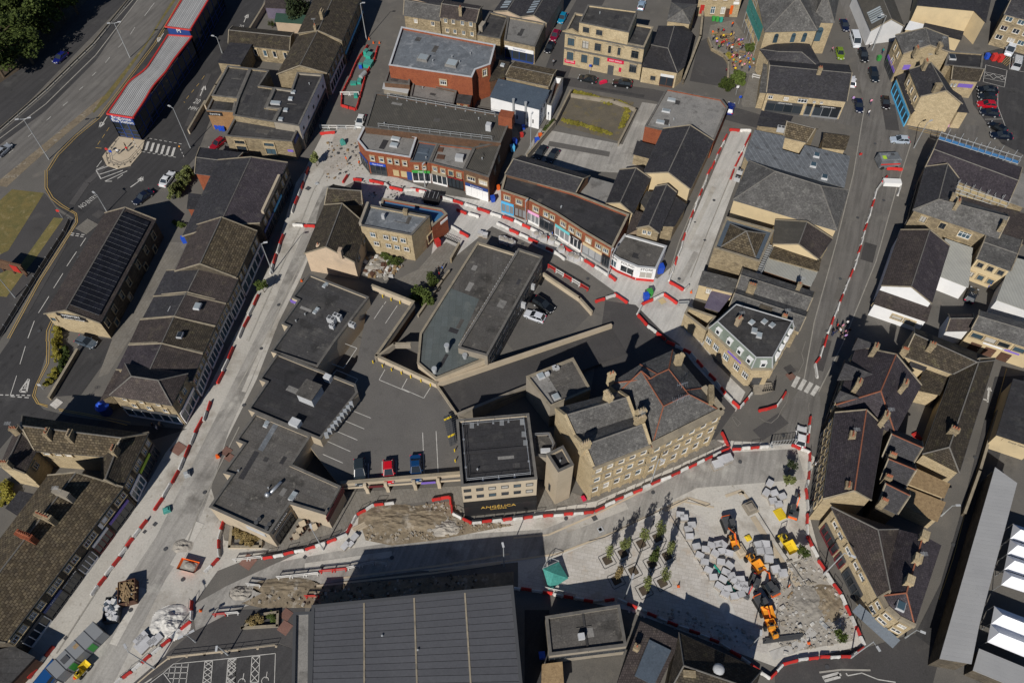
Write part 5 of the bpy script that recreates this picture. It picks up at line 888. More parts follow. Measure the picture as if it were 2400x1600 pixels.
b=bld('slate_chapel','slate-roofed single-storey building with curved parapet right of the post office','shop','30',[(410,242),(366,400),(325,414),(260,610),(575,664),(642,605),(715,312),(660,246)],4.4,'mesh','stonec','slate',extra=[(552,238,7.2),(492,446,7.2)],faces=[(0,1,9,8),(1,2,9),(2,3,4,9),(4,5,6,9),(9,6,8),(6,7,8),(7,0,8)],rl=[(8,9),(9,4),(2,9)]);shop(b,3,.55,.95,'white','timberdk',n=2);WIN(b,3,[.35],1.8,1.2,1.2,'d2','d')
b=bld('hipped_house','hipped slate roof house behind the slate chapel','house','30',[(528,28),(752,46),(690,215),(490,190)],6.,'pyr','stonec','slatel',ridge=[(625,95)],rise=2.2)
bld('rear_sheds','grey-roofed shed row at the top edge beside the hipped slate house','outbuilding','30',[(540,-60),(740,-50),(745,42),(530,22)],4.,'slab','stone','slate')
b=bld('pub','cream stone pub with two tall white windows and red banners above the beer garden','pub','30',[(800,-118),(1195,-110),(1255,-320),(860,-320)],8.,'slab','stonec','slate');WIN(b,0,[.38,.62],1.9,1.1,2.,'x2');sign(b,0,.12,2.,1.,2.4,'red');sign(b,0,.82,2.,.7,2.4,'orange');sign(b,0,.9,4.,1.4,.9,'paintwhite');door(b,0,.75,1.2,2.3,'timberdk');WIN(b,0,[.38,.62],5.4,1.1,1.6,'x2');WIN(b,0,[.1,.9],5.4,1.1,1.6,'x2')
# church
b=bld('church','big stone church with slate hipped roof and arched blue windows at the top','church','30',[(1290,-190),(1390,288),(1860,274),(2060,-190)],9.5,'hip','stonec','slatel',ridge=[(1700,-330),(1688,-25)],ends='hh',rise=5)
for f in (.24,.58,.8):
 l,a=place(b,1,f,7.6,.06);m=MB();m.box((0,0,-1.2),(1.,.1,1.9));m.tube((0,.05,.7),(0,-.05,.7),.5,.5,10);inst('arched_window',m.mesh('arched_window','glassb'),b.root,l,a)
b=bld('church_tower','stone church transept with pyramid roof and arched window facing the road','church','40',[(-62,200),(132,206),(185,-60),(-50,-90)],8.5,'pyr','stonec','slatel',ridge=[(62,-70)],rise=6)
l,a=place(b,0,.5,5.,.06);m=MB();m.box((0,0,-1.6),(1.5,.1,3.));m.tube((0,.05,1.4),(0,-.05,1.4),.75,.75,12);inst('arched_window',m.mesh('arched_window','glassb'),b.root,l,a)
b=bld('apse','low polygonal slate roof in front of the church','church','30',[(1480,396),(1345,456),(1412,548),(1850,592),(1880,575),(1790,410),(1690,382)],5.8,'mesh','stonec','slate',extra=[(1500,476,7.6),(1722,482,7.6)],faces=[(0,1,7),(1,2,7),(2,3,8,7),(3,4,8),(4,5,8),(5,6,8),(6,0,7,8)],rl=[(7,8),(7,1),(8,3)])
b=bld('salon_building','long dark-slated stone shop with white windows and LEANNE TAYLOR sign','shop','30',[(1405,845),(2130,925),(2150,600),(1412,540)],5.2,'gable','stonec','slate',ridge=[(1432,606),(2140,662)])
WIN(b,0,[.06,.26],4.,1.,1.,'x2');WIN(b,0,[.47],4.,2.,1.1,'x3');WIN(b,0,[.62,.71],4.,.6,.7);shop(b,0,.03,.5,'greydk','greydk','LEANNE TAYLOR',n=4,hz=2.4);shop(b,0,.54,.62,'paintblack','grey',n=1);shop(b,0,.64,.98,'paintblack','grey','( SIDEWALK BAR )',n=3);chimney(b,'30',1895,625,9.2,1.1,.7,None,2)
bld('lean_to','stone lean-to wall and roof on the left of the dark-slated salon','outbuilding','30',[(1375,590),(1412,600),(1395,850),(1340,845)],4.5,'slab','stonec','slatel')
# east of the pale street
b=bld('slate_outhouse','small grey slate roof behind the lead-roofed hall','outbuilding','e',[(835,2),(1150,60),(1090,182),(790,148)],5.,'slab','stone','slate');unit(b,'e',1030,190,4.2,(1.6,.9,1.2),'copingw')
b=bld('stone_cottage','stone-slated cottage with cream gables behind the lead-roofed hall','house','e',[(1070,265),(1300,318),(1410,190),(1090,104)],5.,'gable','stonec','stoneslate',rise=1.8);b=bld('stone_cottage','small square stone-slated cottage beside the eastern road','house','e',[(1470,376),(1702,404),(1746,268),(1490,236)],5.,'slab','stonec','stoneslate')
b=bld('lead_roof_hall','hall with pale ribbed lead roof and three square rooflights','hall','e',[(765,206),(1065,270),(1036,410),(1236,470),(1290,366),(1748,480),(1690,796),(690,522),(655,466)],5.8,'slab','stonec','leadroll')
for x,y in ((1405,470),(1370,572),(1488,700)):rooflight(b,'e',x,y,5.9,1.3,1.3,.35,glass='glassb')
b=bld('hipped_hall','large hall with lichen-spotted hipped slate roof in the middle of the east block','hall','e',[(540,926),(1612,1242),(1736,832),(702,526)],6.4,'hip','cream','slatel',ridge=[(975,636),(1450,786)],ends='hh',rise=3.2)
for x,y in ((600,640),(572,715)):unit(b,'e',x,y,3.2,(1.2,.6,1.),'copingw')
b=bld('pyramid_house','square stone house with pyramid stone-slate roof behind a parapet on the pale street','house','31',[(1030,424),(1466,546),(1342,838),(915,706)],6.8,'flat','stone','leadblue',cop='coping',par=.5)
ii=[Vector((*p,6.35)) for p in offset(b.P,-1.1)];ap=sum(ii,Vector())/4+Vector((0,0,2.6));shell([[ii[k],ii[(k+1) % 4],ap] for k in range(4)]).obj('pyramid_roof','stoneslate',b.root);t=MB()
for k in range(4):t.tube(ii[k]+Vector((0,0,.05)),ap+Vector((0,0,.05)),.1,.1,5)
t.obj('ridge_tiles','ridge',b.root)
b=bld('gabled_workshop','gabled workshop with brown sheet roof and cream gable right of the pyramid roof','workshop','e',[(985,1152),(960,1392),(1420,1546),(1562,1342)],5.2,'gable','cream','tile',ridge=[(1290,1168),(1213,1388)],rm2='corr')
bld('stone_lean_to','narrow stone-slated roof strip above the corrugated canopy','outbuilding','31',[(1480,692),(1890,812),(1872,912),(1432,790)],4.6,'slab','stone','stoneslate');bld('corrugated_canopy','pale corrugated yard canopy below the stone-slated strip','canopy','31',[(1420,802),(1862,926),(1800,1052),(1386,912)],4.,'slab','brickdk','corrl')
sc_=empty('iron_stair',(*G('31',1400,820).to_2d(),0),'grey metal outside stair beside the pyramid-roofed house','staircase');m=MB();m.path(GL('31',[(1470,680),(1345,940)],4.4),.06);m.path(GL('31',[(1430,660),(1300,915)],4.4),.06);m.obj('handrail','galv',sc_)
for k in range(14):c=G('31',1448-9*k,690+19*k,3.6);m=MB();m.box((c.x,c.y,3.5),(1.1,.3,.06),-.3);m.obj('tread','galv',sc_)
b=bld('stone_row','long pale stone-slated row house with tall-potted chimney, upper of two parallel rows','house','f',[(665,402),(1510,667),(1605,440),(745,160)],5.6,'gable','stone','slatel',ridge=[(722,234),(1592,518)]);chimney(b,'f',860,350,8.4,1.7,.9,None,3,2.6);chimney(b,'f',1440,340,8.,.9,.7,None,1,2.);WIN(b,1,[.3,.7],4.,.8,1.2)
b=bld('stone_row','long pale stone-slated row house with a dormer, lower of two parallel rows','house','f',[(585,612),(1420,905),(1525,672),(675,400)],5.6,'gable','stone','slatel',ridge=[(635,456),(1500,745)]);chimney(b,'f',1255,730,8.2,1.,.8,None,3,2.4);c=G('f',1010,660,6.6);m=MB();m.box((c.x,c.y,5.4),(2.2,1.9,1.3),b.ang);m.obj('dormer','stonedk',b.root);WIN(b,1,[.3,.7],4.,.8,1.2)
bld('purple_canopy','purple-grey sheet roof over a yard west of the stone rows','canopy','f',[(375,396),(592,470),(440,667),(285,620)],3.2,'slab','stonedk','purplesheet');b=bld('grey_cottage','cottage with plain grey roof, cream wall and one white window','house','f',[(205,342),(612,442),(692,300),(255,190)],4.2,'slab','cream','slatel');WIN(b,0,[.32],3.,.9,1.4)
bld('walled_yard','roofless triangular stone-walled yard at the tip of the east block','yard','f',[(62,622),(412,742),(290,912),(22,702)],4.,'flat','stonec','pavgrey',par=3.4,cop='coping')
# far east: street of shops
b=bld('stone_barbers','tall cream stone house with two chimneys and purple shopfront, north of the gabled one','shop','40',[(712,326),(780,490),(1192,476),(1180,340)],7.8,'gable','stonec','slatel',rise=2.,ends='gg');WIN(b,0,[.3,.7],6.,.9,1.5,'s');WIN(b,0,[.5],3.4,1.4,1.4,'x2');shop(b,0,.05,.95,'purple','greydk',n=3,hz=2.2);chimney(b,'40',905,440,10.6,1.4,.8,None,3);chimney(b,'40',1120,405,10.6,1.6,.8,None,0);sign(b,1,.2,4.,1.6,1.2,'purple')
b=bld('gabled_stone_house','tall gabled buff stone house with a great blank end wall and blue shopfront','shop','40',[(842,642),(940,882),(1306,946),(1132,690)],8.,'gable','stonec','slate',ridge=[(1000,590),(1100,790)]);chimney(b,'40',990,560,12.,1.4,.8,None,3);chimney(b,'40',1103,775,11.6,1.6,1.,'x',0,2.2);WIN(b,0,[.2,.5,.82],6.,.9,1.5,'s');WIN(b,0,[.3,.7],3.8,1.2,1.4,'s')
b=bld('blue_shopfront','low lean-to shop with pale blue front along the eastern road','shop','40',[(722,702),(805,668),(885,1000),(852,1036)],4.2,'slab','stonec','slate');shop(b,3,.02,.98,'skyblue','skyblue',n=6,glass='glassb')
bld('lean_to','dark slate rear extension of the gabled buff stone house','outbuilding','40',[(1140,762),(1300,882),(1368,1030),(1282,1022)],4.6,'slab','stonec','slate');b=bld('flat_extension','flat felt-roofed extension with a rooflight behind the tall stone house','outbuilding','40',[(1190,470),(1512,492),(1492,632),(1152,602)],5.2,'flat','stone','feltn');rooflight(b,'40',1220,530,4.9,1.6,2.,.3,glass='glass')
b=bld('purple_sign_house','small stone building with stone-slated roof and purple sign by the car park','shop','40',[(1222,722),(1462,742),(1487,640),(1195,605)],4.8,'gable','stonec','stoneslated',rise=1.6);sign(b,0,.62,3.2,3.2,.9,'purple');WIN(b,0,[.1,.22],3.2,.6,.9)
b=bld('cream_hall','huge cream rendered wall of a hall with slate roof at the top right','hall','40',[(905,46),(1428,96),(1528,196),(1620,-220),(960,-220)],6.4,'slab','cream','slate')
bld('low_annexe','dark lean-to roof at the foot of the cream hall','outbuilding','40',[(975,216),(1322,292),(1300,362),(958,272)],3.2,'slab','cream','slate');bld('low_annexe','white flat roof at the left foot of the cream hall','outbuilding','40',[(838,198),(972,230),(950,282),(800,268)],3.,'slab','cream','white')
b=bld('flats','buff brick block of flats with white windows in the top right corner','flats','40',[(1710,126),(2110,232),(2200,40),(1800,-90)],8.4,'gable','stone','slate',rise=2.5)
for z in (7.4,5.,2.6):WIN(b,0,[.14,.42,.66,.88],z,1.5,1.2,'c2')
b=bld('gabled_hall','low hall with glazed roof strips and white gable end at the top right','hall','40',[(330,-80),(480,277),(775,237),(650,-90)],4.2,'gable','white','corr',ridge=[(520,-180),(690,196)])
for t in range(6):a_,c_=b.P[0].lerp(b.P[1],.62+t*.05),b.r0.lerp(b.r1,.62+t*.05);m=MB();zz=[a_.lerp(c_,.1).z+.1,a_.lerp(c_,.75).z+.1];m.strip(a_.lerp(c_,.1),a_.lerp(c_,.75),.5,0);m.v=[(v_[0],v_[1],zz[0] if i in (0,3) else zz[1]) for i,v_ in enumerate(m.v)];m.obj('glazed_strip','glassl',b.root)
b=bld('scaffolded_hall','large hall with plain brown roof and scaffolding on both long sides','hall','g',[(742,546),(1682,936),(1830,552),(882,238)],6.6,'gable','stone','tilep',ridge=[(850,300),(1785,615)],zr=7.6,ends='gg')
def scaffold(label,A,B,h,n,mat,board,out,lifts):
 r=empty('scaffold',(*((A+B)/2).to_2d(),0),label,'scaffold');d=(B-A).normalized();nn=Vector((-d.y,d.x,0))*out
 for k in range(n+1):
  p=A.lerp(B,k/n);m=MB();m.tube((p.x,p.y,0),(p.x,p.y,h),.05);m.tube((p.x+nn.x,p.y+nn.y,0),(p.x+nn.x,p.y+nn.y,h+(1.2 if k % 2 else .4)),.05);m.obj('standard',mat,r)
 m=MB()
 for z in lifts:m.tube((A.x,A.y,z),(B.x,B.y,z),.05);m.tube((A.x+nn.x,A.y+nn.y,z),(B.x+nn.x,B.y+nn.y,z),.05);m.tube((A.x+nn.x,A.y+nn.y,z+1),(B.x+nn.x,B.y+nn.y,z+1),.05)
 m.obj('ledger','galv',r)
 for z in lifts:
  for j in range(3):m=MB();q=nn*(.2+j*.3);m.wallline(A+q,B+q,.24,z+.05,z+.1);m.obj('board',board,r)
 return r
scaffold('scaffold with blue boards along the back of the brown-roofed hall',G('g',885,215,6.5),G('g',1800,500,6.5),7.4,12,'galv','bluepaint',1.,(4.,6.2));scaffold('scaffold with timber boards along the front of the brown-roofed hall',G('g',1690,935,6.4),G('g',1100,735,6.4),7.2,7,'galv','plywood',1.2,(4.2,6.))
b=bld('corner_pub','stone corner building with slate roof and upper windows facing south, below the scaffolded hall','pub','g',[(610,1032),(1562,1352),(1652,1085),(930,850)],6.6,'gable','stone','slatel',ridge=[(880,917),(1602,1202)],ends='hg',rise=2.3);WIN(b,0,[.14,.38],5.,1.1,1.5,'d2','d');WIN(b,0,[.66],4.6,2.2,1.5,'x3');WIN(b,0,[.55,.63],1.8,1.,1.2);chimney(b,'g',1120,930,10.4,1.4,.8,'x',2);chimney(b,'g',1640,1180,10.,1.2,.8,'x',0)
b=bld('corner_pub','slate-roofed wing of the corner building along the eastern road with dark front','pub','g',[(745,548),(612,1030),(1035,905),(1112,682)],6.6,'gable','stonedk','slate',ridge=[(942,655),(882,917)],ends='gh',rise=2.3);shop(b,0,.05,.95,'paintblack','greydk',n=5);chimney(b,'g',1060,870,9.6,1.4,.8,None,0)
bld('brown_roof_hall','broad plain brown roof east of the scaffolded hall front','hall','g',[(1150,895),(1900,1095),(1860,1425),(1590,1335),(1650,1190),(1215,1035)],5.6,'slab','stone','tile');bld('grey_extension','flat grey roof strip right of the scaffolded hall','outbuilding','g',[(1830,620),(1910,650),(1860,1000),(1690,940)],5.,'slab','stone','feltl')
b=bld('gabled_garage','brown gabled workshop with stained white gable on the eastern road','workshop','41',[(755,550),(582,1052),(1028,1208),(1190,690)],5.,'gable','white','tilep',ridge=[(1010,548),(857,1064)],rm2='tile');b=bld('white_workshop','low white-walled building with brown roof below the stained white gable','workshop','41',[(560,1106),(1022,1246),(982,1378),(512,1218)],3.6,'slab','white','tile');WIN(b,2,[.25,.5],2.,1.8,.9,'d','d');WIN(b,3,[.5],2.2,1.,1.,'d','d')
bld('corrugated_shed','pale corrugated lean-to roof with white end wall beside the brown gabled workshop','shed','41',[(1165,632),(1402,712),(1362,1062),(1115,965)],3.8,'slab','white','corrl')
b=bld('cream_house','small cream house with slate roof and two rows of three windows','house','41',[(1458,802),(1752,912),(1855,640),(1560,545)],6.,'gable','cream','slatel',ridge=[(1510,662),(1815,762)]);WIN(b,0,[.18,.5,.82],4.7,1.,1.2,'d2','d');WIN(b,0,[.1,.42,.74],1.8,1.,1.2,'d2','d')
bld('corrugated_shed','large pale corrugated roof cut by the right edge','shed','41',[(1790,800),(2120,890),(2000,1310),(1640,1182)],4.6,'slab','white','corrl')
b=bld('signed_hall','cream hall with slate roof, picture panels and a white and purple sign','hall','w',[(300,207),(770,362),(820,210),(352,85)],5.6,'gable','cream','slatel',ridge=[(330,150),(790,285)],zr=6.6)
WIN(b,0,[.12,.32,.52,.75],4.2,1.8,1.2,'d','d');sign(b,0,.42,3.1,3.6,.5,'white');sign(b,0,.68,3.1,2.8,.5,'purple');
for f in (.2,.42,.65):door(b,0,f,1.8,2.2,'timberdk')
b=bld('white_cottage','small white cottage with dark brown roof left of the signed hall','house','w',[(135,110),(292,108),(272,215),(120,217)],4.2,'gable','white','tile',rise=1.1)
# courtyard block on the right
b=bld('slate_range','tall purple-slate range with gablets at the north end of the courtyard block','shop row','42',[(350,55),(170,576),(695,838),(930,400)],8.4,'gable','stonedk','tilep',ridge=[(690,110),(566,456)],ends='gh',rise=3.2,rid='ridgered',gut=False)
for x,y in ((530,60),(375,385),(800,395),(625,690)):chimney(b,'42',x,y-20,12.6,1.3,.9,None,3,3.4)
for x,y,s_ in ((430,30,1.4),(380,290,2.4),(255,510,1.2)):c=G('42',x,y,9.6);m=MB();d_=Vector((math.cos(b.ang),math.sin(b.ang),0));n_=Vector((-d_.y,d_.x,0));n_=n_ if n_.x<0 else-n_;a1,a2,ap,bk=c-d_*s_+n_*s_*1.2-Vector((0,0,1.1)),c+d_*s_+n_*s_*1.2-Vector((0,0,1.1)),c+n_*s_*1.2+Vector((0,0,.9)),c-n_*s_*1.5+Vector((0,0,1.));m.poly([a1,ap,bk]);m.poly([ap,a2,bk]);m.poly([a1,a2,ap]);m.obj('gablet','slate',b.root)
WIN(b,0,6,6.,1.,1.4);shop(b,0,.02,.98,'greydk','greydk',n=8)
b=bld('slate_range','long purple-slate range facing the square, middle of the courtyard block','shop row','u',[(180,205),(100,792),(418,800),(505,300)],8.6,'gable','stonec','tilep',ridge=[(395,318),(362,735)],ends='gg',rise=3.,rid='ridgered')
for x,y in ((297,350),(268,705)):chimney(b,'u',x,y,11.6,1.3,.9,None,4,3.)
WIN(b,0,9,6.6,.9,1.5,'s');WIN(b,0,9,4.2,.9,1.3,'s');shop(b,0,.02,.98,'greydk','greydk',n=10)
for k,(p_,r_,cx_) in enumerate(([[(512,500),(695,574),(772,400),(560,300)],[(455,338),(735,478)],(580,490)],[[(498,662),(652,724),(722,560),(530,480)],[(440,532),(690,630)],(550,645)],[[(480,836),(606,895),(682,740),(510,652)],[(428,706),(650,780)],(520,810)])):
 b=bld('rear_wing',('uppermost','middle','lowest')[k]+' of three sunlit slate rear wings in the courtyard block','outbuilding','u',p_,7.6,'gable','stonedk','slate',ridge=r_,ends='gg',rise=2.2,rid='ridgered');chimney(b,'u',cx_[0],cx_[1],10.2,1.2,.8,None,4,2.4)
b=bld('stone_slate_range','brown stone-slated range along the top of the courtyard block','house','42',[(795,126),(1232,286),(1602,166),(880,-120)],5.6,'gable','stonec','stoneslated',ridge=[(860,0),(1450,190)],ends='gh',rise=2.2);chimney(b,'42',1050,20,9.2,1.2,.8,None,2);chimney(b,'42',795,70,9.6,1.3,.8,None,4)
b=bld('stone_slate_range','long stone-slated east range with one chimney along the service lane','house','42',[(1232,288),(966,1028),(1282,1192),(1602,168)],5.,'gable','stonec','stoneslated',ridge=[(1450,192),(1195,970)],ends='gh',rise=2.2,rm2='stoneslated');chimney(b,'42',1255,800,8.6,1.6,.9,'x',3)
bld('court_outhouse','stone-slated outhouse roof inside the courtyard','outbuilding','42',[(965,258),(1196,308),(1100,482),(920,442)],4.,'slab','stonec','stoneslated');bld('court_block','cream-walled block between courtyard and slate range','outbuilding','42',[(860,150),(1000,210),(960,260),(840,220)],4.6,'slab','cream','slate')
bld('ochre_canopy','ochre corrugated canopy roof in the lower courtyard, sunlit upper one','canopy','42',[(842,1150),(1190,1310),(1142,1422),(782,1282)],3.6,'slab','stonec','timber');bld('ochre_canopy','ochre corrugated canopy roof in the lower courtyard, mostly shaded lower one','canopy','42',[(772,1330),(1150,1480),(1080,1640),(720,1480)],3.4,'slab','stonec','timber')
b=bld('curved_corner_shop','cream stone shop with brown roof along the dug-up square, upper part of the corner block','shop','v',[(80,72),(330,554),(374,546),(437,190)],7.4,'gable','stonec','tile',ridge=[(325,190),(342,545)],ends='hg',rise=2.6);WIN(b,0,[.16,.26,.46,.64,.74],5.6,1.5,1.2,'x2');shop(b,0,.05,.36,'greydk','maroon',n=4);shop(b,0,.4,.52,'greydk','maroon',n=2);shop(b,0,.58,.9,'greydk','greydk',n=4)
b=bld('curved_corner_shop','rounded cream corner building with parapet and blue awning at the lower right','shop','v',[(440,188),(338,556),(372,620),(440,680),(528,724),(676,276)],7.6,'mesh','stonec','tilep',extra=[(575,222,10.4),(482,540,10.4)],faces=[(0,1,7,6),(1,2,7),(2,3,7),(3,4,7),(4,5,6,7),(5,0,6)],rl=[(6,7),(7,4),(7,1)],rid='ridgered',over=.0)
for e_ in (1,2,3):p,q=b.P[e_],b.P[e_+1];m=MB();m.wallline(p,q,.45,7.2,8.1);m.obj('parapet','coping',b.root);WIN(b,e_,[.5],6.,1.1,1.2,'x2');WIN(b,e_,[.5],3.9,1.3,1.2,'x2')
p,q,nn,a=edge_frame(b,2);l,a=place(b,2,.45,2.6,.9);m=MB();m.poly([(-3.4,-.5,-.2),(3.4,-.5,-.2),(3.4,.8,.6),(-3.4,.8,.6)]);m.poly([(-3.4,.8,.5),(3.4,.8,.5),(3.4,-.5,-.3),(-3.4,-.5,-.3)]);inst('awning',m.mesh('awning','leadblue'),b.root,l,a)
for x,y in ((590,218),(552,345),(508,465)):chimney(b,'v',x,y,11.6,1.5,1.1,None,0,2.6,'stonec')
rooflight(b,'v',450,612,9.2,1.4,1.2,.3,glass='glassb')
b=bld('metal_roof_range','long building with pale grey metal roof along the service lane','market hall','43',[(1625,-398),(1806,-268),(1462,1010),(1388,1376),(1125,1332)],4.6,'slab','stonedk','metalgrey');WIN(b,0,3,2.5,1.,1.2)
b=bld('dark_hall','dark felt-roofed hall with cream fascia at the right edge','hall','42',[(1792,350),(2120,430),(2000,970),(1640,852)],4.6,'slab','cream','feltn');sign(b,2,.4,3.8,5.,.8,'cream','Simply Catering','greydk',.5)
bld('grey_canopy','pale grey canopy roof in the bottom right corner','canopy','43',[(1480,1266),(2010,1485),(1960,1660),(1430,1442)],3.4,'slab','stonedk','metalgrey')
# ------------------------------------------------------------------ buildings: south edge
b=bld('supermarket','large supermarket with dark ribbed metal roof at the bottom edge','supermarket','D',[(716.6,1389.8),(1177.8,1344),(1204,1620),(710,1620)],9.3,'flat','grey','greydk',par=.25,cop='greydk')
P=b.P;ncol,nrow=4,16;jx=[0,.32,.59,.8,1.];cs=(0,.27,.545,.8,1)
cs=[.0,.255,.505,.76,1.]
ii=[Vector((*p,9.2)) for p in offset(P,-.1)]
def sp(u,v_):return ii[0].lerp(ii[1],u).lerp(ii[3].lerp(ii[2],u),v_)
for k in range(4):
 for j in range(nrow):
  a=[sp(cs[k]+.003,j/nrow+.002),sp(cs[k+1]-.003,j/nrow+.002),sp(cs[k+1]-.003,(j+1)/nrow-.002),sp(cs[k]+.003,(j+1)/nrow-.002)];m=MB();a=[p+Vector((0,0,.06+.05*(i_ in (0,1)))) for i_,p in enumerate(a)];m.poly(a[::-1]);d_=Vector((0,0,.14));
  for i_ in range(4):m.poly([a[i_],a[(i_+1) % 4],a[(i_+1) % 4]-d_,a[i_]-d_])
  m.obj('roof_sheet','bigroof',b.roof)
for u in cs[1:4]:m=MB();m.wallline(sp(u,0),sp(u,1),.22,9.2,9.36);m.obj('roof_rib','coping',b.root)
bld('supermarket_wing','narrow pale grey flat-roofed strip on the left of the supermarket','supermarket','13',[(818,920),(976,912),(968,1700),(800,1700)],5.6,'flat','grey','feltl',cop='greydk')
b=bld('flat_kiosk','brown boarded flat roof building right of the supermarket','shop','23',[(1250,956),(1927,850),(1994,1225),(1286,1312)],4.8,'flat','concrete','feltm',cop='copingd');unit(b,'23',1578,1140,4.5,(.9,.8,.9),'copingw',name='rooftop_box');m=MB();m.wallline(b.P[0].lerp(b.P[1],.5),b.P[3].lerp(b.P[2],.5),.3,4.3,4.6);m.obj('roof_upstand','felt',b.root);WIN(b,2,7,2.8,1.6,1.2,'d2','d',False)
b=bld('dark_roof_pub','brown-roofed building with a blue-grey flat roof in its middle at the bottom edge','pub','x',[(222,66),(532,215),(330,640),(10,640)],6.,'mono','stonedk','tile');q_=GL('x',[(290,202),(472,292),(330,580),(170,500)],6.4);m=MB();m.prism([p_.to_2d() for p_ in q_],5.6,6.35);m.obj('flat_dormer','leadblue',b.roof);chimney(b,'x',188,262,7.8,.9,.8,None,1,1.9)
b=bld('stone_slate_inn','stone-slated building with a white satellite dish at the bottom edge','house','x',[(430,700),(1110,760),(1206,466),(545,162)],6.2,'gable','stonedk','stoneslated',ridge=[(575,420),(1100,600)],ends='hh',rise=2.6);chimney(b,'x',625,485,9.2,1.8,.8,None,0,2.);c=G('x',865,450,8.6);m=MB();m.ball((c.x,c.y,8.6),(.8,.8,.5),12,6);m.tube((c.x,c.y,7.4),(c.x,c.y,8.4),.06);m.obj('satellite_dish','copingw',b.root,True)
bld('yard_store','low striped metal roof in the yard at the bottom edge','shed','23',[(1228,1405),(1392,1385),(1410,1640),(1222,1640)],2.8,'slab','concrete','timber')
# ------------------------------------------------------------------ vehicles
CARD={'hatch':(4.1,1.78,1.48),'saloon':(4.6,1.82,1.44),'suv':(4.6,1.88,1.72),'van':(5.2,2.0,2.1)}
CM={}
def car_meshes(kind,col):
 if (kind,col) in CM:return CM[(kind,col)]
 L,W_,H=CARD[kind];bz=H*.6;b=MB()
 st={'hatch':[(-.5,.3,.7,.84),(-.47,.22,bz,.95),(-.3,.2,bz+.02,1),(.12,.2,bz,1),(.2,.2,bz-.02,.99),(.42,.22,bz*.84,.93),(.49,.26,bz*.72,.84),(.5,.34,bz*.6,.8)],
  'saloon':[(-.5,.3,.72,.84),(-.48,.22,bz+.03,.94),(-.3,.2,bz+.04,1),(.1,.2,bz,1),(.2,.2,bz-.02,.99),(.42,.22,bz*.84,.93),(.49,.26,bz*.7,.84),(.5,.34,bz*.6,.8)]}
 S_=st.get(kind,st['hatch'])
 if kind=='van':S_=[(-.5,.3,1.2,.94),(-.49,.25,1.25,.98),(.2,.25,1.2,1),(.3,.25,1.1,1),(.46,.28,.95,.92),(.5,.35,.7,.86)]
 rings=[]
 for x,z0,z1,w_ in S_:
  y=W_/2*w_;zm=(z0+z1)/2;rings.append([(x*L,-y*.93,z0),(x*L,-y,zm),(x*L,-y*.97,z1-.08),(x*L,-y*.86,z1),(x*L,y*.86,z1),(x*L,y*.97,z1-.08),(x*L,y,zm),(x*L,y*.93,z0)])
 for r0,r1 in zip(rings,rings[1:]):
  for i in range(8):j=(i+1) % 8;b.poly([r0[j],r0[i],r1[i],r1[j]])
 b.poly(rings[0]);b.poly(rings[-1][::-1])
 xs={'hatch':(-.47,-.36,.0,.2),'saloon':(-.36,-.22,.02,.2),'suv':(-.48,-.42,.0,.2),'van':(-.495,-.48,.2,.36)}[kind];g=MB();y0,y1=W_/2*.88,W_/2*(.72 if kind !='van' else .84);zb=(bz if kind !='van' else 1.2)-.02
 A=[(xs[0]*L,-y0,zb),(xs[3]*L,-y0,zb),(xs[3]*L,y0,zb),(xs[0]*L,y0,zb)];T=[(xs[1]*L,-y1,H-.05),(xs[2]*L,-y1,H-.05),(xs[2]*L,y1,H-.05),(xs[1]*L,y1,H-.05)]
 for i in range(4):j=(i+1) % 4;g.poly([A[i],A[j],T[j],T[i]])
 g.poly(T);rf=MB();k=1.03;xa,xb=xs[1]*L,xs[2]*L;yy=y1*1.02
 rf.v=[(xa,-yy,H-.07),(xb,-yy,H-.07),(xb,yy,H-.07),(xa,yy,H-.07),(xa*.94+.0,-yy*.85,H),(xb-.12,-yy*.85,H),(xb-.12,yy*.85,H),(xa*.94,yy*.85,H)];rf.f=[(0,1,5,4),(1,2,6,5),(2,3,7,6),(3,0,4,7),(4,5,6,7)];rf.m=[0]*5
 for s in (-1,1):
  for a_,t_ in ((A[0],T[0]),(A[1],T[1]),((-.14*L,-y0,zb),(-.14*L,-y1,H-.05))):rf.tube((a_[0],s*a_[1],a_[2]),(t_[0],s*t_[1],t_[2]),.05,.05,4)
 wr=.31 if kind in ('hatch','saloon') else .35;wh=MB();wh.tube((0,-.1,0),(0,.1,0),wr,wr,14);wh.tube((0,-.11,0),(0,.11,0),wr*.62,wr*.62,10,1)
 hl=MB();hl.box((0,0,0),(.12,.34,.14));pl=MB();pl.box((0,0,0),(.04,.5,.12));mi=MB();mi.box((0,0,0),(.12,.2,.14))
 cm=(kind,b.mesh('body',col,smooth=False),g.mesh('windows','glass'),rf.mesh('roof',col),CM.setdefault(('w',kind),wh.mesh('wheel',['rubber','galv'])),CM.setdefault('hl',hl.mesh('headlight','copingw')),CM.setdefault('tl',hl.mesh('tail_light','crimson')),CM.setdefault('pl',pl.mesh('number_plate','paintwhite')),mi.mesh('mirror',col))
 CM[(kind,col)]=cm;return cm
def carcol(c):
 n='carpaint_'+c
 if n not in MATS:m=mk(n,c,rough=.25,spec=.5,fine=.03,rnd=.0);m.node_tree.nodes['Principled BSDF'].inputs['Coat Weight'].default_value=.6
 return n
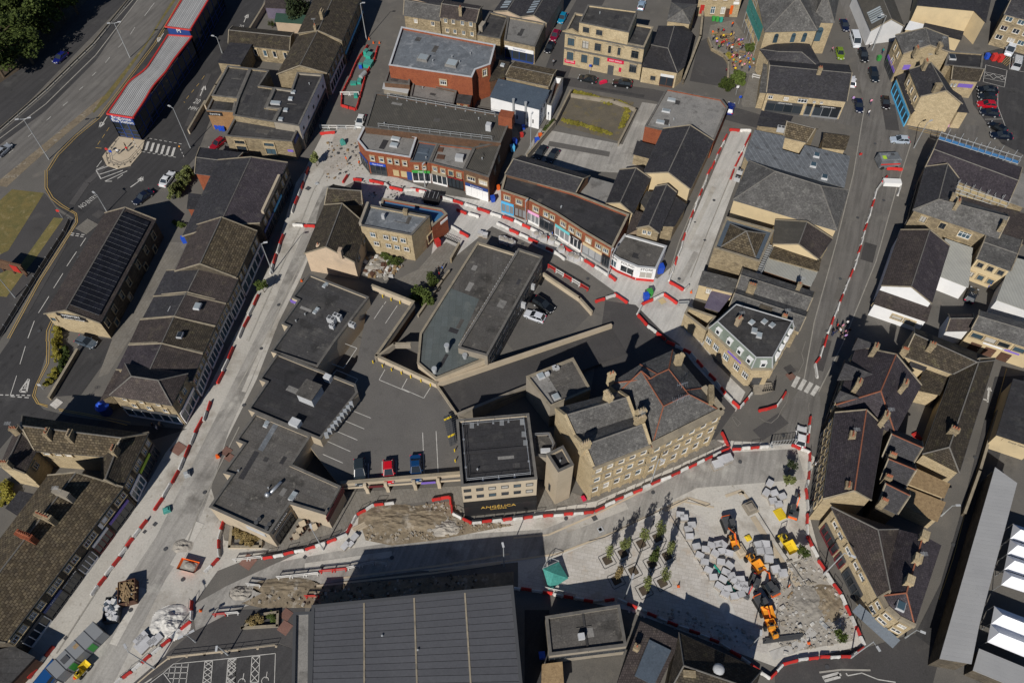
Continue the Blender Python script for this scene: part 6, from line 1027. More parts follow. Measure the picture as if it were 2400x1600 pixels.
def car(v,x,y,x2,y2,kind,col,label,z=0.):
 c=G(v,x,y,z+.7);f=G(v,x2,y2,z+.7);L,W_,H=CARD[kind];k,bo,gl,ro,wh,hl,tl,pl,mi=car_meshes(kind,carcol(col))
 r=empty('parked_car' if kind !='van' else 'van',(c.x,c.y,z),label,'car' if kind !='van' else 'van','cars and vans in view',math.atan2(f.y-c.y,f.x-c.x))
 inst('body',bo,r);inst('windows',gl,r);inst('roof',ro,r);wr=.31 if kind in ('hatch','saloon') else .35
 for sx in (-.3,.31):
  for s in (-1,1):inst('wheel',wh,r,(sx*L,s*(W_/2-.1),wr))
 for s in (-1,1):inst('headlight',hl,r,(L*.475,s*W_*.36,H*.42));inst('tail_light',tl,r,(-L*.485,s*W_*.4,H*.5));inst('mirror',mi,r,(L*.14,s*(W_/2+.06),H*.58))
 inst('number_plate',pl,r,(L*.5+.01,0,.42));return r
for a in (('00',30,1375,90,1320,'hatch','#9aa0a6','silver hatchback cut by the left edge on the near carriageway'),('00',552,528,490,580,'hatch','#16206a','dark blue car in tree shade on the far carriageway'),
  ('01',1535,72,1580,10,'saloon','#d8dadb','white saloon parked by the tall hedge near the zebra crossing'),('01',1312,240,1250,285,'saloon','#141a2c','navy saloon turning beside the solar-panel hall'),('l',1350,1180,1600,1270,'hatch','#4a5560','blue-grey hatchback under the WEBSTERS gable'),
  ('10',118,1318,50,1370,'hatch','#8c1420','dark red car half hidden behind the buff stone shop'),('10',1428,1112,1405,1170,'hatch','#d4d6d4','white car with dark roof glass beside the ribbed hall'),('20',1402,165,1380,205,'hatch','#0d7aa0','teal hatchback in the lane beside the twin-gabled works'),('20',1335,325,1305,380,'hatch','#7a1030','maroon hatchback in the lane left of the post office'),('20',1286,435,1262,480,'hatch','#14161a','black hatchback at the foot of the lane left of the post office'),
  ('20',1638,722,1560,705,'saloon','#1c2023','black saloon parked in front of the post office'),('k',1125,1255,950,1230,'suv','#101316','black estate car parked in front of the post office, right one'),('30',250,45,262,5,'hatch','#8fa4b8','pale blue car behind the post office'),('30',1066,992,1078,950,'hatch','#182a78','blue car at the corner of the lichen-stained flat roof'),
  ('20',1200,1400,1170,1440,'hatch','#20242a','dark car in the shade behind the brick parade, left one'),('20',1312,1432,1285,1470,'hatch','#1a1d24','dark car in the shade behind the brick parade, right one'),
  ('40',235,230,255,285,'saloon','#181f38','navy car, topmost in the eastern road queue'),('40',332,372,352,440,'van','#d4d8de','white minibus in the eastern road queue'),('40',406,510,425,570,'suv','#15171b','black car behind the white minibus in the eastern road'),('40',192,490,205,545,'hatch','#708a18','lime green car by the church on the eastern road'),('40',502,690,522,750,'suv','#17202a','dark car south of the black one in the eastern road'),('40',300,745,300,690,'hatch','#d8dade','white car parked beside the dark-slated salon'),('40',365,966,375,1035,'saloon','#141c34','navy car leaving along the left side of the eastern road'),('40',610,942,620,1005,'hatch','#1b1416','black car on the right side of the eastern road near pedestrians'),('40',742,1282,670,1278,'hatch','#a8b4c2','silver-blue car crossing the eastern road junction'),
  ('40',1548,822,1470,815,'saloon','#0f1216','black saloon, uppermost in the right-hand parking row'),('40',1545,886,1470,878,'hatch','#1c2228','dark grey hatchback between black saloon and red car'),('40',1540,956,1470,950,'hatch','#b01424','bright red car in the right-hand parking row'),('40',1566,1032,1490,1020,'hatch','#141a28','dark car below the red one in the right-hand parking row'),('40',1640,1168,1580,1130,'hatch','#0e1014','black car at an angle below the parking row'),('40',1676,1242,1600,1235,'saloon','#0e1626','dark blue saloon at the bottom of the right-hand car park'),('40',1812,575,1822,520,'van','#b8bcc0','silver van at the right edge of the car park'),('40',1755,452,1740,490,'van','#d0d6de','white van beside the flats'),
  ('21',1230,1232,1300,1275,'suv','#101214','black estate car in the small ground-level lot'),('21',1150,1332,1075,1305,'hatch','#c8ccd4','white hatchback beside the black estate in the small lot'),('32',1716,870,1722,820,'hatch','#dcdcdc','white hatchback waiting by the barriers at the square'),('41',1402,1140,1420,1100,'hatch','#1c2430','dark car in a shaded yard beside the corrugated shed')):car(*a)
for a in (('12',1425,1195,1428,1270,'suv','#2a3236','black estate car in the front bays of the parking deck'),('12',1690,1190,1692,1260,'hatch','#c01420','bright red hatchback in the front bays of the parking deck'),('22',58,1160,62,1240,'saloon','#123a66','blue saloon in the front bays of the parking deck')):car(*a,z=3.0)
# ------------------------------------------------------------------ lamp posts and poles
def lamp(v,x1,y1,x0,y0,label,arm=1.2,dbl=False,adir=None,hmax=11.,mat='galv'):
 b=G(v,x0,y0);h=min(hmax,max(4.,HT(v,x1,y1,x0,y0)));r=empty('street_lamp',b,label,'street lamp','street lamps');m=MB();m.tube(b,(b.x,b.y,h),.11,.06,7);m.tube(b,(b.x,b.y,1.2),.14,.13,7);m.obj('pole',mat,r)
 for s in ((1,-1) if dbl else (1,)):
  a=(adir or 0)+(0 if s>0 else math.pi);e=Vector((b.x+arm*math.cos(a),b.y+arm*math.sin(a),h+.15));m=MB();m.tube((b.x,b.y,h-.05),e,.05,.04,5);m.obj('arm',mat,r);m=MB();m.box((e.x,e.y,e.z-.06),(.75,.3,.14),a);m.obj('lamp_head','copingw',r)
 return r
for a in (('00',1047,215,1195,530,'tall double-armed lamp in the verge nearer the top of the carriageway',1.2,True,.2),('00',185,1045,450,1465,'tall double-armed lamp beside the lower left carriageway',1.2,True,.2),('00',1590,995,1750,1360,'lamp post by the zebra crossing',1.,False,2.6),('10',100,345,160,490,'lamp post beside the chemist wall',1.,False,2.8),('10',1450,30,1487,370,'tall lamp post at the top of the west street',.8,False,0),('01',890,225,985,380,'lamp post by the NO ENTRY lettering',1.,False,2.5),('01',0,985,140,1165,'lamp post at the left edge beside the fenced verge',1.,False,2.4),('11',535,665,625,940,'white lamp post in the middle of the west street',.8,False,0.2),('20',1100,1065,1110,1390,'dark lamp post at the yard wall beside the white workshop',.7,False,1.2),('40',610,145,485,465,'tall white lamp post in front of the white gabled hall',1.,False,2.8),('40',1000,1130,870,1360,'lamp post at the blue-boarded corner of the eastern road',1.,False,.5),('32',410,1080,335,1300,'lamp post in front of the Victorian bank',.6,False,-.4),('23',857,320,868,490,'white lamp post in the shadow of the supermarket',.3,False,1.8),('33',145,605,95,790,'white lamp post in the garden paving near the supermarket shadow',.4,False,1.2),('33',1318,1110,1240,1240,'white lamp post in the shade behind the stone-slated inn',.4,False,1.3),('43',235,375,40,570,'lamp post leaning over the red barriers by the cream corner shop',1.2,False,-.5),('43',500,1190,290,1335,'lamp post in the bottom right barrier corner',1.,False,-1.2),('13',995,150,1090,345,'lamp post beside the outdoor cafe tables',.5,False,2.),('q',450,1010,875,1320,'lamp post next to the sand heap',.8,False,2.2),('q',1915,950,2100,1095,'small lamp post on the supermarket car park edge',.4,False,-1.5),('q',1440,790,1560,880,'small lamp post on the paved corner right of the sand heap',.8,True,.5),('31',1645,1230,1560,1350,'lamp post rising beside the lower stone row',.7,False,.9),('21',1845,740,1820,975,'thin post at the end of the brick parade',.4,False,1.),('21',1070,290,1062,505,'thin dark post in front of the brick parade',.4,False,1.),('i',1085,385,1120,730,'thin grey lamp post in front of the takeaway',.4,False,1.),('42',1230,1520,1120,1600,'lamp post on the service lane',.8,False,0.),('43',880,1145,790,1150,'lamp post at the rounded corner building',.8,False,-.4),('42',80,755,10,870,'lamp post against the long slate range',.5,False,1.)):lamp(*a)
def pole(v,x,y,h,label,name='signpost',plate=None,cat='sign',size=(.6,.6),group='small signposts'):
 b=G(v,x,y);r=empty(name,b,label,cat,group);m=MB();m.tube(b,(b.x,b.y,h),.045,.045,6);m.obj('pole','galv',r)
 if plate:
  for k,(mt,dz_) in enumerate(plate):m=MB();m.box((b.x,b.y-.07,h-.1-dz_-size[1]),(size[0],.04,size[1]),0);m.obj('plate',mt,r)
for a in (('01',575,435,2.6,'no-entry signpost at the bend of the yellow lines',[('red',0)]),('00',1005,1420,2.,'red and white sign on the bus station island',[('red',0)]),('00',1040,1440,2.,'blue and red sign on the bus station island',[('blue',0)]),('k',545,1080,2.6,'blue round sign outside the post office',[('blue',0)]),('30',1115,870,2.6,'red and white sign by the pub forecourt',[('paintwhite',0)]),('30',1140,955,2.4,'blue sign by the passage to the church',[('blue',0)]),('40',370,1440,1.2,'red and white temporary sign on the eastern road pavement',[('red',0)]),('02',400,440,2.,'leaning signpost at the corner of the side road',[('copingw',0)])):pole(a[0],a[1],a[2],a[3],a[4],plate=a[5])
for v,x,y,h_,l_ in (('00',1690,1440,3.,'zebra crossing beacon on the right side'),('00',1265,1370,3.,'zebra crossing beacon on the bus station island')):
 b_=G(v,x,y);r=empty('crossing_beacon',b_,l_,'beacon')
 for k in range(6):m=MB();m.tube((b_.x,b_.y,k*.45),(b_.x,b_.y,k*.45+.45),.06,.06,6);m.obj('pole_band','paintblack' if k % 2 else 'paintwhite',r)
 m=MB();m.ball((b_.x,b_.y,2.9),.2,8,6);m.obj('globe','amber',r,True)
# ------------------------------------------------------------------ barriers
BM={}
def barrier_mesh(col):
 if col not in BM:
  m=MB();
  for x0,x1 in ((-.5,-.17),(-.165,.165),(.17,.5)):m.box(((x0+x1)/2,0,.1),(x1-x0,.42,.5),0,0,(1,.55))
  for x in (-.35,.35):m.box((x,0,0),(.18,.46,.1))
  m.box((0,0,.6),(.9,.2,.08),0,0,(.98,.8));BM[col]=m.mesh('barrier',col)
 return BM[col]
pm_=MB();pm_.tube((-.49,0,.6),(-.49,0,1.35),.03,.03,4);pm_.tube((.49,0,.6),(.49,0,1.35),.03,.03,4);pm_.tube((-.49,0,1.33),(.49,0,1.33),.03,.03,4);pm_.tube((-.49,0,.75),(.49,0,.75),.02,.02,4);PANEL=pm_.mesh('fence_panel','greydk')
NB=[0]
RC={}
def run(where,v,pts,cols=('red','barwhite'),unit_=None,panel=False,h=1.,z=.07,start=0):
 unit_=unit_ or (1.6 if v in ('q','13','22','23','33','43','03','32') else 2.35);P=GL(v,pts);seg=[]
 if where not in RC:d_=P[-1]-P[0];RC[where]={'e':('top' if d_.y<0 else 'bottom') if abs(d_.y)>abs(d_.x) else ('left' if d_.x>0 else 'right'),'red':0,'white':0}
 for a,b_ in zip(P,P[1:]):
  n=max(1,round((b_-a).length/unit_))
  for k in range(n):seg.append((a.lerp(b_,k/n),a.lerp(b_,(k+1)/n)))
 for k,(a,b_) in enumerate(seg):
  c=(a+b_)/2;col=cols[(k+start) % len(cols)];w_='red' if col=='red' else 'white';o=inst('water_barrier',barrier_mesh(col),None,(c.x+R.uniform(-.07,.07),c.y+R.uniform(-.07,.07),z),math.atan2(b_.y-a.y,b_.x-a.x)+R.uniform(-.07,.07),((b_-a).length*R.uniform(.9,.98),1,h))
  RC[where][w_]+=1;tag(o,'%s %s barrier from the %s %s' % (ORD(RC[where][w_]),w_,RC[where]['e'],where),'barrier',w_+' barriers '+where);NB[0]+=1
  if panel and k % 2==0:inst('fence_panel',PANEL,o)
W1='along the west street kerb by the terrace'
for p in ([(955,-20),(860,250),(800,400)],[(720,600),(600,960)],[(500,1150),(310,1550)]):run(W1,'11',p)
run(W1,'12',[(270,60),(120,400)]);run(W1,'12',[(60,560),(-10,740)]);W2='in front of the south-west stone block';run(W2,'02',[(1872,700),(1800,850),(1650,1190),(1420,1565)]);run(W2,'03',[(1360,70),(1230,240),(1110,410),(840,770)]);run(W2,'03',[(500,1230),(270,1530)])
run('around the sand heap at the lower left','q',[(1505,190),(1490,540),(1150,830),(830,1090),(500,1370),(200,1610)],panel=True);run('beside the flower bed of the southern shop unit','13',[(180,80),(130,260),(130,430),(0,560)])
W3='around the excavation in front of the parking deck';run(W3,'13',[(540,430),(920,350),(1115,290),(1310,205),(1395,30),(1560,-60),(1740,-75)],panel=True);run(W3,'22',[(200,1462),(375,1435),(395,1580)],('red',))
W4='along the pavement of the cafe and bank';run(W4,'23',[(400,15),(575,105),(760,85),(1320,35),(1690,0)],panel=True,start=1);run(W4,'32',[(-190,1565),(0,1470),(330,1320),(600,1200),(900,1060),(1050,990)],panel=True);run('at the north mouth of the square','32',[(980,840),(1050,990)],('red',));run('at the north mouth of the square','32',[(1080,995),(1410,975)],panel=True)
W5='along the east side of the square';run(W5,'32',[(1620,955),(1795,1030),(1790,1200),(1760,1360),(1775,1568)],panel=True);run(W5,'33',[(1772,20),(1770,220),(1860,420)]);run('beside the cream corner shop','43',[(-15,440),(60,560),(200,760),(240,860),(330,1050),(410,1230)],panel=True);run('at the south-east corner of the square','43',[(405,1240),(280,1330),(0,1330)]);run('at the south-east corner of the square','33',[(1870,1332),(1680,1360),(1540,1400),(1425,1530),(1335,1465)])
W6='in shade along the south side of the square';run(W6,'33',[(1325,1455),(1160,1330),(960,1200),(780,1120),(480,1010),(210,880),(20,800)]);run(W6,'23',[(1880,800),(1690,820),(1510,790),(1220,740),(1020,705),(960,700)])
W7='down the middle of the eastern road';run(W7,'41',[(620,60),(520,190),(500,280),(430,500),(340,840),(240,1080),(160,1290),(75,1500)],('red','barwhite','barwhite'));run(W7,'h',[(237,555),(130,880),(65,970),(85,1190)]);run(W7,'32',[(1800,700),(1775,940)])
W8='along the dug-up pedestrian street';run(W8,'21',[(10,180),(90,195),(300,255),(500,315),(620,360),(740,400),(960,470),(1110,540),(1220,600),(1390,690),(1500,770),(1700,890),(1830,970),(1900,1020)]);run(W8,'21',[(430,370),(640,440)]);run(W8,'21',[(800,490),(920,550),(1180,680),(1320,750),(1430,830)],start=1);run(W8,'21',[(380,520),(545,620)],start=1);run('outside the travel shop','i',[(240,650),(480,690),(560,750),(780,800),(1000,790),(1150,830)]);run('outside the travel shop','11',[(1270,120),(1310,50)],('red',));run('outside the travel shop','11',[(1360,90),(1450,95)],('red',))
W9='at the fork beside the pound store';run(W9,'21',[(1700,1215),(1895,1150)]);run(W9,'31',[(0,1140),(125,1225)]);run(W9,'31',[(580,1230),(450,1140),(245,1245),(205,1330),(300,1430),(470,1560)]);run('along the ramp street past the mansard bank','32',[(480,10),(700,120),(930,370),(1020,490),(1150,620),(1260,480)]);run('at the kerb below the mansard bank','32',[(1320,650),(1490,600),(1570,470)],('red','red','barwhite'))
W10='along the pale concrete street';run(W10,'31',[(880,-10),(700,450),(500,1030),(640,1110),(685,1065)],('red','barwhite','barwhite'));run(W10,'30',[(1045,1205),(1255,1215)]);run(W10,'30',[(1030,1250),(890,1560)],('red','barwhite'));run(W10,'30',[(1245,1240),(1110,1540)],('red','red','barwhite'));run(W10,'31',[(1095,0),(1060,90)],('red',));run('across the west street by the pink gable','11',[(810,508),(1020,522)],('barwhite','red','red','red'));run('at the gate beside the white shop','10',[(1060,1240),(1200,1225)])
run('ringing the upper west street works','10',[(1500,430),(1410,560),(1340,720),(1262,880),(1260,985),(1390,1020),(1440,860),(1480,700),(1560,560),(1590,440)],('red',));run('under the site lorry on the eastern road','40',[(610,1560),(760,1570)]);run('at the top of the eastern road works','41',[(600,105),(745,145),(710,240)])
cf={}
def crowd(v,pts,cols,where,h=1.05,wd=2.0,name='pedestrian_barrier'):
 P=GL(v,pts);k=0
 for a,b_ in zip(P,P[1:]):
  n=max(1,round((b_-a).length/wd))
  for i in range(n):
   col=cols[k % len(cols)];k+=1;key=(col,h)
   if key not in cf:
    m=MB()
    for q in (((-.48,0,.1),(-.48,0,h)),((.48,0,.1),(.48,0,h)),((-.48,0,h),(.48,0,h)),((-.48,0,.25),(.48,0,.25))):m.tube(*q,.035,.035,5)
    if h<1.5:m.box((0,0,h-.3),(.94,.03,.22));m.box((0,0,.3),(.94,.03,.16))
    else:
     for j in range(1,8):m.tube((-.48+j*.12,0,.25),(-.48+j*.12,0,h),.012,.012,3)
    for x in (-.4,.4):m.box((x,0,0),(.07,.5,.1))
    cf[key]=m.mesh(name,col)
   p,q=a.lerp(b_,i/n),a.lerp(b_,(i+1)/n);c=(p+q)/2;o=inst(name,cf[key],None,(c.x,c.y,.07),math.atan2(q.y-p.y,q.x-p.x),((q-p).length,1,1));tag(o,ORD(k)+{'red':' red','barwhite':' white','greydk':' dark mesh','galv':' grey metal'}[col]+(' fence panel from the left ' if h>1.5 else ' guard panel from the left ')+where,'barrier','guard panels '+where)
crowd('13',[(670,610),(1050,570)],['barwhite'],'along the excavation edge in the sun');crowd('13',[(1060,555),(1310,530)],['red'],'along the excavation edge at the shadow line');crowd('13',[(1310,525),(1560,470),(1680,485)],['barwhite'],'in the supermarket shadow');crowd('13',[(390,670),(520,685)],['barwhite'],'at the left end of the excavation');crowd('13',[(85,950),(320,930)],['red','barwhite'],'by the raised flower bed');crowd('13',[(270,450),(540,420)],['barwhite'],'before the southern shop unit');crowd('13',[(925,782),(1060,780)],['red'],'beside the supermarket wall')
crowd('21',[(1270,890),(1640,1110)],['red','barwhite'],'above the small parking lot');crowd('32',[(1420,970),(1650,945)],['galv'],'at the white waiting car',1.9,3.);crowd('31',[(580,1235),(680,1230)],['galv'],'below the concrete street');crowd('10',[(1250,880),(1420,880)],['barwhite'],'inside the street works ring');crowd('10',[(1060,1185),(1460,1190)],['galv','barwhite'],'across the top of the west street');crowd('30',[(1262,715),(1345,735)],['barwhite'],'in the passage by the church');crowd('23',[(1220,700),(1520,770)],['barwhite'],'beside the supermarket corner')
# ------------------------------------------------------------------ plants
CR={}
def crown_mesh(mat,var,dens=1.0,size=.1):
 k=(mat,var,dens,size)
 if k in CR:return CR[k]
 q=random.Random(var*7+3);m=MB();cl=[]
 for i in range(16):
  while 1:
   p=Vector((q.uniform(-1,1),q.uniform(-1,1),q.uniform(-1,1)))
   if .25<p.length<.82:break
  cl.append((p,q.uniform(.22,.42)))
 for p,r_ in cl:
  for j in range(int(75*dens)):
   d=Vector((q.gauss(0,1),q.gauss(0,1),q.gauss(0,1))).normalized()*r_*q.uniform(.55,1.05);c=p+d;a=Vector((q.gauss(0,1),q.gauss(0,1),q.gauss(0,.6))).normalized();b_=a.orthogonal().normalized();b_=(b_+a.cross(b_)*q.uniform(-1,1)).normalized();s=size*q.uniform(.6,1.3)
   m.poly([c-a*s,c+b_*s*.6,c+a*s,c-b_*s*.6])
 CR[k]=m.mesh('crown',mat,uv=False);return CR[k]
def tree(v,x,y,h,rad,label,mat='leaf',name='tree',cat='tree',group=None,dens=1.,size=.1,trunk=.12,zc=None,rh=None,z=0.):
 b_=G(v,x,y,z);r=empty(name,b_,label,cat,group);rh=rh or rad;zc=zc or h-rh;q=random.Random(int(x*31+y));m=MB();top=Vector((b_.x+q.uniform(-.1,.1),b_.y+q.uniform(-.1,.1),z+zc+rh*.3));m.tube(b_,top,trunk,trunk*.4,7)
 for k in range(5):a=k*1.26+q.random();s=b_.lerp(top,.45+.1*k);m.tube(s,s+Vector((math.cos(a)*rad*.6,math.sin(a)*rad*.6,rh*.5)),trunk*.4,trunk*.12,5)
 m.obj('trunk','bark',r);o=inst('crown',crown_mesh(mat,int(x) % 5,dens,size),r,(0,0,zc),q.uniform(0,6),(rad,rad,rh));return r
GS='young trees in the square planters'
PL=[(285,985,'pale thin-leaved sapling, westernmost in the square planters','leaflight',.5),(525,880,'dense green sapling beside the westernmost planter','leaflight',1.),(805,735,'green sapling in the upper row of planters, second from the road edge','leaflight',.9),(1055,640,'tall green sapling in the uppermost planter','leaflight',1.),(1200,920,'green sapling in the planter nearest the stone stacks','leaflight',1.),(970,1040,'green sapling in the central planter','leaf',1.),(1130,1330,'green sapling in the planter above the red cone','leaflight',1.),(850,1450,'green sapling in the lowest planter','leaflight',.8),(425,1290,'yellow withered sapling at the edge of the supermarket shadow','leafdry',1.),(685,1155,'bare planter stump in the square',None,0)]
for x,y,l_,mt,dn_ in PL:
 c=G('p',x,y,.3);pr=empty('tree_planter',(c.x,c.y,.03),'square planter, shadow-painted edges, under the '+l_.split(',')[0],'planter','square tree planters')
 a0=math.atan2((G('p',380,1025)-G('p',245,1090)).y,(G('p',380,1025)-G('p',245,1090)).x)
 for k in range(4):
  for rr,nm,mt2,hh in ((1.05,'outer_edge','greydk',.06),(.6,'inner_edge','paintblack',.07)):  # outer edges painted dark for the pale frame's gaps and shadow
   a=a0+k*math.pi/2;m=MB();m.box((c.x+math.cos(a)*rr,c.y+math.sin(a)*rr,.03),(.07,rr*1.9,hh),a);m.obj(nm,mt2,pr)
 m=MB();m.box((c.x,c.y,.03),(1.2,1.2,.08),a0);m.obj('soil','soil',pr)
 if mt:tree('p',x,y,6.4+.8*R.random(),.85+.2*R.random(),l_,mt,'sapling','tree',GS,dn_*.6,.12,.06,4.0,2.6)
 else:m=MB();m.tube((c.x,c.y,.1),(c.x,c.y,1.),.06,.04);m.tube((c.x,c.y,.7),(c.x+.3,c.y+.1,1.2),.03,.02);tag(m.obj('tree_stump','bark',at=c),'short bare stump in the empty square planter','stump')
for a in (('33',1690,420,4.,1.1,'small tree beside the barrier on the east side of the square','leaf',.7),('32',1575,1330,3.6,1.1,'potted tree among pallets in the square','leaflight',.6),('11',548,1118,3.6,1.3,'round young tree in a pot on the west street','leaf',1.),('10',1030,1530,4.,1.3,'bushy young tree below the white shop','leaflight',1.),('43',165,1160,3.2,1.1,'small tree in a black box planter at the south-east corner','leaf',.8),('30',1015,840,4.4,1.9,'round green tree at the corner of the pub forecourt','leaf',1.2),('30',1130,745,3.4,2.2,'wide green shrub at the south end of the beer garden','leaf',1.2),('30',1225,500,3.4,1.3,'tall green bush along the church side of the beer garden','leaf',1.2),('30',1040,545,2.2,1.,'yellowing bush at the beer garden wall','leafyellow',1.),('32',1600,1190,3.4,1.,'dark bare-looking tree in the square beside the white car','leafdark',.5)):tree(*a[:6],a[6],'small_tree',dens=a[7],size=.13,trunk=.07)
tree('21',110,1190,4.2,2.6,'large leafy shrub beside the path behind the brick row','leaf','shrub',dens=1.2);tree('21',215,1040,3.4,1.6,'rounded shrub next to the two people on the path','leaf','shrub',dens=1.2);tree('10',870,200,9.,4.2,'dark conifer at the top edge behind the sheds','leafdark','conifer',dens=1.6,size=.08,trunk=.3);tree('10',620,260,2.4,.9,'small green bush beside the green shed','leaf','shrub')
k=0
for x,y,h_,rd in ((60,90,14,7.),(230,170,13,6.5),(60,320,13,6.5),(330,60,12,6.),(480,-60,13,6.),(-80,470,13,6.5),(190,350,10,5.),(600,-110,12,5.),(20,-120,14,7.),(300,-150,14,7.)):
 tree('00',x+118,y+240,h_,rd,('broad sunlit tree','leafy tree','dark-sided tree','smaller tree','tall tree')[k % 5]+' in the wood beyond the carriageway, '+('nearest the corner','in the middle','at the lower left','nearest the road','at the top','cut by the left edge','at its lower tip','at its right end','behind the first','behind the top edge')[k],'leaf','woodland_tree',dens=2.4,size=.07,trunk=.35,group='trees of the wood',rh=h_*.42);k+=1
def hedge(v,pts,w_,h,mat,label,n=9):
 P=GL(v,pts);r=empty('hedge',sum(P,Vector())/len(P),label,'hedge');i=0
 for a,b_ in zip(P,P[1:]):
  L=max(1,round((b_-a).length/(w_*.9)))
  for k in range(L):c=a.lerp(b_,(k+.5)/L);inst('foliage',crown_mesh(mat,i % 5,1.2,.11),r,c-r.location+Vector((0,0,h*.5)),i*1.3,(w_*.75,w_*.75,h*.55));i+=1
hedge('01',[(1770,20),(1690,150),(1610,300)],2.,3.4,'leaflight','tall clipped green hedge behind the white saloon');hedge('02',[(540,-120),(540,60),(535,190)],1.3,1.6,'leafyellow','yellow-green hedge in front of the WEBSTERS gable');hedge('02',[(530,260),(480,360),(425,420)],1.2,1.2,'leafyellow','low yellow-green hedge at the side road corner');hedge('02',[(600,60),(610,130),(560,290)],1.1,1.,'leaf','dark green shrubs inside the low stone bed');hedge('13',[(270,180),(330,230),(470,270)],1.6,1.,'leafdry','dry mixed planting in the raised bed of the southern shop unit');hedge('13',[(400,1030),(520,980)],1.3,1.2,'leafdry','ornamental grasses in the bed beside the supermarket');hedge('13',[(590,980),(650,960)],1.3,.9,'leaf','dark shrubs in the bed beside the supermarket');hedge('01',[(1590,480),(1700,520)],1.,.8,'leaf','planting on the small roof terrace behind the corner shop');hedge('y',[(170,650),(240,720),(310,700)],1.6,1.4,'leaf','weeds growing in the debris yard')
hedge('20',[(1240,1220),(1330,1120)],1.2,.9,'leaf','weeds along the yard wall right of the white workshop');hedge('20',[(1500,850),(1680,900),(1860,960)],1.4,.6,'leafyellow','dry weeds along the top of the vacant lot');hedge('20',[(1400,1110),(1600,1160),(1850,1240)],1.2,.5,'leafyellow','dry weeds along the bottom of the vacant lot');hedge('30',[(40,940),(130,1000),(60,1190)],1.2,.6,'leafyellow','dry weeds on the right side of the vacant lot');hedge('02',[(30,1330),(100,1400),(40,1500)],2.2,1.6,'leafyellow','overgrown shrubs at the left edge below the cream gable')
wallrun('bed_wall','low stone wall of the planting bed beside the WEBSTERS yard','02',[(705,75),(450,505)],.9,.35,'stone');wallrun('raised_bed','raised stone flower bed of the southern shop unit','13',[(245,140),(225,315),(510,315),(515,270)],.5,.3,'conclight',cat='planter');wallrun('raised_bed','dark-edged raised bed beside the supermarket','13',[(340,1060),(500,940),(670,915),(665,1040),(340,1060)],.5,.25,'concrete',cat='planter');wallrun('lot_wall','low wall around the upper vacant lot','30',[(-400,865),(0,925),(200,1000),(40,1310)],.9,.3,'concrete');wallrun('yard_wall','wall along the left of the vacant lots down to the lamp post','20',[(1480,830),(1340,1110),(1080,1420)],1.6,.3,'concrete');wallrun('road_wall','stone wall between bus road and the chemist','10',[(560,20),(400,280),(100,780),(0,960)],1.5,.3,'conclight');wallrun('car_park_wall','low wall along the bus-station road near the zebra crossing','00',[(1882,930),(1730,1190)],1.2,.3,'conclight')
wallrun('pub_wall','curved low stone wall between pub forecourt and beer garden','30',[(865,350),(900,440),(1010,500),(1050,560),(1045,700)],.9,.35,'stone');wallrun('pub_side_wall','long dark wall left of the pub forecourt','30',[(820,40),(790,330),(640,720)],1.6,.4,'stonedk')
wallrun('lane_wall','wall between the service lane and the metal-roofed range','42',[(1640,640),(1480,1180),(1340,1568)],1.2,.3,'stonedk')
m_r=empty('median_barrier',G('00',600,700),'steel crash barrier along the median of the carriageway','crash barrier');P=GL('00',[(1250,-60),(860,420),(430,840),(0,1215)]);m=MB()
for a,b_ in zip(P,P[1:]):m.wallline(a,b_,.12,.45,.85)
m.obj('rail','coping',m_r)
for a,b_ in zip(P,P[1:]):
 n=int((b_-a).length/3)
 for k in range(n):c=a.lerp(b_,k/n);m=MB();m.box((c.x,c.y,0),(.12,.12,.8));m.obj('post','galv',m_r)
f_r=empty('panel_fence',G('01',350,950),'low glazed panel fence along the road beside the solar-panel hall','fence');P=GL('01',[(650,470),(600,580),(330,1000),(0,1540)])
for a,b_ in zip(P,P[1:]):
 n=max(1,round((b_-a).length/2.2))
 for k in range(n):p,q=a.lerp(b_,k/n),a.lerp(b_,(k+.95)/n);m=MB();m.wallline(p,q,.06,.15,1.05);m.obj('fence_panel','copingd',f_r);m=MB();m.box((p.x,p.y,0),(.1,.1,1.2));m.obj('post','galv',f_r)
b_=G('01',100,930,2.5);r=empty('billboard',(b_.x,b_.y,0),'billboard seen from behind at the left edge, with red poster','billboard');m=MB();m.wallline(G('01',-60,815,3.4),G('01',200,880,3.4),.3,1.,3.8);m.obj('panel','brickdk',r);m=MB();m.wallline(G('01',80,850,3.4)-Vector((0,.2,0)),G('01',150,870,3.4)-Vector((0,.2,0)),.06,1.3,3.2);m.obj('poster','red',r)
for x in (-40,60,170):c=G('01',x,850+x*.25,3.);m=MB();m.box((c.x,c.y+.3,0),(.2,.2,3.6));m.obj('post','timberdk',r)
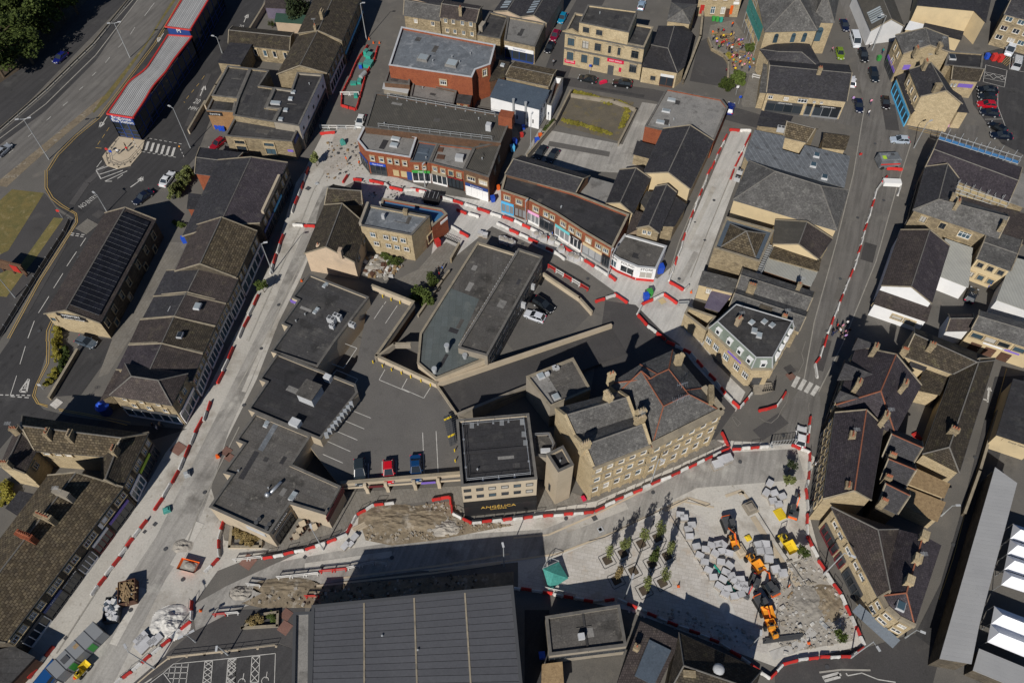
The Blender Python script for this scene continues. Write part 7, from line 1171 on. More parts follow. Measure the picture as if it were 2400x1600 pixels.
# ------------------------------------------------------------------ people
def person_mesh(pose):
 V={'pel':(0,0,.95,.15),'sp':(0,0,1.18,.14),'ch':(0,0,1.36,.16),'nk':(0,0,1.5,.06),'hd':(0,.02,1.62,.1),'tp':(0,.02,1.72,.085),'sl':(-.19,0,1.42,.07),'sr':(.19,0,1.42,.07),'el':(-.26,-.03,1.15,.05),'er':(.26,-.03,1.15,.05),'wl':(-.27,.06,.92,.038),'wr':(.27,.06,.92,.038),'hl':(-.27,.09,.83,.045),'hr':(.27,.09,.83,.045),'tl':(-.1,0,.9,.1),'tr':(.1,0,.9,.1),'kl':(-.11,.02,.5,.07),'kr':(.11,.02,.5,.07),'al':(-.11,-.02,.09,.05),'ar':(.11,-.02,.09,.05),'fl':(-.12,.14,.04,.045),'fr':(.12,.14,.04,.045)}
 if pose=='walk':V.update(kl=(-.11,.2,.52,.07),al=(-.11,.26,.1,.05),fl=(-.12,.42,.05,.045),kr=(.11,-.1,.5,.07),ar=(.11,-.32,.13,.05),fr=(.12,-.2,.05,.045),wl=(-.27,-.16,.95,.038),hl=(-.27,-.2,.87,.045),wr=(.27,.2,.95,.038),hr=(.27,.24,.87,.045))
 if pose=='sit':
  for k in V:x,y,z,r_=V[k];V[k]=(x,y,z-.46,r_)
  V.update(kl=(-.13,.44,.5,.075),kr=(.13,.44,.5,.075),al=(-.13,.42,.09,.05),ar=(.13,.42,.09,.05),fl=(-.13,.56,.04,.045),fr=(.13,.56,.04,.045),wl=(-.2,.3,.72,.038),wr=(.2,.3,.72,.038),hl=(-.15,.36,.74,.045),hr=(.15,.36,.74,.045),el=(-.27,.08,.72,.05),er=(.27,.08,.72,.05))
 E=[('pel','sp'),('sp','ch'),('ch','nk'),('nk','hd'),('hd','tp'),('ch','sl'),('ch','sr'),('sl','el'),('sr','er'),('el','wl'),('er','wr'),('wl','hl'),('wr','hr'),('pel','tl'),('pel','tr'),('tl','kl'),('tr','kr'),('kl','al'),('kr','ar'),('al','fl'),('ar','fr')]
 N=list(V);me=bpy.data.meshes.new('person');me.from_pydata([V[n][:3] for n in N],[(N.index(a),N.index(b_)) for a,b_ in E],[]);o=bpy.data.objects.new('person',me);COL.objects.link(o);mo=o.modifiers.new('s','SKIN');
 for i,n in enumerate(N):d=me.skin_vertices[0].data[i];d.radius=(V[n][3]*(1.15 if n in ('pel','sp','ch') else 1),V[n][3]*(.8 if n in ('pel','sp','ch') else 1));d.use_root=n=='pel'
 su=o.modifiers.new('u','SUBSURF');su.levels=1;su.render_levels=1
 dg=bpy.context.evaluated_depsgraph_get();out=bpy.data.meshes.new_from_object(o.evaluated_get(dg));bpy.data.objects.remove(o);dz_=-.46 if pose=='sit' else 0
 for p in out.polygons:
  c=p.center;z=c.z-dz_;i=1
  if z>1.5:i=0 if (c.y>.06 and z<1.68) or z<1.53 else 3
  elif abs(c.x)>.2 and z<(.98 if pose !='sit' else 1.22) and z>.7:i=0
  elif (z<.98 and pose !='sit') or (pose=='sit' and c.z<.56):i=2
  if c.z<.08:i=4
  p.material_index=i;p.use_smooth=True
 for n in ('skin','barwhite','navy','hair','rubber'):out.materials.append(M(n))
 return out
PM={k:person_mesh(k) for k in ('stand','walk','sit')}
TOPS={'white':'#d8d8d8','black':'#17171a','navy':'#1b2748','red':'#b52020','blue':'#2c62b8','pink':'#d892a8','grey':'#7a7c80','teal':'#1f8a86','orange':'#e8601a','yellow':'#e0c020','maroon':'#5a1a2a','beige':'#bfa888','lilac':'#b090c8','green':'#2f6a3a'}
LEGS=['#1a1c22','#2a3450','#3b3f48','#4a4236','#8a7c66','#15151a']
def person(v,x,y,label,pose='stand',top=None,rot=None,z=.07,group=None):
 g=G(v,x,y,z);o=inst('person',PM[pose],None,g,R.uniform(0,6.28) if rot is None else rot,(1,1,R.uniform(.94,1.05)));top=top or R.choice(list(TOPS))
 for i,mt in ((1,TOPS[top]),(2,R.choice(LEGS))):o.material_slots[i].link='OBJECT';o.material_slots[i].material=M(mt)
 o['label']=label % top if '%' in label else label;o['category']='person';o['group']=group or 'people in the streets';return o
for a in (('40',112,480,'walk','pink','person in pink on the pavement by the lime green car'),('40',455,445,'walk','white','person in white on the pavement right of the black car'),('40',465,962,'walk','pink','person in pink crossing the eastern road'),('40',445,1062,'walk','white','person in white crossing the eastern road, nearer one'),('40',300,940,'walk','lilac','person in lilac beside the white parked car'),('40',575,495,'stand','teal','person in teal outside the purple shopfront'),('21',1310,605,'walk','blue','person in blue and a pale hat in front of the brick parade'),('02',1420,790,'walk','black','person in black in the shade before the hipped corner shop'),('02',1458,815,'walk','white','person in white in the shade before the hipped corner shop'),('02',1485,780,'walk','beige','person in beige in the shade before the hipped corner shop'),('00',1165,1365,'stand','black','person in black on the bus station island'),('00',1178,1395,'stand','red','person in red on the bus station island'),('00',1095,1420,'stand','white','person in white on the bus station island'),('32',1833,1145,'walk','white','person in white walking beside the square barriers'),('31',160,985,'stand','black','person in black at the pound store door'),('31',185,980,'stand','red','person in red at the pound store door'),('10',1425,1525,'stand','orange','worker in orange beside the travel shop corner'),('10',1305,1490,'stand','orange','worker in orange kneeling spot in the paving works'),('y',590,760,'stand','blue','person in blue on the path behind the brick row'),('y',565,765,'stand','black','person in black on the path behind the brick row'),('y',568,800,'stand','red','person in red on the path behind the brick row'),('33',1590,690,'stand','orange','worker in orange between the stone stacks'),('20',1320,600,'walk','grey','person in grey walking below the post office lane')):person(a[0],a[1],a[2],a[5],a[3],a[4])
pw=['at the front by the barrier','at the left','in the middle','at the right','at the back','beside the tripod','by the kerb','at the lower edge','next to the red one','nearest the shade']
for k,(x,y,t) in enumerate(((370,430,'red'),(375,490,'black'),(450,440,'pink'),(520,395,'white'),(410,500,'white'),(500,530,'pink'),(430,575,'black'),(310,550,'navy'),(490,590,'lilac'),(540,515,'black'))):person('h',x,y,'person in '+t+' in the group on the eastern road, '+pw[k],'stand',t,group='group standing on the eastern road')
CROWD='people sitting and standing in the beer garden';SP=[(330,240),(370,330),(340,400),(430,420),(470,170),(560,210),(610,180),(530,360),(610,330),(670,380),(690,450),(620,490),(560,550),(430,520),(500,610),(600,580),(830,240),(870,300),(800,340),(910,440),(880,510),(750,540),(700,620),(760,650),(820,680),(850,590),(960,520),(1000,480),(1060,450),(1110,430),(1010,600),(1050,640),(940,730),(830,770),(870,850),(830,900),(950,880),(1040,890),(1030,950),(880,970),(930,1030),(860,1050),(900,1120),(920,1190),(870,1160),(1040,1050),(1090,1050),(1160,1080),(1090,1150),(1280,1070),(1380,1000),(1400,1060),(1330,890),(1250,840),(1220,860),(1260,930),(1320,960),(1280,1200),(1170,880),(690,1230),(1120,600),(840,50)]
SN={}
for i, (x, y) in enumerate(sorted(SP, key=lambda p: p[1])):
 t=R.choice(list(TOPS));SN[t]=SN.get(t,0)+1;person('s',x,y,ORD(SN[t])+' person in '+t+' from the top of the beer garden crowd','sit' if i % 3 else 'stand',t,group=CROWD+', '+t+' tops')
tb=MB();tb.box((0,0,.7),(1.5,.75,.06));tb.box((0,.62,.42),(1.5,.26,.05));tb.box((0,-.62,.42),(1.5,.26,.05))
for s in (-.55,.55):tb.box((s,0,0),(.08,1.3,.08));tb.box((s,0,.05),(.08,.08,.66));tb.box((s,0,.36),(.06,1.3,.06))
TB=tb.mesh('picnic_table','timber')
for i, (x, y) in enumerate(sorted(((380, 270), (540, 280), (640, 440), (500, 500), (840, 400), (780, 600), (980, 550), (900, 800), (980, 960), (1100, 760), (1250, 900), (1150, 1000), (1350, 1050), (900, 1080), (720, 300), (1050, 520)), key=lambda p: p[1])): tag(inst('picnic_table',TB,None,G('s',x,y,.07),R.uniform(0,3)),ORD(i+1)+' wooden picnic table from the top of the beer garden','table','picnic tables in the beer garden')
# ------------------------------------------------------------------ scaffold with green netting at the church, beer garden fittings
A,B=G('30',1235,20,7),G('30',1345,400,5);r=scaffold('green-netted scaffold on the side of the church',Vector((A.x,A.y,0)),Vector((B.x,B.y,0)),8,6,'galv','plywood',1.2,(2.2,4.4,6.6));A0,B0=A.copy(),B.copy()
for z0,z1 in ((4.6,6.6),(6.7,8.6)):m=MB();m.poly([(A0.x-.1,A0.y,z0),(B0.x-.1,B0.y,z0),(B0.x-.1,B0.y,z1),(A0.x-.1,A0.y,z1)]);m.obj('netting','tealnet',r)
bm_=MB();bm_.box((0,0,.12),(.58,.62,.92),0,0,(1.12,1.1));bm_.box((0,0,1.04),(.68,.72,.1));bw_=MB();bw_.tube((-.25,.3,.1),(.25,.3,.1),.1,.1,8)
BIN={}
def wbin(v,x,y,col,label,rot=.3,s=1.,z=0.):
 r=empty('wheelie_bin',G(v,x,y,z),label,'bin','wheelie bins',rot)
 if col not in BIN:BIN[col]=bm_.mesh('bin_body',col);BIN['w']=bw_.mesh('wheels','rubber')
 inst('bin_body',BIN[col],r,scale=(s,s,s));inst('wheels',BIN['w'],r,scale=(s,s,s))
for a in (('10',110,1185,'blue','blue bin left of the row below the chemist sign'),('10',145,1200,'blue','blue bin in the middle below the chemist sign'),('10',175,1205,'blue','blue bin right of the row below the chemist sign'),('20',1045,1190,'blue','blue bin at the corner of the white workshop'),('20',1030,1260,'red','red bin in the alley below the white workshop'),('20',965,1330,'blue','blue bin in the shaded alley, upper one',.3,1.4),('20',945,1390,'skyblue','pale blue bin in the shaded alley, lower one',.3,1.4),('20',1170,1330,'blue','large blue bin beside the yard lamp post',.3,1.5),('20',1200,1275,'orange','orange bin beside the yard lamp post',.3,1.2),('21',765,285,'blue','blue bin at the left end of the brick parade',.3,1.3),('21',815,175,'orange','orange bin at the left end of the brick parade'),('21',262,690,'red','red bin at the end wall of the blue-roofed shop',.5,1.5),('01',1705,660,'blue','blue bin behind the stone-slate terraced shop',.3,1.4),('31',415,935,'blue','blue bin right of the pound store',.2,1.8),('31',318,1150,'greenpaint','green bin on the fork, rear one',.2,1.5),('31',285,1185,'blue','blue bin on the fork, front one',.2,1.5),('40',1592,560,'red','red bin in the car park, left one',.1,1.6),('40',1648,570,'red','red bin in the car park, right one',.1,1.6),('40',1530,545,'blue','blue bin in the car park corner',.1,1.3),('41',1555,1060,'blue','blue bin behind the cream house, left one',.1,1.3),('41',1590,1068,'blue','blue bin behind the cream house, right one',.1,1.3),('30',905,195,'greenpaint','green bin at the pub wall, left one',.1,1.1),('30',940,200,'greenpaint','green bin at the pub wall, right one',.1,1.1),('30',975,205,'teal','teal bin at the pub wall',.1,1.1),('23',1215,1330,'blue','blue bin in the dark gap beside the supermarket',.1,1.3),('40',540,560,'greenpaint','green bin outside the purple shopfront',.1,1.2)):wbin(*a)
# ------------------------------------------------------------------ the building site
pk=MB();pk.box((0,0,0),(1.,1.,.12),0,1);pk.box((0,0,.12),(1.,1.,.7));pt=MB();pt.box((0,0,.82),(1.02,1.02,.05));PK=pk.mesh('stack',['stonepack','timber']);PT=pt.mesh('wrap','packtop')
near=['beside the long kerb line','in the western rows','in the middle of the yard','next to the yellow dumper','by the lower excavator','near the square planters','in the eastern rows']
PC={}
def pack(v,x,y,rot,w=1.2,d=.9,h=.85,where='in the stone yard of the square',hv=1.):
 c=G(v,x,y,h);PC[where]=PC.get(where,0)+1;r=empty('stone_pallet',(c.x,c.y,.03),ORD(PC[where])+' pale stone stack from the top '+where,'stone stack','stone stacks '+where,rot);inst('stack',PK,r,scale=(w,d,h/.82));inst('wrap',PT,r,(0,0,h-.82),scale=(w,d,1))
rr=random.Random(5)
for i, (x, y) in enumerate(sorted([(680, 150), (692, 218), (755, 310), (840, 335), (893, 300), (955, 288), (1003, 292), (930, 372), (992, 352), (1055, 372), (785, 392), (830, 452), (980, 452), (1060, 482), (865, 527), (910, 592), (965, 672), (1000, 612), (1020, 742), (1042, 700), (1075, 580), (1110, 628), (1160, 612), (1140, 678), (1190, 660), (1212, 700), (1165, 748), (1105, 765), (1025, 545), (605, 18), (642, 45), (712, 112)], key=lambda p: p[1])): pack('33',x,y,-.25+rr.uniform(-.5,.5),where='in the western rows of the square')
for x,y in ((1390,290),(1328,295),(1345,350),(1412,352),(1420,425),(1485,520),(1550,555)):pack('33',x,y,rr.uniform(-.2,.2),1.3,1.1,1.2,'east of the yellow loader in the square')
for x,y in ((1040,1065),(1000,1082),(950,1120)):pack('32',x,y,.3,1.6,1.3,1.1,'at the barriers before the corner bank')
for x,y in ((1430,1300),(1400,1385),(1470,1390),(1545,1420),(1460,1460),(1510,1490)):pack('32',x,y,rr.uniform(0,1),1.2,1.,.7,'among the pallets near the mini digger')
for x,y in ((650,565),(695,580)):pack('21',x,y,-.2,1.,.8,1.,'in the sunny pedestrian street')
for v,x,y,w_,d_ in (('q',660,790,1.5,1.),('q',910,830,1.5,1.1),('q',610,840,1.4,1.),('q',830,870,1.2,1.),('q',690,920,2.2,1.8),('13',1375,225,1.2,.9),('13',1340,290,.9,.7),('13',1290,305,1.3,.9)):pack(v,x,y,.9,w_,d_,.5,'beside the sand heap' if v=='q' else 'by the excavation corner')
def excavator(v,x,y,tx,ty,col,label,s=1.,track='rubber'):
 c=G(v,x,y,.8);t=G(v,tx,ty,.5);a=math.atan2(t.y-c.y,t.x-c.x);L=max(2.6,min(5.5,(Vector((t.x,t.y))-Vector((c.x,c.y))).length));r=empty('mini_excavator',(c.x,c.y,.03),label,'excavator',None,a)
 for q in (-1,1):m=MB();m.box((0,q*.75*s,0),(2.3*s,.4*s,.55*s),0,0,(.8,1));inst('track',m.mesh('track',track),r)
 m=MB();m.box((-.15*s,0,.5*s),(1.9*s,1.5*s,.15*s));m.tube((-1.*s,-.7*s,.9*s),(-1.*s,.7*s,.9*s),.38*s,.38*s,10);m.box((-.55*s,-.3*s,.65*s),(1.1*s,.9*s,.6*s));inst('body',m.mesh('body','greydk'),r);m=MB();m.box((-1.2*s,0,.72*s),(.45*s,1.5*s,.45*s),0,0,(.7,.9));inst('counterweight',m.mesh('counterweight',col),r)
 m=MB();m.box((.15*s,.28*s,.65*s),(1.1*s,.85*s,1.35*s),0,0,(.85,.9));inst('cab',m.mesh('cab','glass'),r);m=MB();m.box((.15*s,.28*s,2.*s),(1.*s,.8*s,.07));inst('cab_roof',m.mesh('cab_roof','greydk'),r)
 p0,p1,p2,p3=(.6*s,-.25*s,.9*s),(L*.55,-.25*s,2.5*s),(L*.92,-.25*s,1.5*s),(L,-.25*s,.5)
 for nm,p,q in (('boom',p0,p1),('stick',p1,p2)):m=MB();m.tube(p,q,.15*s,.1*s,4);inst(nm,m.mesh(nm,col),r)
 m=MB();m.tube((.7*s,-.25*s,.7*s),(L*.4,-.25*s,1.7*s),.06,.06);inst('hydraulic_ram',m.mesh('hydraulic_ram','steel'),r);m=MB();m.box((L,-.25*s,.25),(.7*s,.8*s,.6*s),0,0,(.6,1));m.tube(p2,p3,.08,.08);inst('bucket',m.mesh('bucket','greydk'),r)
excavator('33',1050,110,1130,330,'orange','orange-bodied excavator reaching into the stone stacks from the north',1.);excavator('33',1440,690,1330,530,'orange','excavator with raised orange boom in the middle of the stone yard',1.);excavator('33',1350,830,1420,960,'orange','dark cab excavator next to the yellow dumper skip',.9);excavator('o',1150,510,1180,300,'orange','small orange digger near the eastern barriers',.95);excavator('33',1290,640,1240,760,'red','small dark digger behind the stone stacks',.9)
def dumper(v,x,y,tx,ty,label,s=1.,col='amber'):
 c=G(v,x,y,.8);t=G(v,tx,ty,.8);a=math.atan2(t.y-c.y,t.x-c.x);r=empty('site_dumper',(c.x,c.y,.03),label,'dumper',None,a)
 for X in (-1.,.9):
  for q in (-1,1):m=MB();m.tube((X*s,q*.65*s,.42*s),(X*s,q*.95*s,.42*s),.42*s,.42*s,12);inst('wheel',m.mesh('wheel','rubber'),r)
 m=MB();m.box((-.5*s,0,.45*s),(2.1*s,.9*s,.5*s));m.box((-1.*s,0,.95*s),(.8*s,1.*s,.35*s));inst('chassis',m.mesh('chassis',col),r)
 k=MB();w0,w1=.55*s,.9*s;A=[(.3*s,-w0,.8*s),(1.4*s,-w0,.8*s),(1.4*s,w0,.8*s),(.3*s,w0,.8*s)];B=[(.0,-w1,1.5*s),(1.9*s,-w1,1.3*s),(1.9*s,w1,1.3*s),(.0,w1,1.5*s)]
 for i in range(4):j=(i+1) % 4;k.poly([A[i],A[j],B[j],B[i]])
 k.poly(A);inst('skip',k.mesh('skip',col),r);m=MB();m.box((-.75*s,0,1.1*s),(.5*s,.5*s,.3*s));m.box((-.98*s,0,1.3*s),(.1*s,.5*s,.45*s));inst('seat',m.mesh('seat','rubber'),r);m=MB();m.path([(-1.1*s,-.55*s,1.),(-1.1*s,-.55*s,2.3*s),(-1.1*s,.55*s,2.3*s),(-1.1*s,.55*s,1.)],.05);inst('roll_bar',m.mesh('roll_bar','greydk'),r)
dumper('33',1420,990,1400,920,'amber site dumper with open skip at the foot of the stone yard',1.);dumper('33',1285,460,1350,550,'amber loader in the middle of the stone stacks',.95);dumper('o',1060,900,1100,960,'yellow ride-on roller by the eastern barriers',1.,'yellow');dumper('03',745,1450,790,1400,'yellow small dumper at the bottom left',.7,'yellow');dumper('33',1455,1075,1440,1040,'amber compact dumper below the open skip',.8);dumper('33',1095,265,1110,310,'amber attachment carrier in front of the northern excavator',.7)
def heap(v,x,y,rx,ry,h,mat,label,name='heap',n=40,seed=1):
 q=random.Random(seed);c=G(v,x,y,.03);m=MB();V={}
 for i in range(n+1):
  for j in range(n+1):
   X,Y=(i/n*2-1),(j/n*2-1);d=math.hypot(X,Y);f_=.75+.6*mnoise.fractal(Vector((X*2.2+seed*9,Y*2.2,seed)),1.,2.,5);z=max(0,1-d*(1.+.3*mnoise.noise(Vector((X*1.5+seed,Y*1.5,3)))))**.8*h*f_;V[i,j]=(c.x+X*rx,c.y+Y*ry,.02+max(0,z))
 for i in range(n):
  for j in range(n):
   if math.hypot((i+.5)/n*2-1,(j+.5)/n*2-1)<1.05:m.poly([V[i,j],V[i+1,j],V[i+1,j+1],V[i,j+1]])
 o=m.obj(name,mat,at=c,smooth=False);tag(o,label,name.replace('_',' '));return o
heap('q',1150,560,3.,2.6,1.3,'concslab','pale sand heap behind barriers at the lower left','sand_heap');heap('13',1700,60,5.,2.6,.8,'dirt','brown earth heap in front of the parking deck','earth_heap',seed=2);heap('23',320,150,2.4,1.4,.8,'rubble','grey broken-concrete heap at the end of the earth excavation','rubble_heap',seed=3);heap('23',120,60,4.5,2.2,.7,'dirt','brown earth heap below the red corner barriers','earth_heap',seed=4);heap('13',330,740,1.7,1.1,.7,'rubble','broken slab pile at the left end of the trench','rubble_heap',seed=5);heap('y',130,730,3.4,2.4,.9,'rubble','white rubbish pile in the debris yard','rubbish_heap',seed=6);heap('13',750,680,5.,1.3,.4,'dirt','ridge of dug soil along the trench','earth_heap',seed=8);heap('33',1800,850,3.2,3.,.5,'rubble','spread of rubble in the south-east of the square','rubble_heap',seed=9);heap('43',60,830,2.4,3.,.5,'dirt','muddy dug ground beside the cream corner shop','earth_heap',seed=10);heap('03',1680,310,1.6,1.2,.5,'rubble','small stone scatter beside the orange-edged skip','rubble_heap',seed=11)
def debris(v,poly_,n,label,mats,seed,smin=.1,smax=.5,name='debris'):
 q=random.Random(seed);P=GL(v,poly_);m=MB();lo=[min(p[i] for p in P) for i in (0,1)];hi=[max(p[i] for p in P) for i in (0,1)];k=0
 while k<n:
  x,y=q.uniform(lo[0],hi[0]),q.uniform(lo[1],hi[1]);ins=False
  for i in range(len(P)):
   a,b_=P[i],P[i-1]
   if (a.y>y) !=(b_.y>y) and x<(b_.x-a.x)*(y-a.y)/(b_.y-a.y)+a.x:ins=not ins
  if ins:s=q.uniform(smin,smax)*q.random()+.06;m.box((x,y,.03),(s*q.uniform(.7,1.6),s,s*q.uniform(.3,.7)),q.uniform(0,3),q.randrange(len(mats)),(.8,.8));k+=1
 o=m.obj(name,mats);o['label']=label;o['category']='rubble';o['kind']='stuff'
debris('D',[(850,1185),(960,1160),(1040,1150),(1075,1195),(1180,1205),(1000,1240),(840,1240)],420,'loose stones scattered over the front excavation',['rubble','dirt','concrete'],1);debris('D',[(555,1385),(620,1352),(760,1342),(1100,1315),(1100,1350),(720,1390)],260,'loose stones in the trench beside the supermarket',['rubble','dirt','soil'],2);debris('D',[(1790,1290),(1860,1275),(1960,1420),(1962,1470),(1800,1500),(1760,1430)],520,'rubble littering the south-east of the square',['rubble','concrete','concslab'],3);debris('D',[(1430,1400),(1560,1400),(1700,1440),(1760,1490),(1640,1480)],160,'scattered offcuts in the shaded part of the square',['rubble','concslab'],4);debris('D',[(830,405),(920,420),(1000,450),(1000,480),(850,460)],90,'offcuts on the pedestrian street works',['rubble','greydk'],5);debris('D',[(750,320),(840,330),(840,390),(750,420)],110,'offcuts on the paving works below the west street',['rubble','greydk','timber'],6);debris('y',[(30,690),(160,640),(320,720),(220,820),(60,800)],320,'rubbish and broken boards in the yard behind the buff building',['barwhite','timber','rubble','timberdk'],7,.2,1.)
def planks(v,x,y,x2,y2,n,label,mat='timber',w_=.22,name='timber_stack',lay=3,cat='timber'):
 a,b_=G(v,x,y,.2),G(v,x2,y2,.2);d=(b_-a).normalized();nn=Vector((-d.y,d.x,0));r=empty(name,((a.x+b_.x)/2,(a.y+b_.y)/2,.03),label,cat);q=random.Random(int(x))
 for k in range(n):
  for l in range(lay):m=MB();o_=nn*(k-n/2)*w_*1.15+d*q.uniform(-.3,.3);m.wallline(a+o_,b_+o_,w_,.05+l*.14,.17+l*.14);m.obj('plank',mat,r)
planks('33',1375,1175,1720,1130,4,'bundle of long black ducts at the south of the square','greydk',.16,'duct_bundle',2,'ducts');planks('43',10,990,110,1090,5,'bundle of grey rails in the south-east corner','galv',.1,'rail_bundle',1,'rails');planks('13',1370,150,1530,70,3,'long buff kerb stones beside the excavation corner','conclight',.3,'kerb_stack',1,'kerbs');planks('33',920,480,1150,770,2,'long green and white plank across the stone stacks','teal',.12,'plank',1,'plank');planks('33',1580,790,1625,730,1,'brown timber post lying by the rubble','timber',.25,'timber_post',1,'timber')
for k,(x,y,w_,d_,h_,a,mt,l_) in enumerate(((1160,725,2.4,3.4,1.5,.25,'timber','tall load of broken pallets and timber on the lower left street'),(1022,885,2.1,3.6,1.3,.1,'greydk','open skip wrapped in foil-like grey sheeting on the lower left street'))):
 c=G('03',x,y,h_);r=empty('loaded_skip',(c.x,c.y,.03),l_,'skip',None,a);m=MB()
 for s_ in ((-1,0),(1,0)):m.box((s_[0]*w_/2,0,0),(.1,d_,h_))
 for s_ in (-1,1):m.box((0,s_*d_/2,0),(w_,.1,h_))
 inst('skip',m.mesh('skip','timberdk' if k==0 else 'greydk'),r);q=random.Random(k)
 for j in range(40 if k==0 else 26):
  m=MB();m.box((q.uniform(-.42,.42)*w_,q.uniform(-.4,.4)*d_,h_*.7+j*.012),(q.uniform(.12,.3) if k==0 else q.uniform(.4,.9),q.uniform(.9,1.8) if k==0 else q.uniform(.4,.9),.1 if k==0 else .35),q.uniform(-.4,1.6),0,(.9,.9));inst('plank' if k==0 else 'bag',m.mesh('load','timber' if k==0 else ('packtop','leadblue','barwhite')[j % 3]),r)
c=G('03',1730,490,.8);r=empty('tipping_skip',(c.x,c.y,.03),'orange-edged skip of rubble beside the southern shop unit','skip',None,-.25);m=MB();A=[(-1.,-.7,0),(1.,-.7,0),(1.,.7,0),(-1.,.7,0)];B=[(-1.5,-.9,.9),(1.5,-.9,.9),(1.5,.9,.9),(-1.5,.9,.9)]
for i in range(4):j=(i+1) % 4;m.poly([A[i],A[j],B[j],B[i]])
inst('skip',m.mesh('skip','orange'),r);m=MB();m.box((0,0,.5),(2.5,1.5,.2),0,0,(.9,.9));m.ball((.2,.1,.65),(1.,.6,.35),9,5);inst('rubble_load',m.mesh('rubble_load','rubble'),r)
c=G('03',690,1265,2.4);a_=G('03',540,1420,2.4);b_=G('03',850,1110,2.4);ang=math.atan2(b_.y-a_.y,b_.x-a_.x);r=empty('site_cabin',(c.x,c.y,.03),'long grey site cabin with green doors on the lower left street','site cabin',None,ang)
m=MB();m.box((0,0,.2),(8.,2.4,2.3));inst('body',m.mesh('body','grey'),r)
for k in range(6):m=MB();m.box((-4+k*1.6,0,.22),(.08,2.46,2.33));inst('seam',m.mesh('seam','greydk'),r)
for k in (1,3):m=MB();m.box((-3.2+k*1.6,-1.2,.4),(.9,.08,1.9));inst('door',m.mesh('door','greenpaint'),r)
m=MB();m.box((-1.6,0,2.5),(1.,.9,.1));inst('roof_hatch',m.mesh('roof_hatch','greydk'),r);m=MB();m.box((.4,.3,2.5),(.7,.6,.03));inst('rust_patch',m.mesh('rust_patch','timber'),r)
r=car('03',440,1540,400,1590,'van','#1c4a80','blue works van at the bottom left edge');r['label']='blue works van at the bottom left edge'
# site lorry on the eastern road, works in the west street, bus-station details, market canopies
c=G('40',650,1445,2.2);a_=G('40',560,1500,2.2);r=empty('site_lorry',(c.x,c.y,.03),'grey-topped red works lorry parked in the eastern road','lorry',None,.05);m=MB();m.box((0,0,.5),(4.6,3.,1.9),0,0,(.92,.85));inst('body',m.mesh('body','lead'),r);m=MB();m.box((0,-1.36,.8),(4.2,.1,.8));inst('side_stripe',m.mesh('side_stripe','red'),r);m=MB();m.box((0,0,2.4),(4.2,2.5,.15),0,0,(.9,.85));inst('roof',m.mesh('roof','lead'),r);m=MB();m.box((-1.4,-.4,2.56),(.8,1.,.04));inst('roof_panel',m.mesh('roof_panel','lime'),r);m=MB();m.box((.6,.4,2.56),(.7,.7,.06));inst('hatch',m.mesh('hatch','greydk'),r)
for X in (-1.5,1.5):
 for q in (-1,1):m=MB();m.tube((X,q*1.2,.45),(X,q*1.5,.45),.45,.45,12);inst('wheel',m.mesh('wheel','rubber'),r)
c=G('41',675,95,1.1);r=empty('white_hoarding',(c.x,c.y,.05),'white hoarding board standing on the eastern road works','hoarding',None,-.08);m=MB();m.box((0,0,.2),(3.6,1.6,.9),0,0,(1,.9));inst('board',m.mesh('board','paintwhite'),r);m=MB();m.box((-1.5,0,0),(.15,1.2,.2));m.box((1.5,0,0),(.15,1.2,.2));inst('foot',m.mesh('foot','greydk'),r)
for k,(x,y,w_,d_,h_,l_) in enumerate(((1480,465,1.3,.9,1.5,'teal site box at the top of the works ring'),(1510,500,1.6,1.3,1.1,'teal tarpaulin-covered crate beside the top site box'),(1500,575,2.2,2.,.9,'large teal crate in the works ring'),(1430,590,.8,.8,1.1,'blue barrel-like box in the works ring'),(1420,740,1.6,.9,.6,'teal tool chest in the middle of the works ring'),(1365,760,1.,1.4,.5,'teal netting bundle in the works ring'),(1385,865,1.6,.8,.6,'teal frame at the lower end of the works ring'))):
 c=G('10',x,y,h_);r=empty('site_box',(c.x,c.y,.05),l_,'site box',None,1.1+k*.1);m=MB();m.box((0,0,0),(w_,d_,h_),0,0,(.94,.94));inst('box',m.mesh('box','blue' if 'blue' in l_ else 'teal'),r);m=MB();m.box((0,0,h_),(w_*1.04,d_*1.04,.08));inst('lid',m.mesh('lid','tealnet'),r)
c=G('10',1450,670,1.5);r=empty('water_bowser',(c.x,c.y,.05),'grey wheeled water bowser in the works ring','bowser',None,1.1);m=MB();m.tube((-1.,0,.9),(1.,0,.9),.55,.55,12);inst('tank',m.mesh('tank','galv'),r);m=MB();m.tube((0,-.8,.35),(0,-.6,.35),.35,.35,10);m.tube((0,.6,.35),(0,.8,.35),.35,.35,10);inst('wheels',m.mesh('wheels','rubber'),r)
c=G('23',1330,560,1.4);r=empty('covered_frame',(c.x,c.y,.05),'teal tarpaulin over a metal frame beside the supermarket corner','tarpaulin',None,.5);m=MB();V=[(-1.8,-1.6,.4),(1.7,-1.4,.3),(1.5,1.2,1.3),(-1.2,1.4,1.5),(-.2,-.1,1.9)];[m.poly([V[i],V[(i+1) % 4],V[4]]) for i in range(4)];inst('tarpaulin',m.mesh('tarpaulin','tealnet'),r);m=MB();[m.tube((x,y,0),(x,y,1.8),.04) for x,y in ((-1.2,1.4),(1.5,1.2),(-.3,2.),(.6,2.2))];m.path([(-1.2,1.4,1.8),(1.5,1.2,1.8),(.6,2.2,1.8),(-.3,2.,1.8),(-1.2,1.4,1.8)],.04);inst('frame',m.mesh('frame','galv'),r)
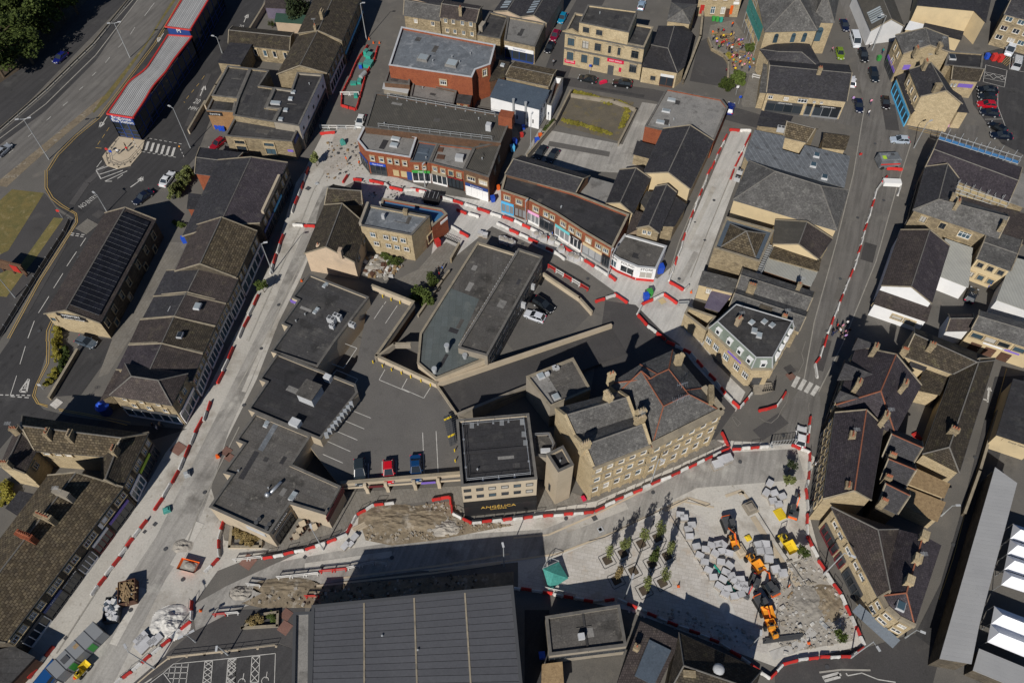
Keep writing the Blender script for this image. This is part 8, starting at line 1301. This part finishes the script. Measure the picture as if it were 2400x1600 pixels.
def canopy(v,a,b_,c_,d_,label,h=2.6,rise=1.3):
 P=GL(v,[a,b_,c_,d_],h);c=sum(P,Vector())/4;r=empty('market_canopy',(c.x,c.y,0),label,'canopy','white market canopies');t0,t1=(P[0]+P[3])/2*.75+c*.25+Vector((0,0,rise)),(P[1]+P[2])/2*.75+c*.25+Vector((0,0,rise));m=MB();n=8
 def sag(p,q,t,s_):z=p.lerp(q,t);z.z-=s_*math.sin(t*math.pi);return z
 for A,B,C_,D_ in ((P[0],P[1],t1,t0),(P[2],P[3],t0,t1)):
  for i in range(n):
   for j in range(n):
    def f(u,w_):p=A.lerp(B,u).lerp(D_.lerp(C_,u),w_);p.z-=.35*math.sin(w_*math.pi);return p
    m.poly([f(i/n,j/n),f((i+1)/n,j/n),f((i+1)/n,(j+1)/n),f(i/n,(j+1)/n)])
 m.poly([P[3],P[0],t0]);m.poly([P[1],P[2],t1]);m.obj('fabric','fabricwhite',r,True)
 for p in P:m=MB();m.tube((p.x,p.y,0),p,.05,.05,6);m.obj('post','steel',r)
for k,l_ in enumerate(('topmost','second','third','lowest')):canopy('43',(1782-28*k,105+142*k),(2140-28*k,225+142*k),(2110-28*k,355+142*k),(1755-28*k,240+142*k),l_+' white canopy of the upper market row at the right edge')
for k,l_ in enumerate(('upper','lower')):canopy('43',(1610-35*k,860+165*k),(2050-35*k,1030+165*k),(2010-35*k,1200+165*k),(1578-35*k,1025+165*k),l_+' white canopy of the lower market row at the right edge')
rr_=empty('island_kerb',G('00',1120,1440),'rounded concrete island with railings in front of the bus station','traffic island');P=[p.to_2d() for p in GL('00',[(1090,1255),(1330,1290),(1300,1400),(1200,1520),(1080,1550),(980,1520),(940,1440),(990,1370)],.15)];m=MB();m.prism(P,-.05,.16);m.obj('kerb','conclight',rr_)
railing(None,GL('00',[(1060,1300),(985,1410),(1000,1500),(1090,1535),(1200,1490),(1300,1380)],.2),.16,1.,'greydk',1.6);o=bpy.data.objects[-1] if False else [q for q in COL.objects if q.name.startswith('guard_rail') and not q.parent][-1];tag(o,'dark railing around the bus station island','railing')
railing(None,GL('q',[(1110,1150),(1700,1090),(2281,1025),(2900,950)],.2),.05,1.,'conclight',2.4);o=[q for q in COL.objects if q.name.startswith('guard_rail') and not q.parent and 'label' not in q][-1];tag(o,'pale railing along the supermarket car park edge','railing')
railing(None,GL('21',[(320,610),(445,665)],.2),.05,1.1,'paintblack',.35);o=[q for q in COL.objects if q.name.startswith('guard_rail') and not q.parent and 'label' not in q][-1];tag(o,'black iron gate railing across the path behind the brick row','railing')
c=G('21',205,250,1.2);r=empty('site_cage',(c.x,c.y,.05),'dark storage cage in the shaded pedestrian street','cage',None,-.2);m=MB();m.box((0,0,.1),(3.2,1.7,1.9));inst('cage',m.mesh('cage','paintblack'),r);m=MB();[m.tube((x,-.9,2.1),(x,.9,2.1),.05) for x in (-1.3,-.5,.5,1.3)];inst('roof_bars',m.mesh('roof_bars','galv'),r)
bag=MB();q=random.Random(3);NG=[0,0];bag.box((0,0,0),(.95,.95,.85),0,0,(1.08,1.08));bag.ball((0,0,.85),(.5,.5,.2),8,4,1);BAG=bag.mesh('bulk_bag',['packtop','rubble'])
for x,y in ((1165,605),(1230,635),(1310,655),(1390,740),(1480,800),(1530,820),(850,650),(890,665),(935,680)):tag(inst('bulk_bag',BAG,None,G('21',x,y,.05),q.uniform(0,3),(1.25,1.25,1.15)),(NG.__setitem__(x<1000,NG[x<1000]+1),ORD(NG[x<1000]))[1]+' grey bulk bag from the left '+('in the shaded street below the parade' if x<1000 else 'between the barriers of the parade works'),'bulk bag','bulk bags '+('in shade' if x<1000 else 'in the parade works'))
cn=MB();cn.tube((0,0,.05),(0,0,.7),.18,.04,8);cn.box((0,0,0),(.42,.42,.06));CN=cn.mesh('traffic_cone','orange')
for v,x,y,l_ in (('10',1510,365,'by the west street lamp post'),('10',1550,400,'at the top left of the works ring'),('10',1605,400,'at the top right of the works ring'),('33',588,680,'near the lowest planters'),('31',705,1120,'below the concrete street'),('q',1640,360,'on the paving right of the sand heap'),('03',690,1520,'at the foot of the site cabin'),('11',890,1015,'at the corner of the northern shop unit'),('33',1785,1200,'at the southern rubble')):tag(inst('traffic_cone',CN,None,G(v,x,y,.07)),'orange traffic cone '+l_,'cone','traffic cones')
tbm=MB();tbm.box((0,0,.7),(1.,1.,.06));tbm.tube((0,0,0),(0,0,.7),.06,.06);tbm.box((0,0,0),(.6,.6,.05));TBM=tbm.mesh('cafe_table','conclight');chm=MB();chm.box((0,0,.42),(.42,.42,.05));chm.box((0,.2,.45),(.42,.05,.45));[chm.box((x,y,0),(.04,.04,.42)) for x in (-.18,.18) for y in (-.18,.18)];CHM=chm.mesh('cafe_chair','timberdk')
for i,(x,y) in enumerate(((905,120),(880,180),(845,230),(1010,150))):
 c=G('13',x,y,.1);tag(inst('cafe_table',TBM,None,(c.x,c.y,.07),.5),ORD(i+1)+' pale outdoor table of the pasta restaurant','table','outdoor restaurant tables')
 for k in range(2):a=.5+k*math.pi;tag(inst('cafe_chair',CHM,None,(c.x+.75*math.cos(a),c.y+.75*math.sin(a),.07),a-math.pi/2),('right','left')[k]+' dark chair at the '+ORD(i+1)+' outdoor restaurant table','chair','outdoor restaurant chairs')
c=G('02',935,590,2.2);r=empty('blue_kiosk',(c.x,c.y,0),'round blue kiosk with pointed roof beside the hipped corner shop','kiosk');m=MB();m.tube((c.x,c.y,0),(c.x,c.y,2.2),1.,1.,12);m.obj('drum','navy',r);m=MB();m.tube((c.x,c.y,2.2),(c.x,c.y,3.3),1.2,.1,12);m.obj('roof','blue',r)
for v,x,y,w_,d_,h_,mt,l_ in (('o',985,545,1.6,1.9,.08,'yellow','flat yellow trench plate near the eastern barriers'),('33',1230,235,.9,.9,.3,'yellow','yellow ring frame by the northern excavator'),('33',1160,350,1.6,2.2,.5,'conclight','open pale trough in front of the northern excavator'),('42',900,870,1.,1.6,.5,'red','red and blue toy slide in the courtyard'),('10',1265,1300,1.1,.9,1.4,'tealnet','pale green covered machine in the paving works'),('02',1715,1215,1.,1.,.9,'galv','grey wrapped pallet by the west street barriers'),('02',1530,1545,1.2,1.,.6,'tealnet','pale green covered pallet on the lower west street'),('11',1030,118,.8,.5,.2,'galv','metal plate on the dusty west street'),('12',115,1050,.6,.6,.8,'orange','orange site box at the stepped shop unit corner'),('o',620,460,1.8,2.,1.,'concrete','cement mixer drum pale unit by the white kerb line'),('k',790,1225,1.9,.6,.8,'crimson','red motorbike parked between two black cars'),('r',1380,1120,1.6,1.,.9,'pink','bright flower display outside the buff gabled house'),('r',1210,1080,1.2,.9,.9,'skyblue','blue display stand outside the buff gabled house'),('r',1060,1060,1.5,.9,1.6,'yellow','yellow and blue information board at the buff gable'),('22',1600,1435,.6,.9,.7,'crimson','red planter pot beside the Victorian bank')):
 c=G(v,x,y,h_*.6);r=empty(l_.split(' ')[-1] if False else 'site_item',(c.x,c.y,.06),l_,'equipment',None,.4);m=MB();m.box((0,0,0),(w_,d_,h_*.7),0,0,(.9,.9));inst('base',m.mesh('base',mt),r);m=MB();m.box((0,0,h_*.7),(w_*.7,d_*.7,h_*.3),0,0,(.7,.7));inst('top',m.mesh('top',mt),r)
